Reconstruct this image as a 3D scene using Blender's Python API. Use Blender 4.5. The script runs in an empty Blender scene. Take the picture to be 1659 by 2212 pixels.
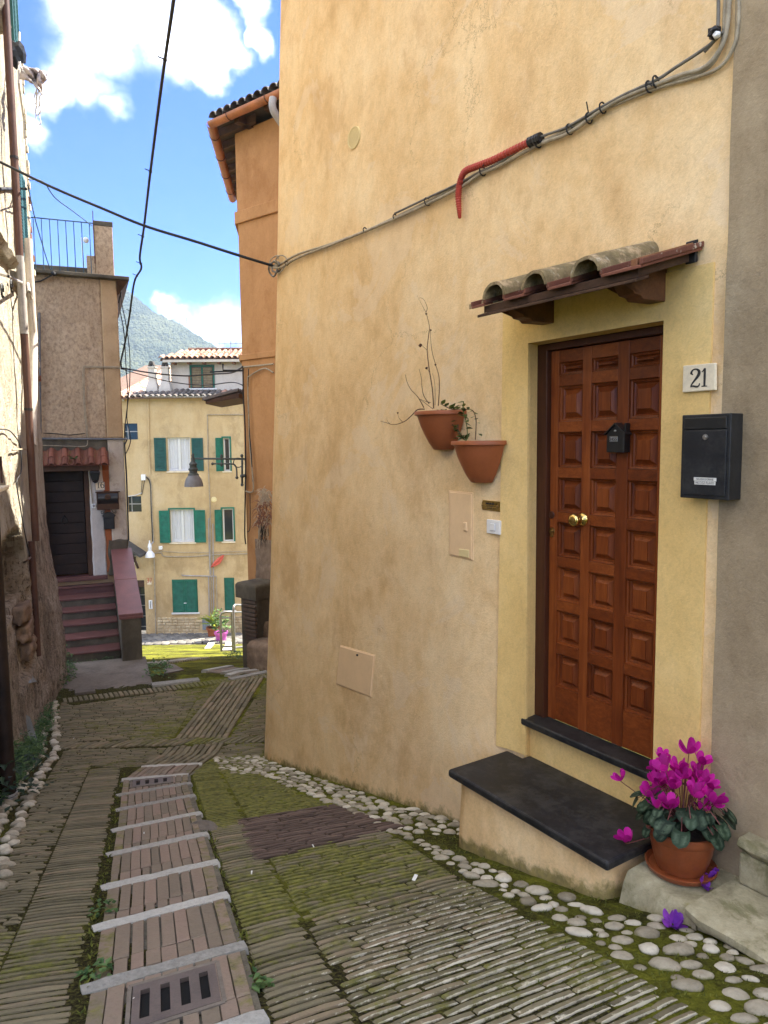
import bpy, bmesh, math, random
from mathutils import Vector as V, Matrix, noise

random.seed(7)
SC = bpy.context.scene
COL = SC.collection

# ------------------------------------------------------------------ camera
FPX, CX, CY = 1570.0, 829.5, 1106.0          # focal length and principal point of the survey photo (1659 x 2212 units)
PITCH = math.atan((1106 - 958) / FPX)
ROLL = 0.0112
_F = V((0, math.cos(PITCH), -math.sin(PITCH)))
_R0 = V((1, 0, 0)); _U0 = V((0, math.sin(PITCH), math.cos(PITCH)))
_R = _R0 * math.cos(ROLL) - _U0 * math.sin(ROLL)
_U = _U0 * math.cos(ROLL) + _R0 * math.sin(ROLL)
cam = bpy.data.cameras.new('camera')
cam.sensor_fit = 'VERTICAL'; cam.sensor_height = 36; cam.lens = FPX / 2212 * 36
cam.clip_start = 0.05; cam.clip_end = 6000
camo = bpy.data.objects.new('camera', cam); COL.objects.link(camo)
camo.matrix_world = Matrix(((_R.x, _U.x, -_F.x, 0), (_R.y, _U.y, -_F.y, 0), (_R.z, _U.z, -_F.z, 0), (0, 0, 0, 1)))
SC.camera = camo

# ------------------------------------------------------------------ light and sky
SUN_AZ = math.radians(36)      # angle from +X towards +Y
SUN_EL = math.radians(52)
SUN_DIR = V((math.cos(SUN_EL) * math.cos(SUN_AZ), math.cos(SUN_EL) * math.sin(SUN_AZ), math.sin(SUN_EL)))
SUN_STRENGTH = 4.3
SKY_STRENGTH = 0.12
EXPOSURE = 2.5
SC.view_settings.view_transform = 'Standard'
SC.view_settings.look = 'None'
SC.view_settings.gamma = 1
SC.view_settings.use_curve_mapping = False
SC.view_settings.exposure = EXPOSURE
SC.cycles.use_denoising = True
SC.cycles.max_bounces = 8
SC.cycles.diffuse_bounces = 5
SC.cycles.glossy_bounces = 3
SC.cycles.transparent_max_bounces = 8
SC.cycles.sample_clamp_indirect = 6

sl = bpy.data.lights.new('sun', 'SUN'); sl.energy = SUN_STRENGTH; sl.angle = math.radians(0.5); sl.color = (1, .93, .80)
slo = bpy.data.objects.new('sun', sl); COL.objects.link(slo)
slo.rotation_euler = (-SUN_DIR).to_track_quat('-Z', 'Y').to_euler()
slo.location = SUN_DIR * 60


class NT:
    """small helper round a node tree"""
    def __init__(s, nt): s.t = nt; s.n = nt.nodes; s.l = nt.links
    def new(s, typ, **kw):
        n = s.n.new(typ)
        for k, v in kw.items():
            if k == 'inp':
                for a, b in v.items(): s.set(n.inputs[a], b)
            else: setattr(n, k, v)
        return n
    def set(s, sock, v):
        if hasattr(v, 'is_output'): s.l.new(v, sock)
        elif isinstance(v, (tuple, list)) and len(v) == 3 and sock.type == 'RGBA': sock.default_value = (*v, 1)
        else: sock.default_value = v
    def math(s, op, a, b=0.0, c=0.0, clamp=False):
        n = s.new('ShaderNodeMath', operation=op, use_clamp=clamp)
        s.set(n.inputs[0], a); s.set(n.inputs[1], b); s.set(n.inputs[2], c); return n.outputs[0]
    def vmath(s, op, a, b=(0, 0, 0)):
        n = s.new('ShaderNodeVectorMath', operation=op)
        s.set(n.inputs[0], a); s.set(n.inputs[1], b); return n.outputs[0] if op not in ('LENGTH', 'DOT_PRODUCT') else n.outputs[1]
    def noise(s, vec, scale, detail=4, rough=.55, dist=0.0, out=0):
        n = s.new('ShaderNodeTexNoise'); s.set(n.inputs['Vector'], vec)
        n.inputs['Scale'].default_value = scale; n.inputs['Detail'].default_value = detail
        n.inputs['Roughness'].default_value = rough; n.inputs['Distortion'].default_value = dist
        return n.outputs[out]
    def ramp(s, fac, stops, interp='LINEAR'):
        n = s.new('ShaderNodeValToRGB'); s.set(n.inputs[0], fac); cr = n.color_ramp; cr.interpolation = interp
        while len(cr.elements) < len(stops): cr.elements.new(.5)
        for e, (p, c) in zip(cr.elements, stops):
            e.position = p
            e.color = (c, c, c, 1) if isinstance(c, (int, float)) else (*c, 1)
        return n.outputs[0]
    def mix(s, fac, a, b, mode='MIX'):
        n = s.new('ShaderNodeMix', data_type='RGBA', blend_type=mode)
        s.set(n.inputs[0], fac); s.set(n.inputs[6], a); s.set(n.inputs[7], b); return n.outputs[2]
    def range(s, v, a, b, c=0.0, d=1.0):
        n = s.new('ShaderNodeMapRange', inp={0: v, 1: a, 2: b, 3: c, 4: d}); n.interpolation_type = 'SMOOTHSTEP'; return n.outputs[0]


SKY_BLUE_GAIN = (0.034, 0.158, 0.44)
CLOUD_LIT = 16.0
def build_world():
    w = bpy.data.worlds.new('World'); SC.world = w; w.use_nodes = True
    T = NT(w.node_tree); T.n.clear()
    sky = T.new('ShaderNodeTexSky', sky_type='NISHITA', sun_disc=False)
    sky.sun_elevation = SUN_EL; sky.sun_rotation = math.pi / 2 - SUN_AZ
    sky.altitude = 400; sky.air_density = 1.0; sky.dust_density = 0.3; sky.ozone_density = 1.5
    tc = T.new('ShaderNodeTexCoord'); d = T.vmath('NORMALIZE', tc.outputs['Generated'])
    sep = T.new('ShaderNodeSeparateXYZ', inp={0: d})
    blue = T.mix(1.0, sky.outputs[0], (*SKY_BLUE_GAIN,), 'MULTIPLY')
    # clouds: cumulus banks named by direction (azimuth tangent, elevation tangent), broken up by noise, and a general field of the same clouds all round
    yy = T.math('MAXIMUM', sep.outputs[1], .02)
    u = T.math('DIVIDE', sep.outputs[0], yy); v = T.math('DIVIDE', sep.outputs[2], yy)
    wob = T.noise(d, 5, 5, .6, out=1)
    wx = T.new('ShaderNodeSeparateColor', inp={0: wob})
    u2 = T.math('ADD', u, T.math('MULTIPLY_ADD', wx.outputs[0], .20, -.10))
    v2 = T.math('ADD', v, T.math('MULTIPLY_ADD', wx.outputs[1], .20, -.10))
    banks = [(-0.312, 0.578, 0.103, 0.070), (-0.347, 0.505, 0.070, 0.051), (-0.265, 0.524, 0.070, 0.070), (-0.229, 0.489, 0.044, 0.040), (-0.408, 0.473, 0.070, 0.031), (-0.360, 0.454, 0.044, 0.037), (-0.339, 0.429, 0.025, 0.029), (-0.473, 0.416, 0.031, 0.026), (-0.443, 0.454, 0.051, 0.025), (-0.242, 0.171, 0.051, 0.031), (-0.214, 0.168, 0.044, 0.033), (-0.272, 0.193, 0.022, 0.019), (-0.166, 0.572, 0.025, 0.040), (-0.168, 0.515, 0.018, 0.025)]
    m = None
    for (a, b, ra, rb) in banks:
        du = T.math('DIVIDE', T.math('SUBTRACT', u2, a), ra); dv = T.math('DIVIDE', T.math('SUBTRACT', v2, b), rb)
        r = T.math('SQRT', T.math('ADD', T.math('MULTIPLY', du, du), T.math('MULTIPLY', dv, dv)))
        k = T.math('SUBTRACT', 1.0, r)
        m = k if m is None else T.math('MAXIMUM', m, k)
    fine = T.noise(d, 9, 8, .62)
    near = T.math('ADD', m, T.math('MULTIPLY_ADD', fine, 1.6, -.74))
    near = T.range(near, -.08, 1.5)
    field = T.math('ADD', T.noise(d, 2.3, 8, .58), T.math('MULTIPLY', T.noise(d, 9, 6, .6), .15))
    field = T.range(field, .53, .66)
    # the named banks rule the stretch of sky between the houses, the field the rest
    wgt = T.math('MULTIPLY', T.math('MULTIPLY', T.range(u, -.75, -.58), T.range(u, .30, .10)), T.math('MULTIPLY', T.range(v, 1.0, .80), T.math('GREATER_THAN', sep.outputs[1], .05)))
    mn = T.new('ShaderNodeMix', data_type='FLOAT'); T.set(mn.inputs[0], wgt); T.set(mn.inputs[2], field); T.set(mn.inputs[3], near)
    mask = mn.outputs[0]
    body = T.noise(T.vmath('ADD', d, (.03, .02, -.04)), 6, 6, .55)
    cl = CLOUD_LIT
    ccol = T.ramp(body, [(.37, (.085, .11, .15)), (.50, (.22, .245, .29)), (.63, (1, .985, .96))])
    ccol = T.mix(1.0, ccol, (cl, cl, cl), 'MULTIPLY')
    col = T.mix(mask, blue, ccol)
    bg = T.new('ShaderNodeBackground', inp={0: col, 1: SKY_STRENGTH})
    out = T.new('ShaderNodeOutputWorld'); T.l.new(bg.outputs[0], out.inputs[0])
build_world()

# ------------------------------------------------------------------ survey helpers
def ray(x, y): return _F + _R * ((x - CX) / FPX) - _U * ((y - CY) / FPX)
def atY(x, y, Y): d = ray(x, y); return d * (Y / d.y)
def onz(x, y, z): d = ray(x, y); return d * (z / d.z)
CR = {'1': (0, 0, .375), '2': (0, 553, .375), '3': (0, 1106, .375), '4': (0, 1589.8, .375), '5': (553, 1589.8, .375), '6': (1036.8, 1520.7, .375),
      'a': (933.2, 483.9, .4375), 'b': (933.2, 967.7, .4375), 'f': (241.9, 725.8, .34375), 'p': (794.9, 622.1, .2812), 'r': (0, 414.7, .21877), 'h': (55.3, 933.1, .2343)}
def cr(k, x, y): o = CR[k]; return (o[0] + x * o[2], o[1] + y * o[2])


class Plane:
    """vertical plane: P0, a = horizontal direction, n = outward normal"""
    def __init__(s, P0, a, n=None):
        s.P0 = V((P0[0], P0[1], 0)); s.a = V((a[0], a[1], 0)).normalized()
        s.n = V((s.a.y, -s.a.x, 0)) if n is None else V((n[0], n[1], 0)).normalized()
    def P(s, u, z, o=0.0): return s.P0 + s.a * u + s.n * o + V((0, 0, z))
    def hit(s, p, o=0.0):
        d = ray(*p); t = ((s.P0 + s.n * o).dot(s.n)) / d.dot(s.n); return d * t
    def uz(s, p, o=0.0): q = s.hit(p, o); return ((q - s.P0).dot(s.a), q.z)
    def u(s, p, o=0.0): return s.uz(p, o)[0]
    def z(s, p, o=0.0): return s.uz(p, o)[1]

MW = Plane((.897, 4.22), (.55, -.835), (-.835, -.55))          # ochre house front
H16 = Plane((-6.15, 14.1), (.925, .38))                         # house with the red steps
YB = Plane((-8.0, 30.0), (1, .02))                              # yellow house in the square
OG = Plane((-2.73, 13.5), (.776, -.631))                        # orange house
LW = Plane((-4.22, 8.3), (-.33, .944), (.944, .33))              # old stone house on the left of the alley

GY = [(-8, 0.3), (0, -1.27), (7.5, -3.295), (11.2, -3.59), (26, -7.25), (30, -7.9), (60, -8.6), (500, -10)]
def gz(Y):
    for (a, za), (b, zb) in zip(GY, GY[1:]):
        if Y <= b: return za + (zb - za) * (Y - a) / (b - a)
    return GY[-1][1]
def gr(p):
    """point of the alley floor seen at p"""
    d = ray(*p); t = .3
    while t < 80:
        q = d * t
        if q.z < gz(q.y): break
        t += .004 + t * .0006
    return d * t
def G(x, y, h=0.0): return V((x, y, gz(y) + h))

# ------------------------------------------------------------------ object helpers
WLOC = {}
def _place(o, loc, parent):
    o.location = loc; COL.objects.link(o); WLOC[o.name] = V(loc)
    if parent is not None:
        o.parent = parent; o.matrix_parent_inverse = Matrix.Translation(-WLOC[parent.name])
    return o
def tag(o, label=None, cat=None, group=None, kind=None):
    if label: o['label'] = label
    if cat: o['category'] = cat
    if group: o['group'] = group
    if kind: o['kind'] = kind
    return o
def thing(name, label, cat, loc, group=None):
    o = bpy.data.objects.new(name, None); o.empty_display_size = .1
    _place(o, V(loc), None); return tag(o, label, cat, group)

def catmull(pts, n=6):
    pts = [V(p) for p in pts]; out = []
    for i in range(len(pts) - 1):
        p0 = pts[max(i - 1, 0)]; p1 = pts[i]; p2 = pts[i + 1]; p3 = pts[min(i + 2, len(pts) - 1)]
        for k in range(n):
            t = k / n
            out.append(.5 * ((2 * p1) + (p2 - p0) * t + (2 * p0 - 5 * p1 + 4 * p2 - p3) * t * t + (3 * p1 - p0 - 3 * p2 + p3) * t ** 3))
    out.append(pts[-1]); return out

class MB:
    def __init__(s): s.v = []; s.f = []; s.t = []; s.mi = []; s.cur = 0
    def add(s, vs, fs, tint=None):
        b = len(s.v); s.v += [V(p) for p in vs]; s.f += [tuple(i + b for i in f) for f in fs]
        s.mi += [s.cur] * len(fs)
        s.t += [tint or (0, 0, 0)] * len(vs); return s
    def poly(s, pts, tint=None): return s.add(pts, [tuple(range(len(pts)))], tint)
    def hexa(s, p, tint=None):      # p[0..3] bottom loop, p[4..7] top loop
        return s.add(p, [(3, 2, 1, 0), (4, 5, 6, 7), (0, 1, 5, 4), (1, 2, 6, 5), (2, 3, 7, 6), (3, 0, 4, 7)], tint)
    def pbox(s, pl, u0, u1, z0, z1, o0, o1, tint=None):
        return s.hexa([pl.P(u0, z0, o1), pl.P(u1, z0, o1), pl.P(u1, z0, o0), pl.P(u0, z0, o0), pl.P(u0, z1, o1), pl.P(u1, z1, o1), pl.P(u1, z1, o0), pl.P(u0, z1, o0)], tint)
    def prism(s, pl, pts, o0, o1, tint=None):   # polygon (u,z) in the plane pushed from o0 to o1
        n = len(pts)
        vs = [pl.P(u, z, o1) for u, z in pts] + [pl.P(u, z, o0) for u, z in pts]
        fs = [tuple(range(n)), tuple(range(2 * n - 1, n - 1, -1))] + [(i, n + i, n + (i + 1) % n, (i + 1) % n) for i in range(n)]
        return s.add(vs, fs, tint)
    def loft(s, loops, cap=True, closed=True, tint=None):
        n = len(loops[0]); vs = [p for L in loops for p in L]; fs = []
        m = n if closed else n - 1
        for j in range(len(loops) - 1):
            for i in range(m):
                fs.append((j * n + i, j * n + (i + 1) % n, (j + 1) * n + (i + 1) % n, (j + 1) * n + i))
        if cap:
            fs.append(tuple(range(n - 1, -1, -1))); fs.append(tuple(range((len(loops) - 1) * n, len(loops) * n)))
        return s.add(vs, fs, tint)
    def tube(s, pts, r, seg=6, cap=True, tint=None):
        pts = [V(p) for p in pts]; loops = []; prev = None
        for i, p in enumerate(pts):
            d = (pts[min(i + 1, len(pts) - 1)] - pts[max(i - 1, 0)])
            if d.length < 1e-9: d = V((0, 0, 1))
            d.normalize()
            if prev is None:
                x = d.orthogonal().normalized()
            else:
                x = prev - d * prev.dot(d)
                x = x.normalized() if x.length > 1e-6 else d.orthogonal().normalized()
            prev = x; y = d.cross(x); rr = r[i] if isinstance(r, (list, tuple)) else r
            loops.append([p + (x * math.cos(2 * math.pi * k / seg) + y * math.sin(2 * math.pi * k / seg)) * rr for k in range(seg)])
        return s.loft(loops, cap, True, tint)
    def lathe(s, prof, c, seg=24, a0=0.0, a1=2 * math.pi, ax=(1, 0, 0), ay=(0, 1, 0), az=(0, 0, 1), tint=None):
        c = V(c); ax = V(ax); ay = V(ay); az = V(az); full = abs(a1 - a0 - 2 * math.pi) < 1e-6
        n = seg if full else seg + 1
        loops = [[c + (ax * math.cos(a0 + (a1 - a0) * k / seg) + ay * math.sin(a0 + (a1 - a0) * k / seg)) * r + az * h for k in range(n)] for r, h in prof]
        return s.loft(loops, False, full, tint)
    def ball(s, c, r, n=1, jit=0.0, sc=(1, 1, 1), tint=None):
        bm = bmesh.new(); bmesh.ops.create_icosphere(bm, subdivisions=n, radius=1)
        vs = [V((v.co.x * sc[0], v.co.y * sc[1], v.co.z * sc[2])) * r * (1 + random.uniform(-jit, jit)) + V(c) for v in bm.verts]
        bm.verts.index_update(); fs = [tuple(v.index for v in f.verts) for f in bm.faces]; bm.free()
        return s.add(vs, fs, tint)
    def mesh(s, name, mats, smooth=False, shift=None):
        me = bpy.data.meshes.new(name)
        me.from_pydata([tuple(p - shift) if shift is not None else tuple(p) for p in s.v], [], s.f)
        for m in (mats if isinstance(mats, (list, tuple)) else [mats]): me.materials.append(m)
        if any(s.mi): me.polygons.foreach_set('material_index', s.mi)
        if any(t != (0, 0, 0) for t in s.t):
            at = me.attributes.new('tint', 'FLOAT_COLOR', 'POINT')
            at.data.foreach_set('color', [c for t in s.t for c in (*t, 1.0)])
        if smooth: me.polygons.foreach_set('use_smooth', [True] * len(me.polygons))
        me.update(); return me
    def build(s, name, mats, parent=None, smooth=False, bevel=0, label=None, kind=None, fixn=False, autosm=None, segs=2):
        lo = V((min(p.x for p in s.v), min(p.y for p in s.v), min(p.z for p in s.v))); hi = V((max(p.x for p in s.v), max(p.y for p in s.v), max(p.z for p in s.v)))
        c = V(((lo.x + hi.x) / 2, (lo.y + hi.y) / 2, lo.z))
        me = s.mesh(name, mats, smooth, c)
        if fixn:
            bm = bmesh.new(); bm.from_mesh(me); bmesh.ops.recalc_face_normals(bm, faces=bm.faces); bm.to_mesh(me); bm.free()
        o = bpy.data.objects.new(name, me); _place(o, c, parent)
        if autosm is not None:
            me.polygons.foreach_set('use_smooth', [True] * len(me.polygons)); me.set_sharp_from_angle(angle=math.radians(autosm))
        if bevel:
            b = o.modifiers.new('bevel', 'BEVEL'); b.width = bevel; b.segments = segs; b.limit_method = 'ANGLE'; b.angle_limit = math.radians(35); b.harden_normals = False
        if label: o['label'] = label
        if kind: o['kind'] = kind
        return o

def inst(name, me, mat4, parent=None):
    """place a shared mesh with a full matrix (world)"""
    o = bpy.data.objects.new(name, me); COL.objects.link(o); WLOC[o.name] = mat4.translation.copy()
    if parent is not None:
        o.parent = parent; o.matrix_parent_inverse = Matrix.Translation(-WLOC[parent.name])
    o.matrix_basis = mat4
    return o
def frame(o, x, y, z):
    x = V(x); y = V(y); z = V(z)
    return Matrix(((x.x, y.x, z.x, o[0]), (x.y, y.y, z.y, o[1]), (x.z, y.z, z.z, o[2]), (0, 0, 0, 1)))

# ------------------------------------------------------------------ materials
MATS = {}
def material(name, build, **kw):
    m = bpy.data.materials.new(name); m.use_nodes = True; T = NT(m.node_tree); T.n.clear()
    out = T.new('ShaderNodeOutputMaterial'); b = T.new('ShaderNodeBsdfPrincipled'); T.l.new(b.outputs[0], out.inputs[0])
    T.pos = T.new('ShaderNodeNewGeometry').outputs['Position']
    b.inputs['Roughness'].default_value = .85
    b.inputs['Specular IOR Level'].default_value = .3
    T.b = b
    build(T, **kw); MATS[name] = m; return m
def bump(T, h, strength=.4, dist=.01, prev=None):
    n = T.new('ShaderNodeBump'); n.inputs['Strength'].default_value = strength; n.inputs['Distance'].default_value = dist
    T.set(n.inputs['Height'], h)
    if prev is not None: T.l.new(prev, n.inputs['Normal'])
    T.l.new(n.outputs[0], T.b.inputs['Normal']); return n.outputs[0]
def simple(name, c, rough=.6, var=.15, scale=12, bmp=.0, bscale=80, metal=0.0, spec=.3, dist=.002, sub=0.0, grime=0.0, dust=0.0):
    """plain coloured surface with a little mottling, wear and grain"""
    def f(T):
        n1 = T.noise(T.pos, scale, 5, .6); n2 = T.noise(T.pos, scale * 9, 3, .6)
        v = T.math('ADD', T.math('MULTIPLY', n1, .7), T.math('MULTIPLY', n2, .3))
        lo = tuple(max(0, k * (1 - var * 1.6)) for k in c); hi = tuple(min(1, k * (1 + var * 1.6)) for k in c)
        col = T.ramp(v, [(.3, lo), (.7, hi)])
        if grime:
            g = T.range(T.noise(T.pos, scale * .5, 7, .7), .52, .68)
            col = T.mix(T.math('MULTIPLY', g, grime), col, tuple(k * .3 + .015 for k in c))
        if dust:
            g = T.range(T.math('ADD', T.noise(T.pos, 4, 8, .75), T.math('MULTIPLY', n2, .25)), .56, .74)
            col = T.mix(T.math('MULTIPLY', g, dust), col, (.17, .155, .13))
        T.set(T.b.inputs['Base Color'], col)
        T.set(T.b.inputs['Roughness'], T.math('ADD', rough - .08, T.math('MULTIPLY', n1, .16)))
        T.b.inputs['Metallic'].default_value = metal; T.b.inputs['Specular IOR Level'].default_value = spec
        if bmp: bump(T, T.noise(T.pos, bscale, 4, .6), bmp, dist)
    return material(name, f)
def plaster(name, cols, big=.9, grain=70, gs=.35, streak=.5, dirt=None, dirtamt=0.0, fine=160, seed=0.0, ds=1.7, dlo=.5, dhi=.66, patch=.0, crack=0.0):
    """rendered wall: broad blotches, vertical run-off streaks, trowelled grain"""
    def f(T):
        p = T.vmath('ADD', T.pos, (seed, seed * 1.7, seed * .3))
        mp = T.new('ShaderNodeMapping', inp={0: p}); mp.inputs['Scale'].default_value = (1, 1, .72)
        st = T.new('ShaderNodeMapping', inp={0: p}); st.inputs['Scale'].default_value = (3.0, 3.0, .45)
        a = T.noise(mp.outputs[0], big, 6, .6, .6); b = T.noise(mp.outputs[0], big * 4.2, 5, .6, .4); s_ = T.noise(st.outputs[0], 1.6, 4, .6, .3)
        v = T.math('ADD', T.math('ADD', T.math('MULTIPLY', a, .62), T.math('MULTIPLY', b, .38 - .2 * streak)), T.math('MULTIPLY', s_, .2 * streak))
        n = len(cols); col = T.ramp(v, [(.33 + .34 * i / (n - 1), c) for i, c in enumerate(cols)])
        sp = T.noise(p, 26, 5, .7)
        col = T.mix(T.math('MULTIPLY', T.range(sp, .56, .75), .22), col, tuple(k * .62 for k in cols[0]))
        fs = T.noise(p, 75, 3, .75); tm = T.noise(mp.outputs[0], 13, 6, .7, 1.2)
        col = T.mix(1.0, col, T.ramp(T.math('ADD', T.math('MULTIPLY', fs, .5), T.math('MULTIPLY', tm, .5)), [(.34, .86), (.50, 1.0), (.66, 1.10)]), 'MULTIPLY')
        pt = T.range(T.noise(T.vmath('ADD', p, (7, 3, 1)), 1.5, 7, .62, .7), .565, .60)
        col = T.mix(T.math('MULTIPLY', pt, patch), col, T.mix(.5, cols[-1], (.70, .56, .42)))
        if crack:
            vo = T.new('ShaderNodeTexVoronoi', feature='DISTANCE_TO_EDGE'); vo.inputs['Scale'].default_value = 1.15
            vm = T.new('ShaderNodeVectorMath', operation='SCALE'); T.set(vm.inputs[0], T.noise(p, 3.2, 7, .7, out=1)); vm.inputs['Scale'].default_value = .55
            T.set(vo.inputs['Vector'], T.vmath('ADD', p, vm.outputs[0]))
            ck = T.math('MULTIPLY', T.range(vo.outputs['Distance'], .0045, .0012), T.range(T.noise(p, .9, 3, .5), .52, .60))
            col = T.mix(T.math('MULTIPLY', ck, crack), col, tuple(k * .32 for k in cols[0]))
        if dirt:
            g = T.range(T.noise(mp.outputs[0], ds, 8, .72, .3), dlo, dhi)
            col = T.mix(T.math('MULTIPLY', g, dirtamt), col, dirt)
        at = T.new('ShaderNodeAttribute', attribute_name='tint'); ss = T.new('ShaderNodeSeparateColor', inp={0: at.outputs[0]})
        mo = T.range(T.math('ADD', ss.outputs[1], T.math('MULTIPLY_ADD', T.noise(p, 9, 7, .7), 1.1, -.60)), .30, .62)
        col = T.mix(T.math('MULTIPLY', mo, .8), col, T.ramp(T.noise(p, 22, 4), [(.35, (.075, .075, .018)), (.65, (.20, .17, .04))]))
        T.set(T.b.inputs['Base Color'], col); T.b.inputs['Roughness'].default_value = .92; T.b.inputs['Specular IOR Level'].default_value = .15
        h1 = T.noise(p, 5, 4, .55, .2); h2 = T.noise(p, grain, 4, .65); h3 = T.noise(p, fine, 2, .5)
        h = T.math('ADD', T.math('MULTIPLY', h1, .9), T.math('ADD', T.math('MULTIPLY', h2, .35), T.math('MULTIPLY', h3, .15)))
        bump(T, h, gs, .012)
    return material(name, f)
# ------------------------------------------------------------------ surfaces used in several places
M = MATS
plaster('ochre_plaster', [(.60, .385, .18), (.73, .505, .255), (.80, .59, .33), (.84, .655, .40)], big=1.3, grain=75, gs=.5, streak=.35, dirt=(.52, .31, .135), dirtamt=.42, ds=1.5, dlo=.52, dhi=.66, patch=.38, crack=.55)
plaster('yellow_render', [(.66, .44, .16), (.76, .53, .21), (.82, .60, .28)], big=1.1, grain=110, gs=.5, streak=.6, fine=260, seed=3)
plaster('grey_render', [(.21, .15, .085), (.345, .265, .165), (.46, .37, .24)], big=1.1, grain=42, gs=.8, streak=.5, seed=5)
plaster('orange_render', [(.34, .165, .065), (.45, .235, .10), (.52, .29, .14)], big=.5, grain=40, gs=.4, streak=.8, dirt=(.26, .10, .03), dirtamt=.35, seed=8)
plaster('yellow_facade', [(.38, .255, .12), (.50, .36, .185), (.58, .445, .265)], big=.5, grain=30, gs=.4, streak=.8, dirt=(.30, .205, .095), dirtamt=.55, seed=11, ds=1.3)
plaster('dormer_render', [(.36, .32, .27), (.50, .45, .38), (.56, .51, .44)], big=.6, grain=30, gs=.3, streak=.7, seed=13)
plaster('pink_plaster', [(.37, .26, .165), (.48, .35, .225), (.55, .415, .28)], big=.7, grain=26, gs=.7, streak=.4, dirt=(.17, .11, .07), dirtamt=.65, seed=17, ds=20, dlo=.40, dhi=.68)
plaster('pale_plaster', [(.36, .235, .125), (.44, .30, .17), (.49, .35, .22)], big=.8, grain=40, gs=.4, streak=.6, dirt=(.20, .115, .06), dirtamt=.35, seed=19)
plaster('flaking_plaster', [(.40, .33, .26), (.52, .44, .35), (.60, .53, .44)], big=1.0, grain=40, gs=.6, streak=.3, dirt=(.13, .06, .04), dirtamt=.75, seed=23)
plaster('white_plaster', [(.42, .38, .34), (.54, .50, .46), (.58, .55, .51)], big=1.0, grain=40, gs=.4, streak=.5, dirt=(.25, .21, .18), dirtamt=.4, seed=25)
plaster('red_plaster', [(.24, .075, .03), (.33, .11, .045), (.38, .15, .07)], big=1.0, grain=40, gs=.4, streak=.5, seed=27)
plaster('dark_cement', [(.055, .046, .036), (.10, .085, .062), (.17, .145, .105)], big=1.6, grain=40, gs=.9, streak=.7, seed=29)
plaster('old_wall_high', [(.26, .21, .14), (.44, .38, .27), (.56, .50, .37), (.62, .57, .44)], big=1.6, grain=24, gs=1.0, streak=1.0, dirt=(.20, .155, .10), dirtamt=.55, seed=31)
plaster('tufa', [(.13, .09, .06), (.25, .175, .12), (.37, .275, .19)], big=2.6, grain=20, gs=1.4, streak=.4, dirt=(.07, .05, .035), dirtamt=.7, seed=37)
plaster('step_stone', [(.19, .165, .10), (.32, .28, .175), (.45, .40, .27)], big=4, grain=55, gs=1.0, streak=.0, dirt=(.13, .125, .05), dirtamt=.7, seed=41, ds=6)
plaster('block_stone', [(.36, .27, .15), (.50, .39, .235), (.60, .49, .32)], big=1.4, grain=26, gs=.7, streak=.0, dirt=(.24, .18, .10), dirtamt=.5, seed=43)

simple('slate', (.010, .010, .011), .5, .55, 3.5, .14, 120, spec=.35, dust=.13)
simple('slate_edge', (.06, .06, .064), .4, .25, 14, .1, 120)
simple('black_metal', (.012, .013, .015), .42, .2, 8, .05, 200, spec=.4, dust=.08)
simple('black_plastic', (.012, .012, .012), .38, .2, 30, spec=.45)
simple('brass', (.75, .56, .20), .2, .1, 8, metal=1.0)
simple('old_brass', (.36, .24, .10), .35, .2, 30, metal=1.0)
simple('steel', (.55, .55, .55), .3, .1, 20, metal=1.0)
simple('white_plastic', (.78, .77, .74), .4, .03, 8)
simple('grey_plastic', (.60, .60, .60), .4, .04, 8)
simple('hatch_paint', (.76, .53, .30), .5, .05, 4, .05, 120)
simple('vent_plastic', (.70, .56, .28), .5, .05, 9)
simple('ink', (.03, .028, .026), .6, .1, 20)
simple('label_paper', (.66, .64, .58), .55, .03, 20)
simple('terracotta_plastic', (.30, .088, .030), .48, .10, 5, .05, 160, spec=.35)
simple('terracotta_pot', (.25, .066, .022), .36, .14, 9, .05, 120, spec=.4)
simple('soil', (.035, .026, .018), .95, .4, 60, .6, 90, dist=.01)
simple('cable_cream', (.34, .285, .20), .6, .25, 18, .1, 90, grime=.5)
simple('cable_grey', (.16, .145, .12), .6, .25, 18, .1, 90)
simple('cable_black', (.018, .018, .018), .6, .2, 30)
simple('tape_black', (.016, .016, .017), .35, .2, 40, .3, 120)
simple('red_conduit', (.38, .055, .035), .5, .15, 12)
simple('twig', (.085, .04, .022), .8, .3, 60, .2, 200)
simple('stem_green', (.10, .13, .04), .7, .25, 30)
simple('flower_stem', (.16, .05, .045), .6, .25, 30)
simple('marble', (.70, .60, .43), .45, .14, 7, .05, 60, grime=.25)
simple('dark_wood', (.062, .030, .016), .7, .35, 9, .3, 60, dist=.004)
simple('beam_wood', (.12, .05, .022), .62, .35, 9, .3, 60, dist=.004)
simple('lath_wood', (.21, .085, .036), .6, .3, 9, .25, 70, dist=.003)
simple('door_dark', (.020, .011, .008), .55, .45, 7, .25, 60, dist=.003)
simple('iron', (.03, .03, .032), .6, .35, 20, .2, 90, metal=.5)
simple('copper_gutter', (.38, .135, .05), .45, .25, 5, .1, 40, spec=.45)
simple('brown_pipe', (.085, .040, .028), .5, .25, 5, .1, 60, grime=.4)
simple('zinc_pipe', (.33, .31, .29), .5, .2, 5, .1, 60, grime=.5)
simple('pvc_pipe', (.56, .50, .42), .55, .18, 6, .05, 60, grime=.5)
simple('grey_tube', (.13, .13, .135), .5, .25, 9, .1, 60)
simple('lamp_grey', (.20, .195, .20), .5, .15, 9, .05, 60)
simple('lamp_iron', (.075, .085, .080), .55, .25, 14, .1, 90)
simple('shutter_dark', (.012, .072, .058), .5, .2, 6)
simple('shutter_green', (.010, .125, .075), .5, .25, 6)
simple('shutter_teal', (.012, .105, .066), .5, .25, 6)
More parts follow.
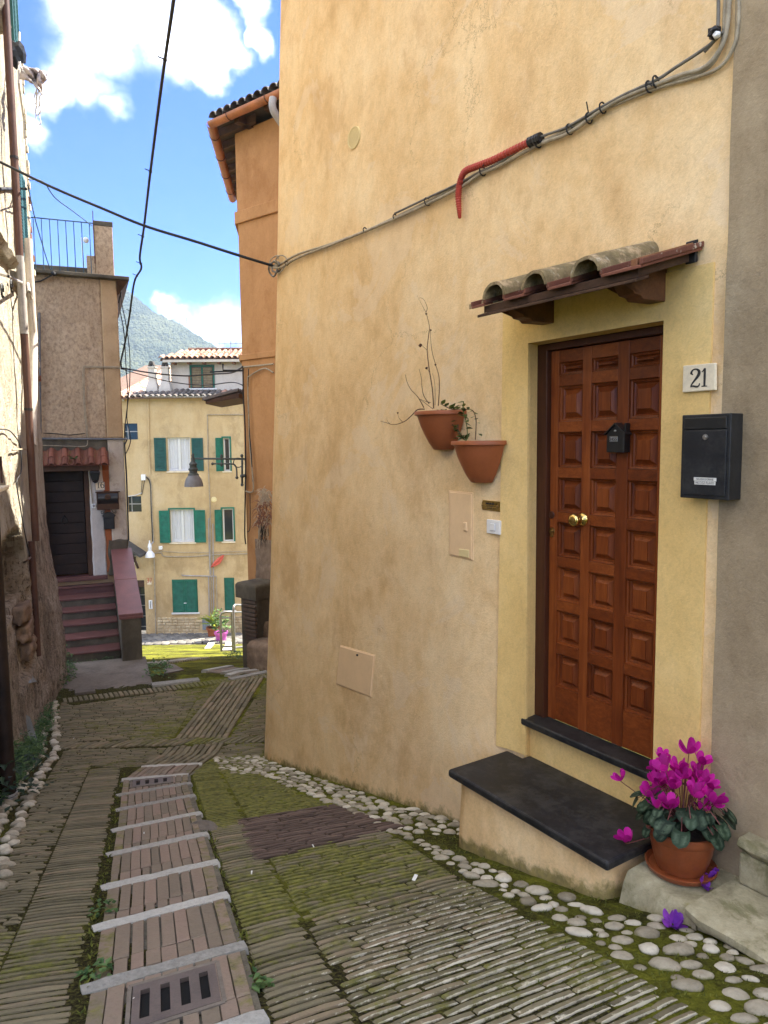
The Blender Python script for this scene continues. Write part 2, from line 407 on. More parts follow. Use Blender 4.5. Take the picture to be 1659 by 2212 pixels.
simple('shutter_pale', (.22, .17, .095), .7, .3, 10, .2, 80)
simple('shutter_blue', (.028, .105, .125), .6, .25, 8)
simple('frame_white', (.62, .61, .57), .5, .05, 9)
simple('curtain', (.58, .58, .58), .9, .04, 4)
simple('red_step', (.120, .050, .043), .5, .2, 4, .12, 60, grime=.6, spec=.35)
simple('red_cap', (.185, .080, .073), .5, .14, 5, .10, 80, spec=.35)
simple('railing_blue', (.03, .065, .09), .5, .2, 9)
simple('rail_metal', (.22, .21, .19), .45, .2, 9, metal=.6)
simple('pink_pot', (.45, .10, .34), .5, .1, 9)
simple('red_cloth', (.62, .12, .075), .8, .15, 9)
simple('towel', (.47, .42, .41), .95, .18, 30, .5, 120, dist=.01)
simple('cord', (.55, .53, .50), .8, .1, 9)
simple('grate_iron', (.115, .088, .074), .55, .25, 14, .25, 90, spec=.4, grime=.5)
simple('drain_dark', (.006, .006, .006), .9, .1, 9)
simple('cement_panel', (.20, .22, .23), .8, .2, 9, .2, 60)
simple('mortar', (.13, .115, .085), .95, .35, 14, .5, 70, dist=.006, grime=.5)
simple('concrete', (.16, .135, .11), .85, .3, 3, .5, 50, dist=.006, grime=.6)
simple('antenna_metal', (.30, .30, .31), .5, .1, 9, metal=.5)
simple('straw', (.44, .37, .28), .9, .3, 30)
simple('dry_red', (.19, .085, .065), .9, .35, 30)
simple('yellow_tape', (.60, .42, .02), .5, .1, 9)
simple('white_tin', (.75, .74, .72), .4, .05, 9)
def f(T):
    T.b.inputs['Base Color'].default_value = (.025, .028, .03, 1); T.b.inputs['Roughness'].default_value = .08; T.b.inputs['Specular IOR Level'].default_value = .6
material('dark_glass', f)

def tinted(name, stops, moss=((.075, .078, .015), (.18, .175, .028)), lime=(.62, .57, .44), rough=.85, bs=.6, grain=70, big=14, mossgain=1.0):
    """pieces that carry their own tone (tint R), moss (G) and lime bloom (B)"""
    def f(T):
        at = T.new('ShaderNodeAttribute', attribute_name='tint'); ss = T.new('ShaderNodeSeparateColor', inp={0: at.outputs[0]})
        n1 = T.noise(T.pos, big, 5, .65); n2 = T.noise(T.pos, grain, 4, .65)
        v = T.math('ADD', T.math('MULTIPLY_ADD', ss.outputs[0], .60, .20), T.math('MULTIPLY_ADD', n1, .5, -.25))
        col = T.ramp(v, stops)
        col = T.mix(T.math('MULTIPLY', T.range(n2, .5, .8), .45), col, T.mix(.5, col, (.03, .025, .02)))
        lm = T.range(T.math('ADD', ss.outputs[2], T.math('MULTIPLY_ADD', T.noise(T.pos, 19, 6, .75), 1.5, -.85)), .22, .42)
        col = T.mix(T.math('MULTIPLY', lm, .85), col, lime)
        mo = T.range(T.math('ADD', T.math('MULTIPLY', ss.outputs[1], mossgain), T.math('MULTIPLY_ADD', T.noise(T.pos, 11, 7, .72), 1.3, -.72)), .25, .55)
        col = T.mix(T.math('MULTIPLY', mo, .85), col, T.ramp(T.noise(T.pos, 30, 4), [(.35, moss[0]), (.65, moss[1])]))
        T.set(T.b.inputs['Base Color'], col); T.b.inputs['Roughness'].default_value = rough
        bump(T, T.math('ADD', T.math('MULTIPLY', n2, .5), T.noise(T.pos, 25, 4, .6)), bs, .008)
    return material(name, f)
tinted('paving_brick', [(.12, (.105, .090, .053)), (.4, (.155, .132, .080)), (.65, (.195, .165, .10)), (.9, (.24, .175, .115))])
tinted('dark_brick', [(.2, (.07, .047, .036)), (.8, (.14, .095, .074))])
tinted('tread_clay', [(.15, (.17, .138, .10)), (.5, (.22, .17, .125)), (.85, (.26, .185, .142))])
tinted('cobble_white', [(.2, (.20, .17, .115)), (.5, (.38, .335, .25)), (.85, (.56, .51, .41))], grain=40, big=30, bs=1.0)
tinted('nosing_stone', [(.2, (.15, .142, .125)), (.5, (.31, .298, .265)), (.8, (.46, .445, .40))], grain=70, big=40, bs=1.0)
tinted('roof_clay', [(.1, (.085, .06, .045)), (.4, (.24, .125, .08)), (.6, (.40, .205, .135)), (.85, (.55, .36, .25))], lime=(.60, .55, .45), grain=40, big=5)
tinted('roof_red', [(.1, (.09, .036, .025)), (.5, (.17, .062, .038)), (.9, (.25, .092, .056))], grain=40, big=8)
tinted('roof_grey', [(.1, (.05, .045, .04)), (.5, (.115, .10, .088)), (.9, (.24, .16, .125))], grain=40, big=8)
tinted('mossy_tile', [(.1, (.28, .19, .10)), (.5, (.43, .31, .175)), (.9, (.54, .42, .27))], lime=(.60, .55, .42), moss=((.085, .065, .028), (.16, .125, .055)), grain=45, big=13)
tinted('setts', [(.1, (.085, .08, .072)), (.5, (.15, .14, .125)), (.9, (.23, .21, .18))], grain=20, big=6)
tinted('old_brick', [(.1, (.075, .05, .035)), (.5, (.13, .085, .06)), (.9, (.18, .115, .08))], grain=40)
tinted('sett_pale', [(.1, (.34, .31, .25)), (.9, (.5, .46, .38))], grain=20, big=6)

def f(T):
    a = T.noise(T.pos, 1.1, 5, .6); b = T.noise(T.pos, 8, 6, .7); c = T.noise(T.pos, 60, 5, .7)
    v = T.math('ADD', T.math('MULTIPLY', a, .6), T.math('MULTIPLY', b, .4))
    col = T.ramp(v, [(.34, (.026, .021, .012)), (.44, (.05, .048, .012)), (.54, (.12, .125, .016)), (.65, (.23, .225, .025))])
    at = T.new('ShaderNodeAttribute', attribute_name='tint'); ss = T.new('ShaderNodeSeparateColor', inp={0: at.outputs[0]})
    col = T.mix(T.math('MULTIPLY', T.range(T.math('ADD', ss.outputs[0], T.math('MULTIPLY_ADD', b, .8, -.4)), .35, .65), .92), col, T.ramp(c, [(.35, (.012, .010, .007)), (.65, (.050, .042, .022))]))  # tint R: dark earth, with the shade of the brick joints put into its colour
    col = T.mix(T.math('MULTIPLY', T.range(c, .45, .7), .6), col, T.mix(.6, col, (.22, .22, .04)))
    col = T.mix(T.math('MULTIPLY', T.range(c, .5, .32), .5), col, (.018, .016, .010))
    T.set(T.b.inputs['Base Color'], col); T.b.inputs['Roughness'].default_value = 1; T.b.inputs['Specular IOR Level'].default_value = .05
    bump(T, T.math('ADD', T.math('MULTIPLY', c, .5), b), 1.0, .03)
material('moss_ground', f)

def wood(name, cols, scale=(18, 18, 1.3), horizontal=False, rough=.40):
    def f(T):
        mp = T.new('ShaderNodeMapping', inp={0: T.pos})
        mp.inputs['Rotation'].default_value = (0, 0, math.radians(56.6))
        mp.inputs['Scale'].default_value = (1.2, 16, 22) if horizontal else (22, 16, 1.2)
        a = T.noise(mp.outputs[0], 1.6, 6, .62, .8); b = T.noise(mp.outputs[0], 7, 4, .6, .2); c = T.noise(T.pos, 3, 4, .6)
        oi = T.new('ShaderNodeObjectInfo'); v = T.math('ADD', T.math('ADD', T.math('MULTIPLY', a, .5), T.math('MULTIPLY', b, .25)), T.math('ADD', T.math('MULTIPLY', c, .25), T.math('MULTIPLY_ADD', oi.outputs['Random'], .16, -.08)))
        col = T.ramp(v, [(.32, cols[0]), (.5, cols[1]), (.66, cols[2])])
        T.set(T.b.inputs['Base Color'], col); T.b.inputs['Roughness'].default_value = rough; T.b.inputs['Specular IOR Level'].default_value = .35
        bump(T, b, .12, .003)
    return material(name, f)
_W = [(.088, .018, .004), (.172, .037, .007), (.262, .068, .014)]
wood('mahogany', _W); wood('mahogany_rail', _W, horizontal=True)
wood('mahogany_dark', [(.035, .011, .006), (.055, .017, .008), (.08, .026, .011)])

def leafmat(name, c0, c1, vein=None, rough=.45, trans=.25):
    def f(T):
        at = T.new('ShaderNodeAttribute', attribute_name='tint'); ss = T.new('ShaderNodeSeparateColor', inp={0: at.outputs[0]})
        n = T.noise(T.pos, 45, 4, .6)
        v = T.math('ADD', T.math('MULTIPLY', ss.outputs[0], .6), T.math('MULTIPLY', n, .4))
        col = T.ramp(v, [(.25, c0), (.75, c1)])
        if vein: col = T.mix(T.math('MULTIPLY', ss.outputs[1], T.range(n, .30, .55)), col, vein)
        T.set(T.b.inputs['Base Color'], col); T.b.inputs['Roughness'].default_value = rough
        tr = T.new('ShaderNodeBsdfTranslucent', inp={0: col}); mx = T.new('ShaderNodeMixShader', inp={0: trans, 1: T.b.outputs[0], 2: tr.outputs[0]})
        T.l.new(mx.outputs[0], [k for k in T.n if k.type == 'OUTPUT_MATERIAL'][0].inputs[0])
    return material(name, f)
leafmat('cyclamen_leaf', (.006, .018, .008), (.018, .040, .016), (.075, .11, .065), .62, .08)
leafmat('cyclamen_petal', (.36, .004, .20), (.72, .022, .42), None, .6, .4)
leafmat('fallen_petal', (.17, .03, .36), (.38, .09, .58), None, .6, .3)
leafmat('weed_leaf', (.035, .085, .025), (.12, .20, .06), None, .55, .3)
leafmat('shrub_leaf', (.05, .08, .018), (.17, .19, .05), None, .5, .3)
leafmat('palm_leaf', (.18, .24, .02), (.40, .42, .05), None, .5, .3)
leafmat('moss_tuft', (.05, .06, .012), (.17, .18, .03), None, .9, .2)
leafmat('forest_leaf', (.010, .022, .010), (.060, .068, .028), None, .95, .05)

# ------------------------------------------------------------------ the ochre house with door 21
def sstep(x, a, b):
    t = min(1, max(0, (x - a) / (b - a))); return t * t * (3 - 2 * t)
def wall_off(u, z):
    s = sstep(-u, .06, .55)
    return s * (.032 * (1 - z) + .012 * max(0, -z - 1.2)) + .006 * noise.noise(V((u * 1.3, z * 1.3, 0))) * s
UE = [(-3.6, -3.80), (-3.3, -3.74), (1.63, -3.52), (4.0, -3.48), (7, -3.46)]
def u_edge(z):
    for (a, ua), (b, ub) in zip(UE, UE[1:]):
        if z <= b: return ua + (ub - ua) * max(0, z - a) / (b - a)
    return UE[-1][1]
HTOP = 5.3
UB = 1.150                       # joint with the grey house
OL, OR, OT, OB = -.075, .825, MW.z((1300, 716), 0) , -2.02
ochre = thing('ochre_house', 'tall ochre plastered house with a panelled wooden door and tiled door canopy', 'house', MW.P(-1.3, gz(5.5), -.3))
def build_main_wall():
    mb = MB()
    us = [-2.9 + .1 * i for i in range(26)] ; us = [u for u in us if u < -.36]
    us += [-.28, -.18, OL, .05, .2, .35, .5, .65, OR, .9, 1.0, 1.075, UB]
    zs = [-3.75 + .1 * i for i in range(18)]; zs = [z for z in zs if z < OB - .03] + [OB] + [z for z in [-1.95 + .1 * i for i in range(26)] if z < OT - .03] + [OT] + [OT + .1 + .14 * i for i in range(34)] + [HTOP]
    rows = []
    for z in zs:
        ue = u_edge(z); row = []
        pts = []
        # side wall running back from the corner
        cpt = MW.P(ue, z, wall_off(-3, z)); back = V((.19, .98, 0))
        for k in range(8, 0, -1): pts.append(cpt + back * (.12 + .8 * (k - 1)))
        n1 = (MW.P(ue + .13, z, wall_off(-3, z)))
        b1 = cpt + back * .12
        for k in range(1, 5):
            t = k / 5; pts.append(b1 * (1 - t) ** 2 + cpt * 2 * t * (1 - t) + n1 * t * t)
        for k in range(0, 6): pts.append(MW.P(ue + .13 + (-2.9 - ue - .13) * k / 6, z, wall_off(-3, z)))
        for u in us: pts.append(MW.P(u, z, wall_off(u, z)))
        rows.append(pts)
    nu = len(rows[0]); base = nu - len(us)
    iL = base + us.index(OL); iR = base + us.index(OR); jB = zs.index(OB); jT = zs.index(OT)
    vs = [p for r in rows for p in r]; fs = []
    for j in range(len(zs) - 1):
        for i in range(nu - 1):
            if iL <= i < iR and jB <= j < jT: continue
            fs.append((j * nu + i, j * nu + i + 1, (j + 1) * nu + i + 1, (j + 1) * nu + i))
    tint = []
    for r in rows:
        for p in r:
            h = p.z - gz(p.y); tint.append((0, max(0.0, min(1, .62 - h / .26)) , 0))
    mb.v = vs; mb.f = fs; mb.mi = [0] * len(fs); mb.t = tint
    return mb.build('wall', M['ochre_plaster'], ochre, smooth=True)
build_main_wall()
# top and back so that the house is a solid block for the sun
mb = MB()
c0 = MW.P(u_edge(HTOP) - .0, 0, 0); c1 = c0 + V((.19, .98, 0)) * 5.8; c2 = MW.P(UB, 0, -6.0); c3 = MW.P(UB, 0, 0)
t = .04
mb.add([V((p.x, p.y, HTOP)) for p in (c0, c1, c2, c3)] + [V((p.x, p.y, HTOP + .12)) for p in (c0, c1, c2, c3)], [(0, 1, 2, 3), (4, 7, 6, 5), (0, 4, 5, 1), (1, 5, 6, 2), (2, 6, 7, 3), (3, 7, 4, 0)])
mb.build('roof', M['roof_grey'], ochre)
# yellow door surround, a skin standing 14 mm proud of the wall
SL = -.285; ST = MW.z((1270, 655), 0) + .06; SR = 1.073
def surround():
    mb = MB(); T_ = .014
    def strip(ua, ub, za, zb, nu, nz):
        loops = []
        vs = []; n = nu + 1
        for j in range(nz + 1):
            z = za + (zb - za) * j / nz
            for i in range(n):
                u = ua + (ub - ua) * i / nu; vs.append(MW.P(u, z, wall_off(u, z) + T_))
        for j in range(nz + 1):
            z = za + (zb - za) * j / nz
            for i in range(n):
                u = ua + (ub - ua) * i / nu; vs.append(MW.P(u, z, wall_off(u, z) - .004))
        fs = []; N = n * (nz + 1)
        for j in range(nz):
            for i in range(nu): fs.append((j * n + i, j * n + i + 1, (j + 1) * n + i + 1, (j + 1) * n + i))
            a = j * n; b = (j + 1) * n; fs.append((a, b, b + N, a + N)); a += nu; b += nu; fs.append((b, a, a + N, b + N))
        for i in range(nu):
            a = nz * n + i; fs.append((a, a + 1, a + 1 + N, a + N)); a = i; fs.append((a + 1, a, a + N, a + 1 + N))
        mb.add(vs, fs)
    strip(SL, OL, -1.905, ST, 4, 30)
    strip(OL, OR, OT, ST, 8, 3)
    strip(OR, SR, -2.35, ST, 4, 30)
    return mb.build('door_surround', M['yellow_render'], ochre, smooth=False)
surround()
mb = MB(); D = -.14                  # reveals of the opening and riser under the threshold
e = .002
mb.add([MW.P(OL - .006, OB, .013), MW.P(OL - .03, OB, D), MW.P(OL - .03, OT, D), MW.P(OL - .006, OT, .013)], [(0, 1, 2, 3)])
mb.add([MW.P(OR, OB, .013), MW.P(OR, OT, .013), MW.P(OR, OT, D), MW.P(OR, OB, D)], [(0, 1, 2, 3)])
mb.add([MW.P(OL - .03, OT, D), MW.P(OR, OT, D), MW.P(OR, OT, .013), MW.P(OL - .006, OT, .013)], [(0, 1, 2, 3)])
THZ = MW.z((1160, 1543), -.10)      # top of the threshold
mb.pbox(MW, OL - .02, OR + .03, OB, THZ - .045, D, -.035)
mb.build('door_reveal', M['yellow_render'], ochre)
# threshold and doorstep
mb = MB(); mb.pbox(MW, OL - .035, OR + .05, THZ - .043, THZ, D, .022); mb.build('threshold', M['slate'], ochre, bevel=.012, segs=3)
SZ = -1.914
mb = MB()
mb.prism(MW, [], 0, 0) if False else None
def slabpoly():
    o1 = .505
    P = [(-.215, .03), (-.215, o1), (.955, o1), (.955, .018), (OR + .012, .018), (OR + .012, -.033), (OL - .005, -.033), (OL - .005, .030)]
    top = [MW.P(u, SZ, o) for u, o in P]; bot = [MW.P(u, SZ - .048, o) for u, o in P]
    n = len(P); return MB().add(bot + top, [tuple(range(n - 1, -1, -1)), tuple(range(n, 2 * n))] + [(i, (i + 1) % n, n + (i + 1) % n, n + i) for i in range(n)])
slabpoly().build('doorstep_slab', M['slate'], ochre, bevel=.016, segs=3, fixn=True)
def stepblock():
    mb = MB(); us = [-.17 + 1.08 * i / 14 for i in range(15)]; zs = [-2.62 + (.655) * j / 8 for j in range(9)]
    def P(u, z, o):
        k = noise.noise(V((u * 3, z * 3, o * 3))) * .008
        fl = .05 * max(0, (-z - 2.05)) ; return MW.P(u, z, o + k + fl)
    vs = []; tint = []
    for z in zs:
        ring = [P(us[0] - .0, z, o) for o in (.02, .16, .3, .40)] + [P(us[0] + .015, z, .452)] + [P(u, z, .468) for u in us[1:-1]] + [P(us[-1] - .015, z, .452)] + [P(us[-1], z, o) for o in (.40, .3, .16, .02)]
        vs += ring
        for p in ring: tint.append((0, max(0, min(1, .78 - (p.z - gz(p.y)) / .20)), 0))
    n = len(vs) // len(zs)
    fs = [(j * n + i, j * n + i + 1, (j + 1) * n + i + 1, (j + 1) * n + i) for j in range(len(zs) - 1) for i in range(n - 1)]
    mb.v = vs; mb.f = fs; mb.mi = [0] * len(fs); mb.t = tint
    return mb.build('step_base', M['ochre_plaster'], ochre, smooth=True)
stepblock()

# ---- the door
FO = -.085                               # face of the frame
DO = -.115                               # face of the leaf
door = MB()
LL = MW.u((1187, 1150), DO); LR = OR + .01
door.pbox(MW, LL - .02, LR, THZ + .004, OT, DO - .06, DO - .036)
door = door.build('door', M['mahogany_dark'], ochre)
def rowz(k, y, x): return MW.z(cr(k, x, y), DO)
colx = [(MW.u(cr('b', 620, 250), DO), MW.u(cr('b', 735, 250), DO)), (MW.u(cr('b', 778, 250), DO), MW.u(cr('b', 906, 250), DO)), (MW.u(cr('b', 962, 250), DO), MW.u(cr('b', 1108, 250), DO))]
rws = [(rowz('a', 686, 630), rowz('a', 747, 630)), (rowz('a', 803, 625), rowz('a', 975, 625)), (rowz('a', 1032, 620), rowz('a', 1202, 620)), (rowz('b', 150, 615), rowz('b', 318, 615)),
       (rowz('b', 372, 612), rowz('b', 535, 612)), (rowz('b', 585, 610), rowz('b', 752, 610)), (rowz('b', 805, 610), rowz('b', 968, 610)), (rowz('b', 1012, 608), rowz('b', 1180, 608))]
# even out the survey
pw = sum(b - a for a, b in colx) / 3
zt = rws[1][0]; zb_ = rws[7][1]; pitch = (rws[1][0] - rws[7][0]) / 6; ph = sum(a - b for a, b in rws[1:]) / 7
rws = [rws[0]] + [(zt - pitch * i, zt - pitch * i - ph) for i in range(7)]
TOPZ = OT - .045
# stiles and rails
edges_u = [LL] + [v for c in colx for v in c] + [LR]
for i in range(0, 8, 2):
    a, b = edges_u[i], edges_u[i + 1]
    if i == 6: b = LR
    MB().pbox(MW, a, b, THZ + .006, TOPZ, DO - .034, DO).build('stile', M['mahogany'], door, bevel=.003)
zz = [TOPZ - .001] + [v for r in rws for v in r] + [THZ + .007]
for j in range(0, len(zz), 2):
    for c0_, c1_ in colx:
        MB().pbox(MW, c0_ + .0005, c1_ - .0005, zz[j + 1], zz[j], DO - .034, DO - .0015).build('rail', M['mahogany_rail'], door, bevel=.003)
def panel(u0, u1, z0, z1):
    """moulding running down into the recess, then a raised field with sloping margins"""
    w, h = u1 - u0, z1 - z0; m = min(.026, h * .22)
    L = [(0, -.0), (.0015, -.014), (.011, -.017), (.013, -.027), (.020, -.033), (.023, -.033), (.023 + m, -.010), (.023 + m, -.004)]
    loops = [[MW.P(u0 + i, z0 + i, DO + o), MW.P(u1 - i, z0 + i, DO + o), MW.P(u1 - i, z1 - i, DO + o), MW.P(u0 + i, z1 - i, DO + o)] for i, o in L]
    mb = MB(); mb.loft(loops, False); k = len(loops) * 4; mb.f.append((k - 4, k - 3, k - 2, k - 1)); mb.mi.append(0)
    return mb
for r in rws:
    for c in colx: panel(c[0] + .0008, c[1] - .0008, r[1] + .0008, r[0] - .0008).build('panel', M['mahogany'], door)
mb = MB()
mb.prism(MW, [(OL - .028, THZ), (LL - .004, THZ), (LL - .004, OT - .042), (OR, OT - .042), (OR, OT - .002), (OL - .028, OT - .002)], D + .002, FO)
fr = mb.build('door_frame', M['mahogany_dark'], ochre, bevel=.004)
# knob, locks
kc = MW.hit(cr('b', 745, 352), DO); n = MW.n; a_ = MW.a; zv = V((0, 0, 1))
mb = MB(); mb.lathe([(0, 0), (.038, 0), (.038, .006), (.030, .012), (.017, .018), (.014, .04), (.020, .052), (.033, .060), (.037, .072), (.033, .084), (.020, .090), (0, .091)], kc, 24, ax=a_, ay=zv, az=n)
mb.build('knob', M['brass'], door, smooth=True, fixn=True)
for k, (x, y) in enumerate([(592, 330), (593, 410)]):
    c = MW.hit(cr('b', x, y), DO); mb = MB()
    mb.lathe([(0, .006), (.018, .006), (.022, .003), (.022, 0)] if k == 0 else [(0, .012), (.009, .012), (.010, .006), (.020, .006), (.022, 0)], c, 18, ax=a_, ay=zv, az=n)
    if k == 1: mb.cur = 0; mb.lathe([(0, .006), (.010, .006), (.012, 0)], c - zv * .026, 12, ax=a_, ay=zv, az=n); mb.pbox(MW, (c - MW.P0).dot(a_) - .002, (c - MW.P0).dot(a_) + .002, c.z - .006, c.z + .006, DO + .012, DO + .0135)
    mb.build('lock', M['mahogany_dark' if k == 0 else 'old_brass'], door, smooth=False, fixn=True)

# ---- canopy of tiles over the door
CO = .40
uC0 = MW.u((1030, 676), CO); uC1 = MW.u((1387, 570), CO); zf = (MW.z((1030, 672), CO) + MW.z((1387, 570), CO)) / 2
def canP(u, s, h=0.0):           # s: 0 at the wall, 1 at the front edge; the deck falls 12 cm
    return MW.P(u, zf + .12 * (1 - s) + h, .004 + (CO - .004) * s)
can = MB().hexa([canP(uC0 + .06, 1.0, -.035), canP(uC1 - .02, 1.0, -.035), canP(uC1 - .02, 0, -.035), canP(uC0 + .06, 0, -.035), canP(uC0 + .06, 1.0, 0), canP(uC1 - .02, 1.0, 0), canP(uC1 - .02, 0, 0), canP(uC0 + .06, 0, 0)]).build('canopy', M['dark_wood'], ochre)
mb = MB().hexa([canP(uC0 + .03, 1.06, -.052), canP(uC1 - .01, 1.06, -.052), canP(uC1 - .01, .84, -.052), canP(uC0 + .03, .84, -.052), canP(uC0 + .03, 1.06, -.037), canP(uC1 - .01, 1.06, -.037), canP(uC1 - .01, .84, -.037), canP(uC0 + .03, .84, -.037)])
mb.build('fascia_board', M['dark_wood'], can, bevel=.004)
mb = MB().hexa([canP(uC0 - .10, .93, .002), canP(uC0 + .10, .93, .002), canP(uC0 + .10, .83, .002), canP(uC0 - .10, .83, .002), canP(uC0 - .10, .93, .030), canP(uC0 + .10, .93, .030), canP(uC0 + .10, .83, .030), canP(uC0 - .10, .83, .030)])
mb.build('lath', M['mossy_tile'], can, bevel=.003)
mb = MB().hexa([canP(uC1 - .035, 1.08, .004), canP(uC1 + .0, 1.08, .004), canP(uC1 + .0, .02, .004), canP(uC1 - .035, .02, .004), canP(uC1 - .035, 1.08, .046), canP(uC1, 1.08, .046), canP(uC1, .02, .046), canP(uC1 - .035, .02, .046)])
mb.build('edge_board', M['lath_wood'], can, bevel=.004)
mb = MB().hexa([canP(uC1 - .04, .10, -.045), canP(uC1 + .010, .10, -.045), canP(uC1 + .010, .04, -.045), canP(uC1 - .04, .04, -.045), canP(uC1 - .04, .10, .055), canP(uC1 + .010, .10, .055), canP(uC1 + .010, .04, .055), canP(uC1 - .04, .04, .055)])
mb.build('clamp', M['iron'], can, bevel=.004)
capu = [MW.u((1078, 632), CO) , MW.u((1160, 600), CO), MW.u((1277, 570), CO)]
capd = (capu[2] - capu[0]) / 2
capu = [capu[0], (capu[0] + capu[1] + capd) / 2, capu[2]]
def half_tile(P, u, r0, r1, s0, s1, h0, h1, th=.014, seg=10, up=True, tint=(.5, .35, .2), wob=.0):
    """half-round clay tile: outer and inner skins, open ends showing the thickness"""
    mb = MB(); N = 7; outer = []; inner = []
    for k in range(N):
        t = k / (N - 1); s = s0 + (s1 - s0) * t; r = r0 + (r1 - r0) * t; h = h0 + (h1 - h0) * t
        o = []; i_ = []
        for q in range(seg + 1):
            an = math.pi * q / seg; sg = 1 if up else -1
            rr = r * (1 + wob * noise.noise(V((u * 9 + q * .6, s * 3, 1))))
            o.append(P(u - rr * math.cos(an), s, h + sg * rr * .92 * math.sin(an))); i_.append(P(u - (rr - th) * math.cos(an), s, h + sg * (rr - th) * .92 * math.sin(an)))
        outer.append(o); inner.append(i_)
    n = seg + 1
    vs = [p for l in outer for p in l] + [p for l in inner for p in l]; off = N * n; fs = []
    for k in range(N - 1):
        for q in range(seg):
            a, b, c, d = k * n + q, k * n + q + 1, (k + 1) * n + q + 1, (k + 1) * n + q
            fs += [(a, b, c, d), (off + d, off + c, off + b, off + a)]
        for q in (0, seg): a, d = k * n + q, (k + 1) * n + q; fs.append((a, d, off + d, off + a))
    for k in (0, N - 1):
        for q in range(seg): a, b = k * n + q, k * n + q + 1; fs.append((a, b, off + b, off + a))
    return mb.add(vs, fs, tint)
for i, u in enumerate(capu):
    half_tile(canP, u, .087, .068, 1.10, -.0, .035, .045, .017, 12, True, (random.uniform(.3, .6), .55, .25), .06).build('roof_tile', M['mossy_tile'], can, fixn=True, autosm=50)
for i, u in enumerate([(capu[0] + capu[1]) / 2, (capu[1] + capu[2]) / 2, capu[2] + capd * .62, capu[0] - capd * .42]):
    w = .075 if i < 2 else (.105 if i == 2 else .05)
    mb = MB().hexa([canP(u - w, 1.09, .002), canP(u + w, 1.09, .002), canP(u + w, .0, .002), canP(u - w, .0, .002), canP(u - w, 1.09, .016), canP(u + w, 1.09, .016), canP(u + w, .0, .016), canP(u - w, .0, .016)], (random.uniform(.4, .9), .1, .1))
    for sgn in (-1, 1):
        mb.hexa([canP(u + sgn * w - .008, 1.09, .016), canP(u + sgn * w + .008, 1.09, .016), canP(u + sgn * w + .008, .0, .016), canP(u + sgn * w - .008, .0, .016), canP(u + sgn * w - .008, 1.09, .040), canP(u + sgn * w + .008, 1.09, .040), canP(u + sgn * w + .008, 0, .040), canP(u + sgn * w - .008, 0, .040)], (random.uniform(.3, .6), .2, .2))
    mb.build('pan_tile', M['roof_red'], can, bevel=.003)
for bx, in ((1188,), (1424,)):
    u = MW.u((bx, 660 if bx < 1300 else 620), 0); zt_ = canP(u, 0, -.037).z
    prof = [(0, zt_), (0, zt_ - .16), (.17, zt_ - .165), (.19, zt_ - .150), (.235, zt_ - .145), (.275, zt_ - .105), (.31, zt_ - .085), (.345, zt_ - .085), (.345, canP(u, .86, -.038).z)]
    mb = MB(); vs = [MW.P(u - .045, z, o + .003) for o, z in prof] + [MW.P(u + .045, z, o + .003) for o, z in prof]; k = len(prof)
    mb.add(vs, [tuple(range(k)), tuple(range(2 * k - 1, k - 1, -1))] + [(i, k + i, k + (i + 1) % k, (i + 1) % k) for i in range(k)])
    mb.build('bracket', M['beam_wood'], can, fixn=True, bevel=.004)

# ---- hatches and vent let into the wall
def wq(pts, o=0.0):              # corners on the flared wall
    out = []
    for p in pts:
        u, z = MW.uz(p, 0); w = 0
        for _ in range(4): w = wall_off(u, z); u, z = MW.uz(p, w + o)
        out.append((u, z, w + o))
    return out
def wallpatch(pts, thick, name, mat, parent, o=0.0, bevel=.004):
    q = wq(pts, o); mb = MB()
    mb.hexa([MW.P(u, z, w - .03) for u, z, w in q] + [MW.P(u, z, w + thick) for u, z, w in q]); return mb.build(name, mat, parent, bevel=bevel, fixn=True)
def inset(pts, k):
    cx = sum(p[0] for p in pts) / len(pts); cy = sum(p[1] for p in pts) / len(pts)
    return [(cx + (p[0] - cx) * k, cy + (p[1] - cy) * k) for p in pts]
hp = [cr('p', 622, 1555), cr('p', 808, 1572), cr('p', 812, 2098), cr('p', 625, 2055)]
wallpatch(hp, .004, 'hatch_frame', M['hatch_paint'], ochre)
h_ = wallpatch([cr('p', 634, 1566), cr('p', 800, 1583), cr('p', 803, 2086), cr('p', 637, 2046)], .010, 'meter_hatch', M['hatch_paint'], ochre)
wallpatch([cr('p', 745, 1795), cr('p', 771, 1799), cr('p', 772, 1868), cr('p', 746, 1862)], .020, 'latch', M['hatch_paint'], h_, bevel=.007)
wallpatch([cr('p', 706, 2000), cr('p', 785, 2010), cr('p', 786, 2075), cr('p', 707, 2060)], .013, 'window_cover', M['vent_plastic'], h_, bevel=.006)
pp_ = [(735, 1393), (811, 1415), (803, 1507), (726, 1478)]
wallpatch(pp_, .003, 'hatch_frame', M['hatch_paint'], ochre)
h2 = wallpatch(inset(pp_, .95), .008, 'meter_hatch', M['hatch_paint'], ochre)
wallpatch([(772, 1412), (776, 1413), (775.5, 1417), (771.5, 1416)], .012, 'latch', M['iron'], h2, bevel=.002)
q = wq([(766, 298)])[0]; vc = MW.P(q[0], q[1], q[2])
ru = abs(MW.u((753, 298)) - MW.u((779, 298))) / 2; rz = abs(MW.z((766, 274)) - MW.z((766, 322))) / 2
mb = MB(); mb.lathe([(rz * .86, .004), (rz * .9, .012), (rz, .012), (rz * 1.02, -.01)], vc, 28, ax=a_ * (ru / rz), ay=zv, az=n)
mb.lathe([(0, .001), (rz * .88, .001)], vc, 28, ax=a_ * (ru / rz), ay=zv, az=n)
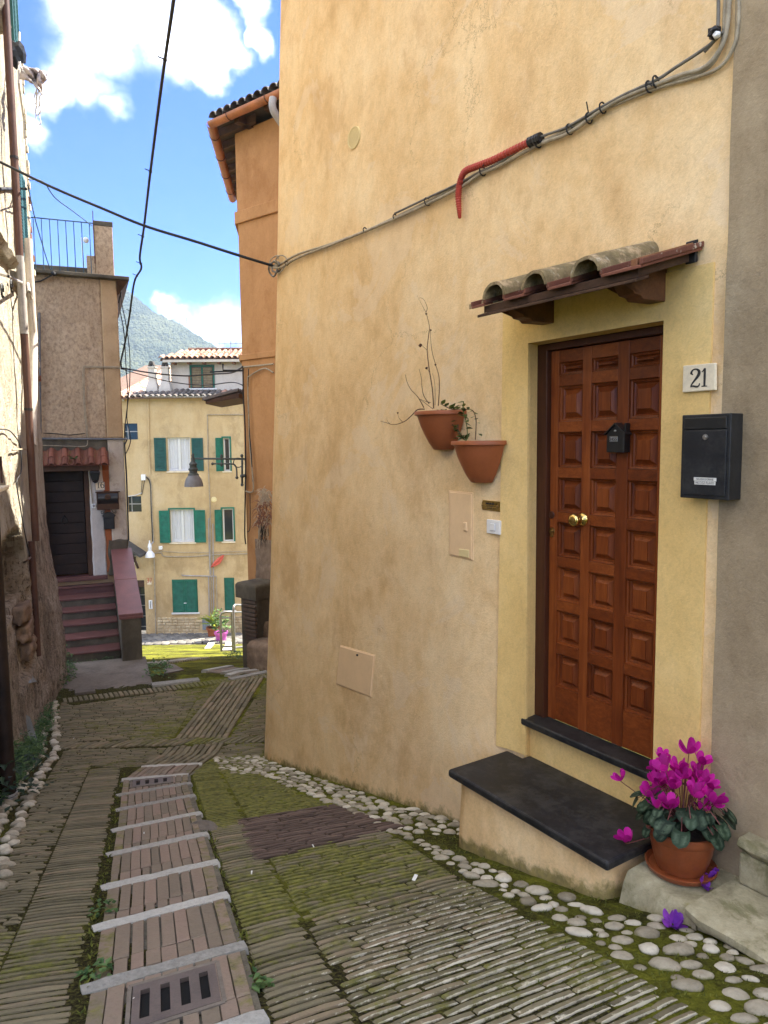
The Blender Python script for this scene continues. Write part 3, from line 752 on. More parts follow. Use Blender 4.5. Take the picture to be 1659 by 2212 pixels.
for k in range(-6, 7):
    z = vc.z + rz * .88 * k / 6.8; hw = ru * .88 * math.sqrt(max(0, 1 - (k / 6.8) ** 2))
    mb.pbox(MW, q[0] - hw, q[0] + hw, z - .0045, z + .0035, q[2] + .002, q[2] + .010)
mb.build('air_vent', M['vent_plastic'], ochre, fixn=True)

# ------------------------------------------------------------------ the grey house on the right
grey = thing('grey_house', 'grey brown rendered house adjoining the ochre house at the black mailbox', 'house', MW.P(2.6, gz(2.2), -.3))
mb = MB(); us = [UB - .012 + .12 * i for i in range(40)]; zs = [-2.9 + .15 * i for i in range(56)]
vs = []; tint = []
for z in zs:
    for u in us:
        p = MW.P(u, z, .018 + .008 * noise.noise(V((u * 2.2, z * 2.2, 4))) + .004 * noise.noise(V((u * 9, z * 9, 4)))); vs.append(p); tint.append((0, max(0, min(1, .5 - (p.z - gz(p.y)) / .4)), 0))
nn = len(us); mb.v = vs; mb.t = tint; mb.f = [(j * nn + i, j * nn + i + 1, (j + 1) * nn + i + 1, (j + 1) * nn + i) for j in range(len(zs) - 1) for i in range(nn - 1)]; mb.mi = [0] * len(mb.f)
mb.build('wall', M['grey_render'], grey, smooth=True)
mb = MB(); zt_ = zs[-1]
mb.hexa([MW.P(UB + .004, zt_ - .1, -.01), MW.P(us[-1], zt_ - .1, -.01), MW.P(us[-1], zt_ - .1, -6), MW.P(UB + .004, zt_ - .1, -6), MW.P(UB + .004, zt_ + .1, -.01), MW.P(us[-1], zt_ + .1, -.01), MW.P(us[-1], zt_ + .1, -6), MW.P(UB + .004, zt_ + .1, -6)])
mb.build('roof', M['roof_grey'], grey)
# ------------------------------------------------------------------ the ground
AX = V((-.317, .948, 0)).normalized(); AP = V((AX.y, -AX.x, 0))     # down the alley / across it to the right
LAND_Z = -3.62
def in_landing(x, y):
    # right edge of the landing in front of the red steps
    return y > 9.6 + (x + 5) * .62 and (x + 3.44) * (12.21 - 10.44) - (y - 10.44) * (-4.17 + 3.44) < 0 and x > -8
def ground_h(x, y):
    z = gz(y)
    if y > 11.2 and in_landing(x, y): z = max(z, LAND_Z - .02) if y < 15.5 else z
    return z
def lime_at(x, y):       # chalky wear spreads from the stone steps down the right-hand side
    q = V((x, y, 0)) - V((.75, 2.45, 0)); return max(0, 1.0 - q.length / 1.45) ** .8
def moss_at(x, y):
    m = .20 + .45 * noise.noise(V((x * .9, y * .9, 7)))
    if x > -1.35 - (y - 4.8) * .33 and 4.6 < y < 7.4: m += .42
    if x > -.75 + (3.4 - y) * .33: m += .20 + (.15 if 3.0 < y < 4.2 else 0)
    if x < -1.3: m += .17
    return max(0, min(1, m - .10))
def sheet(name, x0, x1, nx, ys, fn, mat, rel=.0, parent=None, soil=None):
    mb = MB(); n = nx + 1
    for y in ys:
        for i in range(n):
            x = x0 + (x1 - x0) * i / nx; mb.v.append(V((x, y, fn(x, y) + rel * (noise.noise(V((x * 14, y * 14, 0))) + .6 * noise.noise(V((x * 37, y * 37, 3)))))))
    mb.t = [(soil(p.x, p.y), 0, 0) for p in mb.v] if soil else [(0, 0, 0)] * len(mb.v)
    for j in range(len(ys) - 1):
        for i in range(nx): mb.f.append((j * n + i, j * n + i + 1, (j + 1) * n + i + 1, (j + 1) * n + i))
    mb.mi = [0] * len(mb.f)
    return tag(mb.build(name, mat, parent, smooth=True), kind='structure')
ys_near = [1.5 + .025 * i for i in range(240)] + [7.5 + .06 * i for i in range(63)]
paving = sheet('alley_pavement', -5.6, 1.9, 250, ys_near, lambda x, y: gz(y) - .003, M['moss_ground'], .005, soil=lambda x, y: max(.05, min(1, 1.0 - 1.15 * moss_at(x, y) - (.35 if x > .15 + (3.6 - y) * .45 else 0))))  # soil tone is deepened to paint in the shadow between brick rows
sheet('alley_ground', -9, 8, 34, [-8, -4, -1, 0, 1, 2, 3, 4, 5, 6, 7, 8, 9, 10, 11, 11.2], lambda x, y: gz(y) - .05, M['moss_ground'])
slope = sheet('lower_slope', -22, 6, 140, [11.2 + .15 * i for i in range(100)] + [26.2], lambda x, y: gz(y) - .012, M['moss_ground'], .012)
sheet('piazza_ground', -40, 30, 60, [26.2, 27, 28, 29, 30, 31, 34, 40, 60, 90], lambda x, y: gz(y) - .02, M['concrete'])
tag(MB().poly([V((-550, -55, -11)), V((155, -55, -11)), V((155, 910, -11)), V((-550, 910, -11))]).build('terrain', M['moss_ground']), kind='structure')

def clip_rows(poly, o, d):
    """intervals of the line o + t d inside a polygon (xy), any outline"""
    ts = []; n = len(poly); px, py = -d.y, d.x; c0 = px * o.x + py * o.y
    for i in range(n):
        a = poly[i]; b = poly[(i + 1) % n]; fa = px * a[0] + py * a[1] - c0; fb = px * b[0] + py * b[1] - c0
        if (fa > 0) != (fb > 0):
            k = fa / (fa - fb); x = a[0] + (b[0] - a[0]) * k; y = a[1] + (b[1] - a[1]) * k; ts.append(d.x * (x - o.x) + d.y * (y - o.y))
    ts.sort(); return [(ts[i], ts[i + 1]) for i in range(0, len(ts) - 1, 2) if ts[i + 1] - ts[i] > .03]
BRICKS = []
def brick_rows(poly, ang, pitch=.056, w=.040, ln=.265, mat='paving_brick', stag=True, h=.016, gap=.005, full=False, mossk=1.0, holes=()):
    d = V((math.cos(math.radians(ang)), math.sin(math.radians(ang)), 0)); p = V((-d.y, d.x, 0))
    q = [p.x * a + p.y * b for a, b in poly]; k = math.floor(min(q) / pitch)
    while k * pitch < max(q):
        o = p * (k * pitch); k += 1
        for iv in clip_rows(poly, o, d):
            t = iv[0]
            if not full: t -= (random.random() if stag else 0) * ln
            while t < iv[1]:
                L = ln * random.uniform(.92, 1.08); a = max(t, iv[0]); b = min(t + L - gap, iv[1]); t += L
                if b - a < .05: continue
                c = o + d * ((a + b) / 2)
                if any(hole(c.x, c.y) for hole in holes): continue
                BRICKS.append((o + d * a, o + d * b, w * random.uniform(.90, 1.06), h * random.uniform(.88, 1.1), mat, mossk))
def brick_geo(mb, a, b, w, h, mk, zf=None):
    """worn brick on edge: rounded arrises, chalk bloom mostly along the arris towards the foot of the lane"""
    zf = zf or gz
    d = (b - a); L = d.length; d.normalize(); p = V((-d.y, d.x, 0)); j = lambda k=.0025: random.uniform(-k, k)
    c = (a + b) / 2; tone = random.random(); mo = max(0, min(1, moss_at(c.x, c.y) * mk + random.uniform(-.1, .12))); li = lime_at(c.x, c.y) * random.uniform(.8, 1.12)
    tl = random.uniform(-.0022, .001); bow = j(.0009); k0 = len(mb.v); n = 7
    for i, t in enumerate((0, .3, .7, 1)):
        end = i in (0, 3); e = .007 if i == 0 else (-.007 if i == 3 else 0); dr = .004 if end else 0
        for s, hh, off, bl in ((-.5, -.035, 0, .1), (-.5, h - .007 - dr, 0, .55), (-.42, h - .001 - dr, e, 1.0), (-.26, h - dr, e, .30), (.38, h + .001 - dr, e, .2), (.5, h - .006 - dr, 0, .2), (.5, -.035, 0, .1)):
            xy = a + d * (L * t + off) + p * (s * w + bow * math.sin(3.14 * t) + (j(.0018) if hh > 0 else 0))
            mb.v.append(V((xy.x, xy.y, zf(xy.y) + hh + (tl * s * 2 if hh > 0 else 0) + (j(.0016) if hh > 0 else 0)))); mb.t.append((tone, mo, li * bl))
    fs = [(i * n + q, i * n + q + 1, (i + 1) * n + q + 1, (i + 1) * n + q) for i in range(3) for q in range(n - 1)] + [tuple(range(n - 1, -1, -1)), tuple(range(3 * n, 4 * n))]
    mb.f += [tuple(v + k0 for v in f_)[::-1] for f_ in fs]; mb.mi += [0] * len(fs)

LS = V((-1.09, 2.43, 0)); RS = V((-.57, 2.70, 0))        # edges of the stepped strip
def onL(t, off=0.0): q = LS + AX * t - AP * off; return (q.x, q.y)
def onR(t, off=0.0): q = RS + AX * t + AP * off; return (q.x, q.y)
LC0 = (-1.50, 2.4); LC1 = (-2.13, 3.84); LC2 = (-2.69, 5.26); LC3 = (-3.56, 7.72); LC4 = (-4.45, 9.66)
RE = [(1.12, 2.0), (.90, 2.48), (.64, 3.03), (.36, 3.55), (.10, 4.20), (-.22, 4.85), (-.55, 5.35), (-1.2, 6.43)]
brick_rows([onL(-1.4, .028), onL(4.62, .028), onL(4.62, .315), onL(-1.4, .315)], 19, full=True, pitch=.042, w=.0265, ln=.29, h=.0045)
brick_rows([onL(-1.4, .318), onL(4.62, .318), (-2.9, 6.9), (-3.28, 6.9), LC2, LC1, LC0, (-1.2, 1.6)], 19, pitch=.042, w=.0265, h=.0045)
brick_rows([onL(4.62, .05), (-2.9, 6.9), (-3.28, 6.9), LC3, (-2.42, 7.74), (-2.42, 6.85)], 8, pitch=.042, w=.0265, h=.0045)
stair_end = 4.55
darkq = [(-.98, 4.75), (-.40, 5.12), (.05, 4.55), (-.72, 3.88)]
def in_poly(poly):
    n = len(poly); ar = sum(poly[i][0] * poly[(i + 1) % n][1] - poly[(i + 1) % n][0] * poly[i][1] for i in range(n)); sg = 1 if ar > 0 else -1
    return lambda x, y: all(sg * ((poly[(i + 1) % n][0] - poly[i][0]) * (y - poly[i][1]) - (poly[(i + 1) % n][1] - poly[i][1]) * (x - poly[i][0])) > 0 for i in range(n))
indark = in_poly(darkq)
brick_rows([onR(-1.4, .02), onR(4.4, .02), onR(4.4, .285), onR(-1.4, .285)], 33, full=True, holes=(indark,), pitch=.045, w=.028, h=.0062)
def rightzone(x, y):
    q = V((x, y, 0)); s = (q - RS).dot(AP)
    if s < .29: return False
    for (xa, ya), (xb, yb) in zip(RE, RE[1:]):
        if ya <= y <= yb: return x < xa + (xb - xa) * (y - ya) / (yb - ya)
    return y < 2.0
brick_rows([onR(-1.4, .289), (1.45, 1.6)] + RE + [onR(4.1, .289)], 33.4, holes=(indark,), pitch=.045, w=.0275, h=.0062, ln=.30)
dcx, dcy = sum(p[0] for p in darkq) / 4, sum(p[1] for p in darkq) / 4
brick_rows([(dcx + (x - dcx) * 1.13, dcy + (y - dcy) * 1.06) for x, y in darkq], 33.4, mat='dark_brick', h=.011, w=.032, pitch=.045, mossk=.10)
brick_rows([(-1.82, 6.46), (-1.2, 6.46), (-1.05, 6.9), (-1.0, 7.6), (-1.4, 7.86), (-1.82, 7.82)], 20, pitch=.042, w=.0265, h=.0045)
BANDL = [(-3.66, 7.71), (-1.02, 7.90), (-1.02, 8.16), (-3.76, 7.95)]
brick_rows(BANDL, 62, pitch=.062, w=.048, full=True)
brick_rows([(-2.40, 6.82), (-1.82, 6.90), (-1.83, 7.85), (-2.40, 7.76)], 90, pitch=.066, w=.056, mossk=.3)
brick_rows([(-2.40, 8.02), (-1.84, 8.06), (-1.86, 11.0), (-2.44, 10.68)], 91, pitch=.066, w=.056, mossk=.3)
brick_rows([(-3.78, 7.97), (-2.44, 8.04), (-2.66, 10.3), (-3.1, 10.15), (-4.2, 9.46), LC4], 10, pitch=.042, w=.0265, h=.0045)
brick_rows([(-2.44, 8.04), (-2.42, 8.04), (-2.46, 10.6), (-2.66, 10.3)], 10, pitch=.042, w=.0265, h=.0045)
brick_rows([(-1.80, 8.10), (-1.0, 8.16), (-.6, 10), (-.9, 11.2), (-1.82, 11.0)], 18, pitch=.042, w=.0265, h=.0045)
brick_rows([(-4.38, 9.58), (-3.1, 10.18), (-2.0, 10.80), (-1.2, 11.15), (-1.3, 11.4), (-2.2, 11.05), (-3.2, 10.42), (-4.5, 9.80)], 118, pitch=.066, w=.05, full=True)

def inview(p):
    d = p.dot(_F)
    if d < .2: return False
    x = CX + FPX * p.dot(_R) / d; y = CY - FPX * p.dot(_U) / d
    return -40 < x < 1700 and -40 < y < 2250
recs = []
for b in BRICKS:
    c = (b[0] + b[1]) / 2; c.z = gz(c.y); recs.append((0 if inview(c) else 1, c.length, b))
recs.sort(key=lambda r: (r[0], r[1]))
rest = {}
for i, (o_, dist, (a, b, w, h, mat, mk)) in enumerate(recs):
    if i < 300:
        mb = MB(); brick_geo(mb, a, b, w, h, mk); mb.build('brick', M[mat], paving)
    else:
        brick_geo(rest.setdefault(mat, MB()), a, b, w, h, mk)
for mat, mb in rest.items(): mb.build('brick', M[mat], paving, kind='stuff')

# ---- stepped strip: white nosing stones with clay treads between
NOS = [(-.83, 2.56), (-1.015, 3.105), (-1.18, 3.605), (-1.37, 4.155), (-1.545, 4.68), (-1.735, 5.235), (-1.90, 5.715), (-2.06, 6.225), (-2.09, 6.805)]
NA = [31.5, 33.7, 33.9, 35.9, 36.8, 38, 34.8, 16, 9]
NOS = [(-.66, 2.03)] + NOS; NA = [31] + NA
def rough_bar(a, b, w, h, z0, mat, name, parent, amp=.004, n=14, tint=None):
    d = (b - a); L = d.length; d.normalize(); p = V((-d.y, d.x, 0)); mb = MB(); loops = []
    for i in range(n + 1):
        t = i / n; c = a + d * (L * t); zz = z0(c.y) if callable(z0) else z0
        k = lambda s: amp * noise.noise(V((c.x * 14 + s * 3.1, c.y * 14, s)))
        e = .012 if 0 < i < n else .02
        prof = [(-w / 2, -.09), (-w / 2 + k(1), -e), (-w / 2 + e * .7 + k(2), k(3)), (w / 2 - e * .7 + k(4), k(5)), (w / 2 + k(6), -e), (w / 2, -.09)]
        loops.append([V((c.x, c.y, zz)) + p * s + V((0, 0, h + q)) for s, q in prof])
    mb.loft(loops, True, True, tint or (random.uniform(.3, .9), .12, .1)); return mb.build(name, mat, parent, fixn=True, autosm=40)
for i, ((x, y), an) in enumerate(zip(NOS, NA)):
    d = V((math.cos(math.radians(an)), math.sin(math.radians(an)), 0)); c = V((x, y, 0)); hw = .305 if i < 8 else .285
    rough_bar(c - d * hw, c + d * hw, (.070 if i > 0 else .08), .019, lambda Y, y=y: gz(y) + (gz(Y) - gz(y)) * .75, M['nosing_stone'], 'nosing_stone', paving)
grates = [(0, .12, .36, .20, .43), (7, .14, .40, .13, .42)]
for i in range(len(NOS) - 1):
    p0 = V((*NOS[i], 0)); p1 = V((*NOS[i + 1], 0)); ax = (p1 - p0); L = ax.length; ax.normalize(); n0 = math.radians(NA[i]); n1 = math.radians(NA[i + 1])
    d0 = V((math.cos(n0), math.sin(n0), 0)); d1 = V((math.cos(n1), math.sin(n1), 0))
    h0 = gz(p0.y) + .008; h1 = gz(p1.y) + .018
    def TP(s, t):       # s across -.5..+.5, t along 0..1
        q = (p0 + d0 * (s * .575)) * (1 - t) + (p1 + d1 * (s * .575)) * t; return V((q.x, q.y, h0 + (h1 - h0) * t + (gz(q.y) - gz((p0 * (1 - t) + p1 * t).y)) * .75))
    # mortar bed
    mb = MB(); vs = [TP(-.52 + 1.04 * a / 8, b / 8) + V((0, 0, -.012 + .005 * noise.noise(TP(a / 8, b / 8) * 30))) for b in range(9) for a in range(9)]
    mb.add(vs, [(b * 9 + a, b * 9 + a + 1, (b + 1) * 9 + a + 1, (b + 1) * 9 + a) for b in range(8) for a in range(8)]); mb.build('tread_bed', M['mortar'], paving, smooth=True)
    te0 = .05 / L; te1 = 1 - .05 / L
    split = te0 + (te1 - te0) * random.uniform(.20, .30); cols = random.choice([9, 9, 10])
    if i == 6: cols = 10
    for (ta, tb) in ((te0, split), (split, te1)):
        s = -.47
        for c in range(cols):
            wd = .94 / cols * random.uniform(.92, 1.08); sa, sb = s, min(s + wd, .48); s += wd
            if sb - sa < .03: continue
            g = .003 + random.random() ** 5 * .014; g /= .575; gt = .003 / L
            A, B = ta + gt, tb - gt
            skip = False
            for gi, ga, gb, gsa, gsb in grates:
                if i == gi and sb > -.5 + gsa - .02 and sa < .5 - (1 - gsb - .43) and sa < gsb - .03:
                    pass
            if i == 0 and -.22 < (sa + sb) / 2 < .30 and B > .30 and A < .9:
                if A > .8: continue
                if ta == split: A = .84
                else: continue
            if i == 7 and -.34 < (sa + sb) / 2 < .24 and ta == split: continue
            if B - A < .05: continue
            lift = random.uniform(-.003, .003); e = .004
            q = [TP(sa + g / 2, A), TP(sb - g / 2, A), TP(sb - g / 2, B), TP(sa + g / 2, B)]
            ctr = sum(q, V()) / 4; top = [k + (ctr - k) * .05 + V((0, 0, .006 + lift + random.uniform(-.0015, .0015))) for k in q]; bot = [k - V((0, 0, .04)) for k in q]
            side = 1 if abs((sa + sb) / 2) > .40 else 0
            mb = MB().add(bot + [k + V((0, 0, .001 + lift)) for k in q] + top, [(8, 9, 10, 11)] + [(r * 4 + k, r * 4 + (k + 1) % 4, (r + 1) * 4 + (k + 1) % 4, (r + 1) * 4 + k) for r in range(2) for k in range(4)], (random.random(), .40 if side else .10 + .1 * random.random(), .05))
            mb.build('tread_brick', M['tread_clay'], paving)
    for gi in (0, 7):
        if i != gi: continue
        sa, sb, ta, tb = (-.215, .295, .30, .80) if gi == 0 else (-.33, .23, .36, .80)
        mb = MB(); nsl = 4; xs = []; w = sb - sa
        cols_ = [sa]
        for k in range(nsl):
            c = sa + w * (k + .62) / (nsl + .30); cols_ += [c - .016 / .575, c + .016 / .575]
        cols_.append(sb); tl, th = ta + (tb - ta) * .16, tb - (tb - ta) * .16; rows_ = [ta, tl, th, tb]; up = V((0, 0, .012)); thk = V((0, 0, -.020))
        for a in range(len(cols_) - 1):
            for b in range(3):
                if b == 1 and a % 2 == 1: continue
                q = [TP(cols_[a], rows_[b]), TP(cols_[a + 1], rows_[b]), TP(cols_[a + 1], rows_[b + 1]), TP(cols_[a], rows_[b + 1])]
                mb.hexa([k + up + thk for k in q] + [k + up for k in q])
        g = mb.build('drain_grate', M['grate_iron'], paving)
        bm = bmesh.new(); bm.from_mesh(g.data); bmesh.ops.remove_doubles(bm, verts=bm.verts, dist=.0004); 
        seen = {}
        for f_ in list(bm.faces):
            key = tuple(sorted(v.index for v in f_.verts)); seen.setdefault(key, []).append(f_)
        bmesh.ops.delete(bm, geom=[f_ for v in seen.values() if len(v) > 1 for f_ in v], context='FACES_ONLY'); bm.to_mesh(g.data); bm.free()
        MB().poly([TP(sa + .01, ta + .02) + V((0, 0, -.005)), TP(sb - .01, ta + .02) + V((0, 0, -.005)), TP(sb - .01, tb - .02) + V((0, 0, -.005)), TP(sa + .01, tb - .02) + V((0, 0, -.005))]).build('drain_pit', M['drain_dark'], paving)
        # rim
        for (a1, b1, a2, b2) in ((sa - .02, ta - .02, sb + .02, ta - .02), (sb + .02, ta - .02, sb + .02, tb + .02), (sb + .02, tb + .02, sa - .02, tb + .02), (sa - .02, tb + .02, sa - .02, ta - .02)):
            MB().tube([TP(a1, b1) + V((0, 0, .004)), TP(a2, b2) + V((0, 0, .004))], .010, 4).build('grate_rim', M['concrete'], paving)

# ---- rounded white stones along both walls
cob_me = []
for k in range(10):
    mb = MB(); mb.ball((0, 0, 0), 1.0, 2)
    sd = V((k * 7.3, k * 3.1, 0)); el = random.uniform(.8, 1.15)
    mb.v = [V((p.x * (1 + .2 * noise.noise(p * 1.1 + sd)) * el, p.y * (1 + .2 * noise.noise(p * 1.2 + sd + V((5, 0, 0)))) / el, p.z * (1 + .12 * noise.noise(p * 2 + sd)))) * (1 + .09 * noise.noise(p * 3.2 + sd)) for p in mb.v]
    mb.t = [((k * .37) % 1, max(0, .40 - .42 * p.z), .0) for p in mb.v]
    cob_me.append(mb.mesh('cobble', M['cobble_white'], True))
ncob = 0
def cobble(x, y, rx, ry, ang, h=.028, sink=.012):
    global ncob
    ca, sa = math.cos(ang), math.sin(ang); z = gz(y)
    sl = (gz(y + .02) - gz(y - .02)) / .04
    X = V((ca, sa, sl * sa)).normalized() * rx; Y = V((-sa, ca, sl * ca)).normalized() * ry; Z = X.cross(Y).normalized() * h
    inst('cobble', random.choice(cob_me), frame((x, y, z + sink), X, Y, Z), paving); ncob += 1
# left: packed three abreast
Lc = [(-1.62, 2.4), (-2.28, 3.84), (-2.47, 4.30), (-2.86, 5.26), (-3.72, 7.72), (-4.62, 9.68)]
s = 0.0; pts = []
for (xa, ya), (xb, yb) in zip(Lc, Lc[1:]):
    L = math.hypot(xb - xa, yb - ya); k = 0
    while k < L:
        t = k / L; pts.append((xa + (xb - xa) * t, ya + (yb - ya) * t)); k += .094
for (x, y) in pts:
    if y < 3.4: continue
    n3 = 3 if y < 6 else 2
    for q in range(n3):
        off = (q - (n3 - 1) / 2) * (.126 if n3 == 3 else .14) + random.uniform(-.02, .02)
        if random.random() < .06: continue
        cobble(x + AP.x * off, y + AP.y * off + random.uniform(-.015, .015), random.uniform(.042, .058), random.uniform(.030, .042), math.atan2(AP.y, AP.x) + random.uniform(-.3, .3), random.uniform(.022, .032), .004)
# right: looser, set in moss
placed = []
def right_edge(y):
    for (xa, ya), (xb, yb) in zip(RE, RE[1:]):
        if ya <= y <= yb: return xa + (xb - xa) * (y - ya) / (yb - ya)
    return RE[0][0] if y < 2 else RE[-1][0] + (RE[-1][1] - y) * .6
tries = 0
while tries < 9000:
    tries += 1
    y = random.uniform(1.95, 7.35)
    near = y < 4.4
    x0 = right_edge(y) + (.06 if near else .03)
    # wall line
    uw = None
    q = V((0, y, 0)); xw = MW.P0.x + MW.a.x * ((y - MW.P0.y) / MW.a.y)
    x1 = xw - .04
    if y < 4.35:
        slab = MW.P((.6), 0, .56); x1 = xw - .56 / .835 * 1.0 - .02 if y > 3.0 else xw - .44 / .835
    elif y > 5: x1 = xw - .20 / .835
    if y > 7.0: x1 = -1.2
    if y > 6.4: x0 = -1.48 - (y - 6.4) * .35
    if x1 < x0: continue
    x = random.uniform(x0, x1)
    if y < 2.5 and x > 1.30: continue
    r = random.choice((.026, .032, .036, .040, .046, .052)) * random.uniform(.78, 1.0) if near else random.uniform(.028, .044)
    if y > 5.6: r *= .9
    dmin = 1.0 if y > 4.6 else 1.14
    if any((x - a) ** 2 + (y - b) ** 2 < ((r + c_) * dmin) ** 2 for a, b, c_ in placed): continue
    placed.append((x, y, r)); cobble(x, y, r * 1.28, r * .9, math.radians(-20 + random.uniform(-35, 35)), r * random.uniform(.42, .62), random.uniform(-.008, .003))
# small concrete patch with a water cover set into one tread
mb = MB(); c = V((-1.22, 4.52, 0)); c.z = gz(c.y) + .004
mb.lathe([(.0, .020), (.055, .020), (.06, .012), (.066, .017), (.085, .017), (.105, .004), (.12, -.02)], c, 24); mb.build('water_cover', M['concrete'], paving, smooth=True)

# ---- concrete landing in front of the red steps
lp = [(-4.50, 9.84), (-3.44, 10.46), (-4.16, 12.30), (-6.6, 11.6)]
mb = MB(); N = len(lp); top = [V((x, y, LAND_Z + (gz(y) - LAND_Z) * (.9 if y < 11 else 0))) for x, y in lp]; bot = [V((x, y, -4.6)) for x, y in lp]
mb.add(bot + top, [tuple(range(N, 2 * N))] + [(i, (i + 1) % N, N + (i + 1) % N, N + i) for i in range(N)])
landing = tag(mb.build('landing', M['concrete'], None, fixn=True), kind='structure')
rough_bar(V((-3.46, 10.46, 0)), V((-2.84, 10.76, 0)), .16, .03, lambda Y: gz(Y), M['nosing_stone'], 'kerb_stone', paving)
c3 = lambda x, y: gr(cr('3', x, y))
mb = MB(); q = [c3(430, 1030), c3(545, 1008), c3(550, 1042), c3(432, 1058)]
mb.hexa([p + V((0, 0, -.02)) for p in q] + [p + V((0, 0, .035)) for p in q]); mb.build('manhole_cover', M['concrete'], landing, bevel=.006, fixn=True)

# ---- lower slope: a second flight of shallow steps going down to the square, a drain and path slabs
low = [((1325, 972), (1540, 928)), ((1310, 950), (1480, 918)), ((1290, 935), (1420, 908)), ((1180, 922), (1330, 893))]
for a, b in low:
    A = c3(*a); B = c3(*b); rough_bar(V((A.x, A.y, 0)), V((B.x, B.y, 0)), .12, .035, lambda Y: gz(Y), M['nosing_stone'], 'nosing_stone', slope)
for (a, b), (c, d) in zip(low, low[1:]):
    A, B, C_, D_ = c3(*a), c3(*b), c3(*c), c3(*d)
    for k in range(16):
        t = (k + .08) / 16; t2 = (k + .9) / 16
        q = [A.lerp(B, t), A.lerp(B, t2), C_.lerp(D_, t2), C_.lerp(D_, t)]; q = [p.lerp(sum(q, V()) / 4, .12) for p in q]
        MB().hexa([p - V((0, 0, .03)) for p in q] + [p + V((0, 0, .014)) for p in q], (random.random(), .15, .15)).build('tread_brick', M['tread_clay'], slope)
q = [c3(945, 935), c3(1060, 912), c3(1000, 878), c3(955, 880)]
MB().hexa([V((p.x, p.y, gz(p.y) - .05)) for p in q] + [V((p.x, p.y, gz(p.y) + .012)) for p in q]).build('path_slab', M['concrete'], slope, fixn=True)
# line drain across the slope
A = c3(855, 876); B = c3(1160, 842); d = (B - A); L = d.length; d.normalize(); p = V((-d.y, d.x, 0)).normalized()
n_ = 22
for k in range(n_):
    a = A + d * (L * (k + .12) / n_); b = A + d * (L * (k + .62) / n_); q = [a - p * .22, b - p * .22, b + p * .22, a + p * .22]
    q = [V((v.x, v.y, gz(v.y))) for v in q]
    MB().hexa([v - V((0, 0, .02)) for v in q] + [v + V((0, 0, .022)) for v in q], (.6, .05, .1)).build('drain_bar', M['sett_pale'], slope)
q = [A - p * .2, B - p * .2, B + p * .2, A + p * .2]; MB().poly([V((v.x, v.y, gz(v.y) + .004)) for v in q]).build('drain_pit', M['drain_dark'], slope)
for quad in ([(1178, 788), (1212, 785), (1243, 727), (1205, 727)], [(1280, 802), (1335, 800), (1338, 745), (1300, 748)]):
    q = [c3(*k) for k in quad]
    for t in range(4):
        a = [q[0].lerp(q[3], t / 4 + .012), q[1].lerp(q[2], t / 4 + .012), q[1].lerp(q[2], (t + 1) / 4 - .012), q[0].lerp(q[3], (t + 1) / 4 - .012)]
        a = [V((v.x, v.y, gz(v.y))) for v in a]
        MB().hexa([v - V((0, 0, .03)) for v in a] + [v + V((0, 0, .03)) for v in a], (random.random(), .05, .1)).build('paving_slab', M['sett_pale'], slope)
# setts in the square under the yellow house
sett_me = []
for k in range(6):
    mb = MB(); mb.hexa([V((-.5, -.5, -.5)), V((.5, -.5, -.5)), V((.5, .5, -.5)), V((-.5, .5, -.5)), V((-.42, -.40, .5)), V((.42, -.42, .5)), V((.41, .41, .5)), V((-.42, .42, .5))], (k / 6, .12, .05)); sett_me.append(mb.mesh('sett', M['setts'], True))
setts = MB(); ns = 0
for r in range(16):
    y = 29.6 - r * .34
    for k in range(30):
        x = -11.6 + k * .32 + (r % 2) * .16 + random.uniform(-.03, .03)
        if not inview(V((x, y, gz(y)))) or x < -11.1: continue
        sx, sy = .29 * random.uniform(.85, 1.05), .30 * random.uniform(.85, 1.05); ns += 1
        if ns > 290: break
        inst('sett', random.choice(sett_me), frame((x, y + random.uniform(-.02, .02), gz(y) + .02), (sx, .02, 0), (-.02, sy, sy * -.2), (0, 0, .09)), slope)
print('bricks', len(BRICKS), 'cobbles', ncob, 'setts', ns)
# ------------------------------------------------------------------ the old stone house on the left
def f(T):
    sp = T.new('ShaderNodeSeparateXYZ', inp={0: T.pos})
    mp = T.new('ShaderNodeMapping', inp={0: T.pos}); mp.inputs['Scale'].default_value = (2, 1, .45)
    a = T.noise(mp.outputs[0], 1.3, 7, .62, .5); b = T.noise(T.pos, 7, 7, .7, .4); c = T.noise(T.pos, 34, 5, .7)
    v = T.math('ADD', T.math('MULTIPLY', a, .5), T.math('MULTIPLY', b, .5))
    hi = T.ramp(v, [(.34, (.20, .17, .125)), (.44, (.38, .335, .26)), (.55, (.50, .455, .37)), (.66, (.56, .52, .44))])
    lo = T.ramp(v, [(.34, (.13, .105, .08)), (.45, (.28, .23, .175)), (.55, (.43, .36, .28)), (.68, (.54, .47, .39))])
    lo = T.mix(T.math('MULTIPLY', T.range(c, .46, .33), .85), lo, (.035, .026, .018)); lo = T.mix(T.math('MULTIPLY', T.range(T.noise(mp.outputs[0], 9, 8, .8, .8), .48, .38), .8), lo, (.045, .034, .022))
    hi = T.mix(T.math('MULTIPLY', T.range(T.noise(mp.outputs[0], 4.5, 7, .75, .5), .56, .64), .75), hi, (.20, .14, .085))
    m = T.range(T.math('ADD', sp.outputs[2], T.math('MULTIPLY_ADD', T.noise(mp.outputs[0], .9, 6, .65), 3.2, -1.6)), -1.35, -1.05)
    T.set(T.b.inputs['Base Color'], T.mix(m, lo, hi)); T.b.inputs['Roughness'].default_value = .95; T.b.inputs['Specular IOR Level'].default_value = .1
    h = T.math('ADD', T.math('MULTIPLY', b, 1.5), T.math('MULTIPLY', c, .6))
    bump(T, h, 1.0, .06)
material('old_wall', f)
old = thing('old_stone_house', 'weathered old stone house with peeling cream plaster and rusty downpipes', 'house', LW.P(0, gz(8.3), -.4))
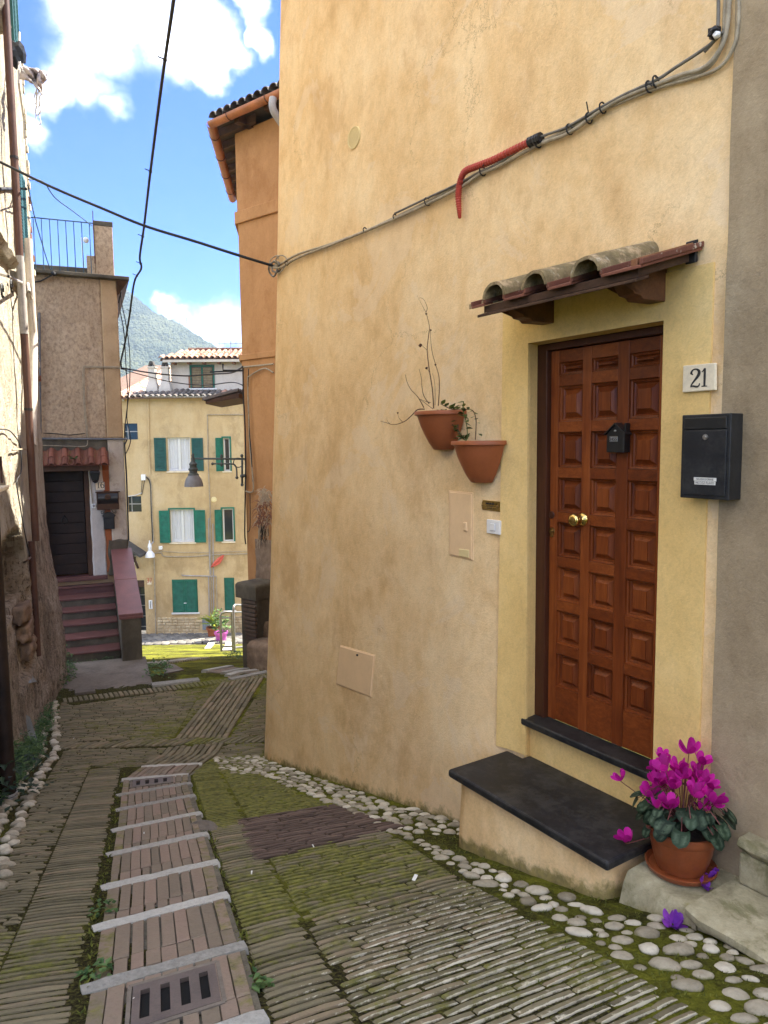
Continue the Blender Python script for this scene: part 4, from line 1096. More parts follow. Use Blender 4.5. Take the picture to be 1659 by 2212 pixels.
def lw_off(u, z):
    o = .03 * max(0, -z - .6) + .10 * sstep(u, .3, 2.4) * sstep(-z, 1.0, 3.0)
    k = .028 if z < -.8 else .014
    o += k * noise.noise(V((u * 1.4, z * 1.6, 5))) + k * .9 * noise.noise(V((u * 4.5, z * 4.5, 9))) + (k * .7 if z < -.8 else k * .3) * noise.noise(V((u * 13, z * 11, 2)))
    # arched recess
    nx = (u + .55) / .95; top = -.98 - .0; zz = z
    if abs(nx) < 1 and z > -1.72 and z < -1.35 + .42 * math.sqrt(1 - nx * nx): o -= .55
    if -.80 < u < .50 and -2.62 < z <= -1.70: o -= .10
    return o
LU1 = LW.u((66, 520))
def old_wall():
    mb = MB(); us = [-7.0 + .09 * i for i in range(113)]; us = [u for u in us if u < LU1] + [LU1]; zs = [-4.3 + .075 * i for i in range(60)] + [.2 + .14 * i for i in range(50)]
    n = len(us) + 3
    for z in zs:
        for u in us:
            if z < gz(LW.P(u, 0).y) - .25: z_ = gz(LW.P(u, 0).y) - .25
            else: z_ = z
            mb.v.append(LW.P(u, z_, lw_off(u, z_)))
        for k in range(1, 4):
            mb.v.append(LW.P(LU1 + .02 + .02 * noise.noise(V((z * 4, k, 3))), z, lw_off(LU1, z) - .25 * k))
    mb.t = [(0, 0, 0)] * len(mb.v)
    for j in range(len(zs) - 1):
        for i in range(n - 1): mb.f.append((j * n + i, j * n + i + 1, (j + 1) * n + i + 1, (j + 1) * n + i))
    mb.mi = [0] * len(mb.f); return mb.build('wall', M['old_wall'], old, smooth=True)
old_wall()
mb = MB(); mb.pbox(LW, -7.05, LU1 + .1, 7.0, 7.15, -5, .35); mb.build('roof', M['roof_grey'], old)
mb = MB(); mb.pbox(LW, -7.02, -6.98, -4, 7.0, -5, 0); mb.build('end_wall', M['old_wall'], old)
lw = lambda p, o=0.0: LW.hit(p, o)
reg = lambda x, y: (.21877 * x, 898.6 + .21877 * y)     # survey sheet of the low left wall
top_ = lambda x, y: (.2 * x, .2 * y)                       # survey sheet of the upper left wall (scale 160/553/1.4467)
# blocks of the old door jamb
for (x, y, su, sz) in [(51, 1246, .34, .10), (57, 1284, .34, .105), (64, 1322, .31, .10), (70, 1360, .33, .105), (76, 1398, .30, .10)]:
    q = lw((x, y), .08); u = (q - LW.P0).dot(LW.a); mb = MB(); mb.ball((0, 0, 0), 1, 3)
    sd = V((x, y, 0)); vs = []
    for p in mb.v:
        m = max(abs(p.x), abs(p.y), abs(p.z)); p = p.lerp(p / m, .95); r = 1 + .2 * noise.noise(p * 1.6 + sd) + .22 * noise.noise(p * 4.5 + sd)
        vs.append(LW.P(u + p.x * su * r, q.z + p.z * sz * r, lw_off(u, q.z) + .05 + p.y * .09 * r))
    mb.v = vs; mb.build('stone', M['tufa'], old, smooth=True, fixn=True)
# ledges
for (pa, pb, hh) in [((0, 512), (33, 571), .09), ((44, 588), (64, 640), .10), ((0, 0), (17, 58), .10)]:
    ua, za = LW.uz(pa, .08); ub, zb = LW.uz(pb, .08); z = (za + zb) / 2; mb = MB(); loops = []
    for k in range(12):
        u = ua - .3 + (ub - ua + .3) * k / 11; r = lambda s: .02 * noise.noise(V((u * 6, s, z)))
        loops.append([LW.P(u, z - hh + r(1), -.03), LW.P(u, z - hh * .8 + r(2), .07 + r(3)), LW.P(u, z + r(4), .12 + r(5)), LW.P(u, z + .03 + r(6), -.03)])
    mb.loft(loops); mb.build('ledge', M['old_wall'], old, fixn=True, autosm=40)
# window shutters folded against the wall
def louvre_shutter(pl, u0, u1, z0, z1, o, mat, parent, nsl, name='shutter', th=.035, mid=True, fr=.05, up=False):
    w = abs(u1 - u0); fr = min(fr, w * .16)
    mb = MB()
    mb.pbox(pl, u0, u0 + fr, z0, z1, o, o + th); mb.pbox(pl, u1 - fr, u1, z0, z1, o, o + th)
    mb.pbox(pl, u0 + fr, u1 - fr, z0, z0 + fr, o, o + th - .002); mb.pbox(pl, u0 + fr, u1 - fr, z1 - fr, z1, o, o + th - .002)
    s = mb.build(name, mat, parent, bevel=.004)
    mb = MB(); H = (z1 - z0 - 2 * fr) / nsl
    for k in range(nsl):
        z = z0 + fr + H * k
        mb.hexa([pl.P(u0 + fr, z, o + th * .86), pl.P(u1 - fr, z, o + th * .86), pl.P(u1 - fr, z + H * .62, o + .006), pl.P(u0 + fr, z + H * .62, o + .006),
                 pl.P(u0 + fr, z + H * .22, o + th * .9), pl.P(u1 - fr, z + H * .22, o + th * .9), pl.P(u1 - fr, z + H * .82, o + .009), pl.P(u0 + fr, z + H * .82, o + .009)])
    mb.pbox(pl, u0 + fr, u1 - fr, z0 + fr, z1 - fr, o + .0005, o + .003)
    mb.build('slats', mat, s, kind='stuff'); return s
ua, zb = LW.uz((38, 555), .05); ub, zt_ = LW.uz((54, 362), .05)
zz0 = LW.z((48, 553), .05); zz1 = LW.z((40, 362), .05)
louvre_shutter(LW, LW.u((37.5, 440), .05), LW.u((45, 440), .05), zz0, zz1, .035, M['shutter_blue'], old, 26)
louvre_shutter(LW, LW.u((45.8, 440), .05), LW.u((54, 440), .05), zz0, zz1, .035, M['shutter_blue'], old, 26)
zz0 = LW.z((32, 95), .06)
louvre_shutter(LW, LW.u((28, 60), .06), LW.u((34, 60), .06), zz0, zz0 + 1.6, .035, M['shutter_dark'], old, 24)
louvre_shutter(LW, LW.u((34.6, 60), .06), LW.u((40, 60), .06), zz0, zz0 + 1.6, .035, M['shutter_dark'], old, 24)
# downpipes
up = LW.u((43, 560), .12)
def pipe(u, z0, z1, r, mat, name='downpipe', o=.12, clips=()):
    mb = MB(); mb.tube([LW.P(u, z1, o), LW.P(u, z0, o)], r, 12); p = mb.build(name, mat, old, autosm=60)
    for zc in clips: MB().tube([LW.P(u, zc - .015, o), LW.P(u, zc + .015, o)], r * 1.12, 12).build('pipe_clip', M['iron'], p)
    return p
zj1 = LW.z((38, 545), .12); zj2 = LW.z((46, 715), .12)
pipe(up, zj1, 7, .044, M['brown_pipe'], clips=(5.2, 3.4)); pipe(up, zj2, zj1 - .001, .047, M['zinc_pipe']); pipe(up, -1.15, zj2 - .001, .044, M['brown_pipe'], clips=(zj2 - .9,))
pipe(up, -2.6, -1.151, .040, M['brown_pipe'], o=.07)
u2 = LW.u((67, 640), .14); z2 = LW.z((70, 735), .14)
mb = MB(); mb.tube(catmull([LW.P(u2, LW.z((62, 520), .14), .14), LW.P(u2, z2 + .3, .14), LW.P(u2, z2, .14), LW.P((u2 + up) / 2, z2 - .75, .14), LW.P(up + .06, z2 - 1.35, .13)], 4), .05, 12); mb.build('downpipe', M['pvc_pipe'], old, autosm=60)
# ragged brick end of the wall
for k in range(46):
    z = 1.0 + k * .105
    mb = MB(); e = random.uniform(-.02, .03); mb.pbox(LW, LU1 + .03, LU1 + .10 + e, z, z + .09, -.16, .015 + random.uniform(-.02, .02)); mb.t = [(random.random(), 0, .75 * random.random())] * len(mb.v)
    mb.build('brick', M['roof_red' if k < 30 and random.random() < .6 else 'cobble_white'], old, bevel=.008)
# little hatch, notice sheet leaning, bracket with line, sill
q = [reg(300, 575), reg(378, 575), reg(385, 780), reg(325, 780)]
def lwpatch(pts, o0, o1, name, mat, parent=old):
    a = [(lambda q, w: (*LW.uz(p, w + o1), w))(0, lw_off(*LW.uz(p, .1))) for p in pts]; mb = MB(); mb.hexa([LW.P(u, z, w - .1) for u, z, w in a] + [LW.P(u, z, w + o1) for u, z, w in a]); return mb.build(name, mat, parent, fixn=True, bevel=.006)
rs = lambda x, y: (.2062 * x, 1313.3 + .2062 * y)
lwpatch([rs(308, 575), rs(380, 570), rs(386, 775), rs(325, 785)], 0, .025, 'meter_hatch', M['cement_panel'])
lwpatch([(0, 1055), (20, 1048), (20, 1056), (0, 1064)], .0, .16, 'window_sill', M['marble'])
mb = MB(); mb.tube([lw(p, .05) for p in [(1, 986), (3, 1016), (4, 1043)]], .012, 6); mb.build('pipe', M['brown_pipe'], old)
def oldline(pts, r, mat, name='cable', o=.04):
    mb = MB(); mb.tube(catmull([lw(p, lw_off(*LW.uz(p, 0)) + o) for p in pts], 5), r, 6); return mb.build(name, M[mat], old)
oldline([reg(*p) for p in [(0, 130), (100, 150), (190, 270), (210, 420), (205, 560), (165, 660), (200, 900), (225, 1050), (265, 1250), (300, 1390)]], .007, 'cable_black')
oldline([reg(*p) for p in [(300, 1395), (250, 1440), (160, 1470)]], .012, 'brown_pipe')
lwpatch([reg(308, 1378), reg(326, 1372), reg(343, 1480), reg(322, 1490)], 0, .05, 'junction_box', M['white_plastic'])
oldline([reg(*p) for p in [(120, 335), (190, 330), (260, 335), (330, 395), (345, 400)]], .010, 'cable_cream')
mb = MB(); mb.tube([lw((0, 592), .05), lw((18, 597), .2), lw((34, 605), .22), lw((50, 612), .10)], .016, 8); mb.build('bracket', M['zinc_pipe'], old)
mb = MB(); mb.tube([lw((0, 408), .02), lw((40, 407), .02), lw((56, 408), .18)], .018, 8); mb.build('bracket', M['iron'], old)
for p in [((25, 618), 3), ((5, 628), 5)]:
    c = lw(p[0], .05); mb = MB(); mb.tube([c + (LW.a * math.cos(t) + zv * math.sin(t)) * .07 for t in [i * .5 for i in range(12)]], .012, 5); mb.build('wall_ring', M['iron'], old)
mb = MB(); mb.tube([lw((61, 612), .05), lw((60, 613), .12), lw((63, 630), .2), lw((67, 645), .2)], .02, 6); mb.build('bracket', M['pvc_pipe'], old)

# ------------------------------------------------------------------ house 16 with the red steps
h16 = thing('house_with_red_steps', 'pinkish brown peeling house with red steps, railed terrace and chimney above', 'house', H16.P(.1, LAND_Z, -.5))
h = lambda x, y: cr('h', x, y)
RT = 3.22
def grid_wall(pl, u0, u1, z0, z1, o, nu, nz, mat, parent, name='wall', amp=.008, sc=5, base=None, edges=True, rag=0.0):
    mb = MB(); n = nu + 1
    for j in range(nz + 1):
        for i in range(n):
            u = u0 + (u1 - u0) * i / nu; z = z0 + (z1 - z0) * j / nz
            if rag:
                if i in (0, nu): u += rag * noise.noise(V((z * 5, u0 * 9, 1)))
                if j in (0, nz): z += rag * noise.noise(V((u * 5, z0 * 9, 2)))
            p = pl.P(u, z, o + amp * noise.noise(V((u * sc, z * sc, 1))) + amp * .6 * noise.noise(V((u * sc * 3.3, z * sc * 3.3, 6))))
            mb.v.append(p); mb.t.append((0, max(0, min(1, .5 - (z - base) / .35)) if base is not None else 0, 0))
    N = n * (nz + 1)
    for j in range(nz):
        for i in range(nu): mb.f.append((j * n + i, j * n + i + 1, (j + 1) * n + i + 1, (j + 1) * n + i))
    if edges:
        ring = [i for i in range(n)] + [j * n + nu for j in range(1, nz + 1)] + [nz * n + i for i in range(nu - 1, -1, -1)] + [j * n for j in range(nz - 1, 0, -1)]
        b = len(mb.v)
        for k in ring: mb.v.append(mb.v[k] - pl.n * .05); mb.t.append(mb.t[k])
        m = len(ring)
        for k in range(m): mb.f.append((ring[k], b + k, b + (k + 1) % m, ring[(k + 1) % m]))
    mb.mi = [0] * len(mb.f); return mb.build(name, mat, parent, smooth=True)
mb = MB(); mb.pbox(H16, -1.5, 1.068, -4.2, RT, -4.2, -.45); mb.pbox(H16, .40, 1.068, -4.2, RT, -.45, -.012); mb.pbox(H16, -1.5, -.53, -4.2, RT, -.45, -.012); mb.pbox(H16, -.53, .40, -.40, RT, -.45, -.012); mb.pbox(H16, -.53, .40, -4.2, -2.56, -.45, -.012)
mb.build('wall', M['pale_plaster'], h16)
grid_wall(H16, -1.5, .775, .16, RT, .012, 60, 70, M['pink_plaster'], h16, amp=.010, sc=7)
grid_wall(H16, .775, 1.07, .16, RT, .030, 10, 70, M['pale_plaster'], h16, amp=.006)
grid_wall(H16, -1.5, .775, -.30, .155, -.004, 60, 12, M['dark_cement'], h16, amp=.008)
grid_wall(H16, .775, 1.07, -2.3, .155, .024, 12, 60, M['flaking_plaster'], h16, amp=.012)
grid_wall(H16, .655, .775, -2.5, -.30, .010, 8, 60, M['red_plaster'], h16, amp=.006, rag=.02)
grid_wall(H16, .402, .655, -2.56, -.30, .016, 8, 60, M['white_plaster'], h16, amp=.006, rag=.02)
grid_wall(H16, .70, 1.07, -2.56, -1.86, .034, 12, 24, M['dark_cement'], h16, amp=.012, rag=.03)
# roof slab, terrace kerb, chimney, small pier
mb = MB(); mb.hexa([H16.P(-1.6, RT + .02, .20), H16.P(1.30, RT - .02, .20), H16.P(1.30, RT - .02, -4.2), H16.P(-1.6, RT + .02, -4.2), H16.P(-1.6, RT + .085, .20), H16.P(1.30, RT + .045, .20), H16.P(1.30, RT + .045, -4.2), H16.P(-1.6, RT + .085, -4.2)])
mb.build('roof_slab', M['dark_cement'], h16, bevel=.01)
mb = MB(); mb.hexa([H16.P(1.07, RT - .28, .0), H16.P(1.09, RT - .28, .0), H16.P(1.09, RT - .28, -4.2), H16.P(1.07, RT - .28, -4.2), H16.P(1.07, RT - .03, .18), H16.P(1.29, RT - .03, .18), H16.P(1.29, RT - .03, -4.2), H16.P(1.07, RT - .03, -4.2)]); mb.build('eave', M['dark_wood'], h16)
mb = MB(); mb.pbox(H16, -1.55, .70, RT + .08, RT + .22, -.30, -.12); mb.build('terrace_kerb', M['dark_cement'], h16, bevel=.01)
grid = lambda u0, u1, z0, z1, o0, o1, mat, name: MB().pbox(H16, u0, u1, z0, z1, o0, o1).build(name, M[mat], h16, bevel=.012)
ch = grid(.71, 1.045, RT + .04, 4.24, -.42, -.06, 'pink_plaster', 'chimney'); MB().pbox(H16, .70, 1.055, 4.241, 4.33, -.43, -.05).build('cap', M['dark_cement'], ch, bevel=.01)
grid(.555, .709, RT + .04, 3.67, -.36, -.08, 'pink_plaster', 'pier'); MB().pbox(H16, .695, .709, RT + .3, 4.5, -.07, -.045).build('post', M['roof_red'], h16)
# railing
rl = MB(); zr = 4.24; rl.tube([H16.P(-1.5, zr, .06), H16.P(.70, zr, .06)], .012, 6); ra = rl.build('railing', M['railing_blue'], h16)
for k in range(15):
    u = .63 - k * .138; MB().tube([H16.P(u, RT + .03, .06), H16.P(u, zr, .06)], .0085, 6).build('baluster', M['railing_blue'], ra)
# lamp on a stick on the terrace
lpz = thing('terrace_lamp', 'round white lamp on a thin pole on the railed terrace', 'lamp', H16.P(.50, RT + .08, -.2))
MB().tube([H16.P(.50, RT + .08, -.2), H16.P(.485, 4.02, -.2)], .012, 6).build('pole', M['white_tin'], lpz); mb = MB(); mb.ball(H16.P(.56, 3.98, -.2), .055, 2, 0, (1, 1, 1.05)); mb.build('globe', M['white_plastic'], lpz, smooth=True)
# door 16
DZ0, DZ1 = -2.52, -.46
mb = MB(); mb.prism(H16, [(-.53, DZ0 - .03), (-.42, DZ0 - .03), (-.42, DZ1), (.31, DZ1), (.31, DZ0 - .03), (.398, DZ0 - .03), (.398, -.395), (-.53, -.395)], -.30, -.04)
mb.build('door_frame', M['dark_wood'], h16, bevel=.006)
d16 = MB().pbox(H16, -.41, .305, DZ0, DZ1 - .004, -.30, -.235).build('door', M['door_dark'], h16)
hh = (DZ1 - DZ0) / 10
for k in range(10):
    MB().pbox(H16, -.405, .30, DZ0 + hh * k + .004, DZ0 + hh * (k + 1) - .006, -.235, -.205 + random.uniform(-.003, .003)).build('plank', M['door_dark'], d16, bevel=.006)
kc = H16.hit(h(360, 815), -.2); mb = MB(); mb.tube([kc + (H16.a * math.sin(t) * .045 * (1.15 - .3 * math.cos(t)) + zv * math.cos(t) * .07) + H16.n * .02 for t in [i * math.pi / 8 for i in range(17)]], .010, 6); mb.ball(kc + zv * .075, .022, 2); mb.build('door_knocker', M['iron'], d16)
mb = MB(); q = H16.hit(h(195, 882), -.2); mb.ball(q, .016, 2, 0, (1, .6, 1.6)); mb.build('lock', M['old_brass'], d16)
mb = MB(); mb.pbox(H16, -.60, .60, -.46, -.36, -.06, .27); c16 = mb.build('door_canopy', M['dark_wood'], h16, bevel=.006)
def c16P(u, s, hgt=0.0): return H16.P(u, -.345 + .26 * (1 - s) + hgt, .03 + .30 * s)
mb = MB().hexa([c16P(-.62, 1, -.012), c16P(.78, 1, -.012), c16P(.78, 0, -.012), c16P(-.62, 0, -.012), c16P(-.62, 1, .004), c16P(.78, 1, .004), c16P(.78, 0, .004), c16P(-.62, 0, .004)]); mb.build('deck', M['roof_red'], c16)
for k in range(6):
    u = -.47 + k * .232
    for (s0, s1, r0, r1, hh_) in ((1.08, .46, .068, .055, .006), (.62, -.02, .064, .052, .022)):
        half_tile(c16P, u, r0, r1, s0, s1, hh_, hh_ + .004, .012, 8, True, (random.uniform(.3, .9), .12, .05)).build('roof_tile', M['roof_red'], c16, fixn=True, autosm=50)
    if k < 5: half_tile(c16P, u + .116, .055, .06, 1.04, 0, .062, .062, .010, 6, False, (random.uniform(.2, .6), .3, .05)).build('roof_tile', M['roof_red'], c16, fixn=True, autosm=50)
# pipes and cables on the front of house 16
def h16line(pts, r, mat, name, o=.035, n=5, sm=True):
    mb = MB(); P = [H16.hit(p, o) for p in pts]; mb.tube(catmull(P, n) if sm else P, r, 8); return mb.build(name, M[mat], h16, autosm=60)
h16line([h(128, -1100), h(132, -600), h(138, 45), h(150, 62), h(300, 63), h(600, 65), h(938, 66)], .022, 'grey_tube', 'pipe', .06, sm=False)
h16line([h(935, 66), h(912, 120), h(930, 400), h(950, 1000)], .016, 'iron', 'pipe', .05, sm=False)
for dx in (0, 12): h16line([cr('r', 1195, 1728 + dx), cr('r', 1000, 1724 + dx), cr('r', 860, 1720 + dx), cr('r', 822 + dx, 1735 + dx), cr('r', 820 + dx, 1900), cr('r', 835 + dx, 2180), h(562 + dx * .9, -20), h(570, 100), h(545, 132), h(420, 132), h(110, 124), h(78, 150)], .008, 'cable_cream', 'cable', .045, 4)
h16line([h(165, 10), h(300, 18), h(400, 28), h(550, 12)], .008, 'cable_black', 'cable', .03)
h16line([h(588, 360), h(595, 480), h(620, 660)], .008, 'cable_cream', 'cable', .03)
# steps
st = MB(); z = DZ0 - .03
MB().pbox(H16, -.62, .66, DZ0 - .10, DZ0 - .028, -.25, .10).build('sill', M['red_step'], h16, bevel=.008)
for k in range(6):
    zt = DZ0 - .185 - .155 * k; o1 = .20 + .412 * k
    mb = MB(); mb.pbox(H16, -1.3, .765, zt - .16 if k < 5 else LAND_Z - .3, zt - .036, -.05 + .412 * (k - 1 if k else 0), o1 - .025); mb.build('riser', M['red_step' if k in (0,) else 'dark_cement'], h16)
    mb = MB(); mb.pbox(H16, -1.3, .765, zt - .034, zt, -.02 + (.412 * k - .24 if k else 0), o1); mb.build('tread', M['red_step'], h16, bevel=.008)
# parapet of the steps with its red cap
P0z, P1z = -2.03, -2.80; oE = 2.62
mb = MB(); mb.add([H16.P(.775, LAND_Z - .3, .0), H16.P(.775, LAND_Z - .3, oE), H16.P(1.10, LAND_Z - .3, oE), H16.P(1.10, LAND_Z - .3, .0), H16.P(.775, P0z - .05, .0), H16.P(.775, P1z - .05, oE), H16.P(1.10, P1z - .05, oE), H16.P(1.10, P0z - .05, .0)], [(3, 2, 1, 0), (4, 5, 6, 7), (0, 1, 5, 4), (1, 2, 6, 5), (2, 3, 7, 6), (3, 0, 4, 7)])
mb.build('parapet', M['dark_cement'], h16, bevel=.015)
mid = .52
for s0, s1 in ((0, mid - .002), (mid + .002, 1.0)):
    za, zb2 = P0z + (P1z - P0z) * s0, P0z + (P1z - P0z) * s1; oa, ob = oE * s0 + .0, oE * s1 + (.03 if s1 == 1.0 else 0)
    MB().hexa([H16.P(.745, za - .048, oa), H16.P(.745, zb2 - .048, ob), H16.P(1.135, zb2 - .048, ob), H16.P(1.135, za - .048, oa), H16.P(.745, za, oa), H16.P(.745, zb2, ob), H16.P(1.135, zb2, ob), H16.P(1.135, za, oa)]).build('parapet_cap', M['red_cap'], h16, bevel=.008, fixn=True)
MB().pbox(H16, .745, 1.135, P1z - .09, P1z - .049, oE - .01, oE + .035).build('parapet_nose', M['red_cap'], h16, bevel=.006)

# ------------------------------------------------------------------ the orange house
og = thing('orange_house', 'orange rendered house with a copper gutter under its tiled eave', 'house', OG.P(.6, gz(13), -.5))
ou = [OG.u((512, 400)) * 0 + .23]
UC = .235; OE = 5.15
bk = V((-.11, .994, 0))                  # its side runs back down the lane
def og_body(z0, z1, grow, mat, name='wall', bev=0.0):
    mb = MB(); c = OG.P(UC - grow, 0, grow); e = OG.P(3.2, 0, grow); b = c + bk * (4.6 + grow); b2 = e + bk * 5
    q = [c, e, b2, b]; mb.hexa([V((p.x, p.y, z0)) for p in q] + [V((p.x, p.y, z1)) for p in q]); return mb.build(name, mat, og, bevel=bev, fixn=True)
zb1 = OG.z((512, 485)); zb1t = OG.z((512, 458)); zb2 = OG.z((525, 779)); zb2t = OG.z((525, 766))
og_body(zb1t, OE + .3, 0, M['orange_render']); og_body(zb1, zb1t - .002, .035, M['orange_render'], 'string_course', .012); og_body(zb2t, zb1 - .002, -.008, M['orange_render'])
og_body(zb2, zb2t - .002, .03, M['orange_render'], 'string_course', .010); og_body(-5.6, zb2 - .002, -.004, M['orange_render'])
# stone quoin at its foot, half hidden by the corner of the ochre house
uq = OG.u((568, 1250))
mb = MB(); ln_ = 18; loops = []
grid_wall(OG, uq - .13, 3.0, -4.4, OG.z((568, 1165)), .05, 20, 40, M['tufa'], og, 'stone_base', amp=.03, sc=4, base=-3.9)
# eave: rafters, soffit boards, tiles, gutter on both sides
ECN = OG.hit((456, 266), .42); ECU = (ECN - OG.P0).dot(OG.a); gz_ = ECN.z; CR0 = OG.P(UC - .62, 0, .52)
sid = V((bk.x, bk.y, 0))
def eave_pt(along, out, hgt): return OG.P(UC + along, hgt, out)
EZ = gz_ + .02
mb = MB(); q = [OG.P(UC - .56, 0, .46), OG.P(3.2, 0, .46), OG.P(3.2, 0, -.3), OG.P(UC - .56, 0, .46) + bk * 3.6]
c = OG.P(ECU + .05, 0, .36); e = OG.P(3.2, 0, .36); b2 = e + bk * 6; b = c + bk * 4.2
apex = (c + e + b + b2) / 4 + V((0, 0, EZ + 1.0))
mb.add([V((p.x, p.y, EZ)) for p in (c, e, b2, b)] + [apex] + [V((p.x, p.y, EZ + .05)) for p in (c, e, b2, b)], [(0, 3, 2, 1), (5, 6, 4), (6, 7, 4), (7, 8, 4), (8, 5, 4), (0, 1, 6, 5), (1, 2, 7, 6), (2, 3, 8, 7), (3, 0, 5, 8)])
rf = mb.build('roof', M['roof_grey'], og)
ng = 9
for k in range(14):
    p = c + (e - c).normalized() * (.03 + k * .19); p = V((p.x, p.y, EZ + .06)); d = (apex - p); d.z = 0; d.normalize(); a_h = (e - c).normalized()
    n_in = V((-OG.n.x, -OG.n.y, 0))
    def P(u, s, hg=0.0, p=p): return p + a_h * u + n_in * (s * .45) + V((0, 0, hg + s * .10))
    half_tile(P, 0, .095, .080, -.22, 1.0, .02, .03, .014, 8, True, (random.random() * .5, .1, .15)).build('roof_tile', M['roof_grey'], rf, fixn=True, autosm=50)
for k in range(12):
    p = c + bk * (.10 + k * .30); p = V((p.x, p.y, EZ + .05)); n_in = OG.a
    def P(u, s, hg=0.0, p=p): return p + bk * u + n_in * (s * .45) + V((0, 0, hg + s * .10))
    half_tile(P, 0, .085, .072, -.10, 1.0, .0, .01, .014, 6, True, (random.random() * .5, .1, .15)).build('roof_tile', M['roof_grey'], rf, fixn=True, autosm=50)
for k in range(7):
    for (p, inward) in ((c + bk * (.35 + k * .55), OG.a), (c + (e - c).normalized() * (.5 + k * .75), -OG.n)):
        side = bk if inward == OG.a else OG.a
        q = [p + side * -.06 + inward * .04, p + side * .06 + inward * .04, p + side * .06 + inward * 1.0, p + side * -.06 + inward * 1.0]
        MB().hexa([V((v.x, v.y, EZ - .13)) for v in q] + [V((v.x, v.y, EZ - .002)) for v in q]).build('rafter', M['dark_wood'], og, fixn=True)
def gutter(a, b, r=.085):
    d = (b - a).normalized(); s = V((-d.y, d.x, 0)); mb = MB(); loops = []
    for p in (a, b):
        loops.append([p + s * (r * math.cos(t)) + V((0, 0, -r * math.sin(t))) for t in [math.pi * i / 10 for i in range(11)]] + [p + s * ((r - .006) * math.cos(t)) + V((0, 0, -(r - .006) * math.sin(t))) for t in [math.pi * i / 10 for i in range(10, -1, -1)]])
    mb.loft(loops); g = mb.build('gutter', M['copper_gutter'], og, fixn=True, autosm=40)
    L = (b - a).length; k = .5
    while k < L:
        p = a + d * k; mb = MB(); mb.tube([p + s * (r * 1.05 * math.cos(t)) + V((0, 0, -r * 1.05 * math.sin(t))) for t in [math.pi * i / 10 for i in range(11)]], .009, 4); mb.build('strap', M['brown_pipe'], g); k += .95
GZ = EZ - .02
ga = OG.P(ECU, GZ, .42); gutter(ga, OG.P(3.2, GZ, .42)); gutter(ga + bk * .0, ga + bk * 3.9)
mb = MB(); q = OG.P(OG.u((590, 215), .5), GZ - .1, .5); mb.tube(catmull([q, q - zv * .18, q - zv * .4 - OG.n * .25, q - zv * .7 - OG.n * .42], 4), .06, 10); mb.build('downpipe', M['zinc_pipe'], og, autosm=60)
# cables and tubes on the orange corner
def ogline(pts, r, mat, name='cable', o=.04):
    mb = MB(); mb.tube(catmull([OG.hit(p, o) for p in pts], 5), r, 6); return mb.build(name, M[mat], og)
f2 = lambda x, y: cr('2', x, y)
ogline([f2(1400, 640), f2(1480, 632), f2(1575, 622)], .014, 'cable_cream'); ogline([f2(1575, 672), f2(1520, 648), f2(1440, 690), f2(1428, 720), f2(1432, 900), f2(1440, 1100), f2(1460, 1320), f2(1450, 1360), f2(1415, 1355)], .013, 'cable_cream')
ogline([f2(1432, 650), f2(1428, 800), f2(1436, 1000), f2(1448, 1150), f2(1455, 1300)], .010, 'cable_black')
ogline([f2(1400, 640), f2(1402, 800), f2(1412, 1000), f2(1415, 1200), f2(1412, 1400), f2(1410, 1600), f2(1416, 1660)], .014, 'cable_black')
ogline([f2(1440, 1370), f2(1440, 1560), f2(1425, 1590)], .008, 'cable_black')
mb = MB(); a0 = OG.hit(f2(1400, 660), .0); mb.tube([a0, a0 + V((-.35, -.05, 0)), a0 + V((-.35, -.05, .12))], .018, 6); mb.tube([a0, a0 + V((-.60, .0, -.02))], .014, 6); mb.build('cable_bracket', M['iron'], og)
# its low side roof peeping past the corner
sc = OG.P(UC, 0, 0) + bk * 3.0
mb = MB(); zc = -.05
for k in range(6):
    s = k / 5; q = sc + bk * (s * 1.6); 
a1 = atY(*f2(1290, 800), 16.5); a2 = atY(*f2(1400, 770), 15.5)
def side_eave():
    p0 = V((-2.98, 15.2, 0)); mb = MB(); z0_ = 1.0
    q = [p0, p0 + V((-.75, .25, 0)), p0 + V((-.75, 1.8, 0)), p0 + V((-.1, 1.8, 0))]
    zt = atY(*f2(1395, 790), 15.3).z; zl = atY(*f2(1285, 845), 15.6).z
    mb.hexa([V((q[0].x, q[0].y, zt - .10)), V((q[1].x, q[1].y, zl - .03)), V((q[2].x, q[2].y, zl - .03)), V((q[3].x, q[3].y, zt - .1)), V((q[0].x, q[0].y, zt)), V((q[1].x, q[1].y, zl + .04)), V((q[2].x, q[2].y, zl + .04)), V((q[3].x, q[3].y, zt))])
    ro = mb.build('side_roof', M['dark_wood'], og, fixn=True)
    for k in range(8):
        b_ = q[1] + V((0, .03 + k * .2, 0))
        def P(u, s, hg=0.0, b_=b_): return V((b_.x + s * .7, b_.y + u, zl + .05 + hg + s * (zt - zl)))
        half_tile(P, 0, .085, .075, -.08, 1.0, 0, .0, .014, 6, True, (random.random() * .6, .2, .1)).build('roof_tile', M['roof_grey'], ro, fixn=True, autosm=50)
side_eave()
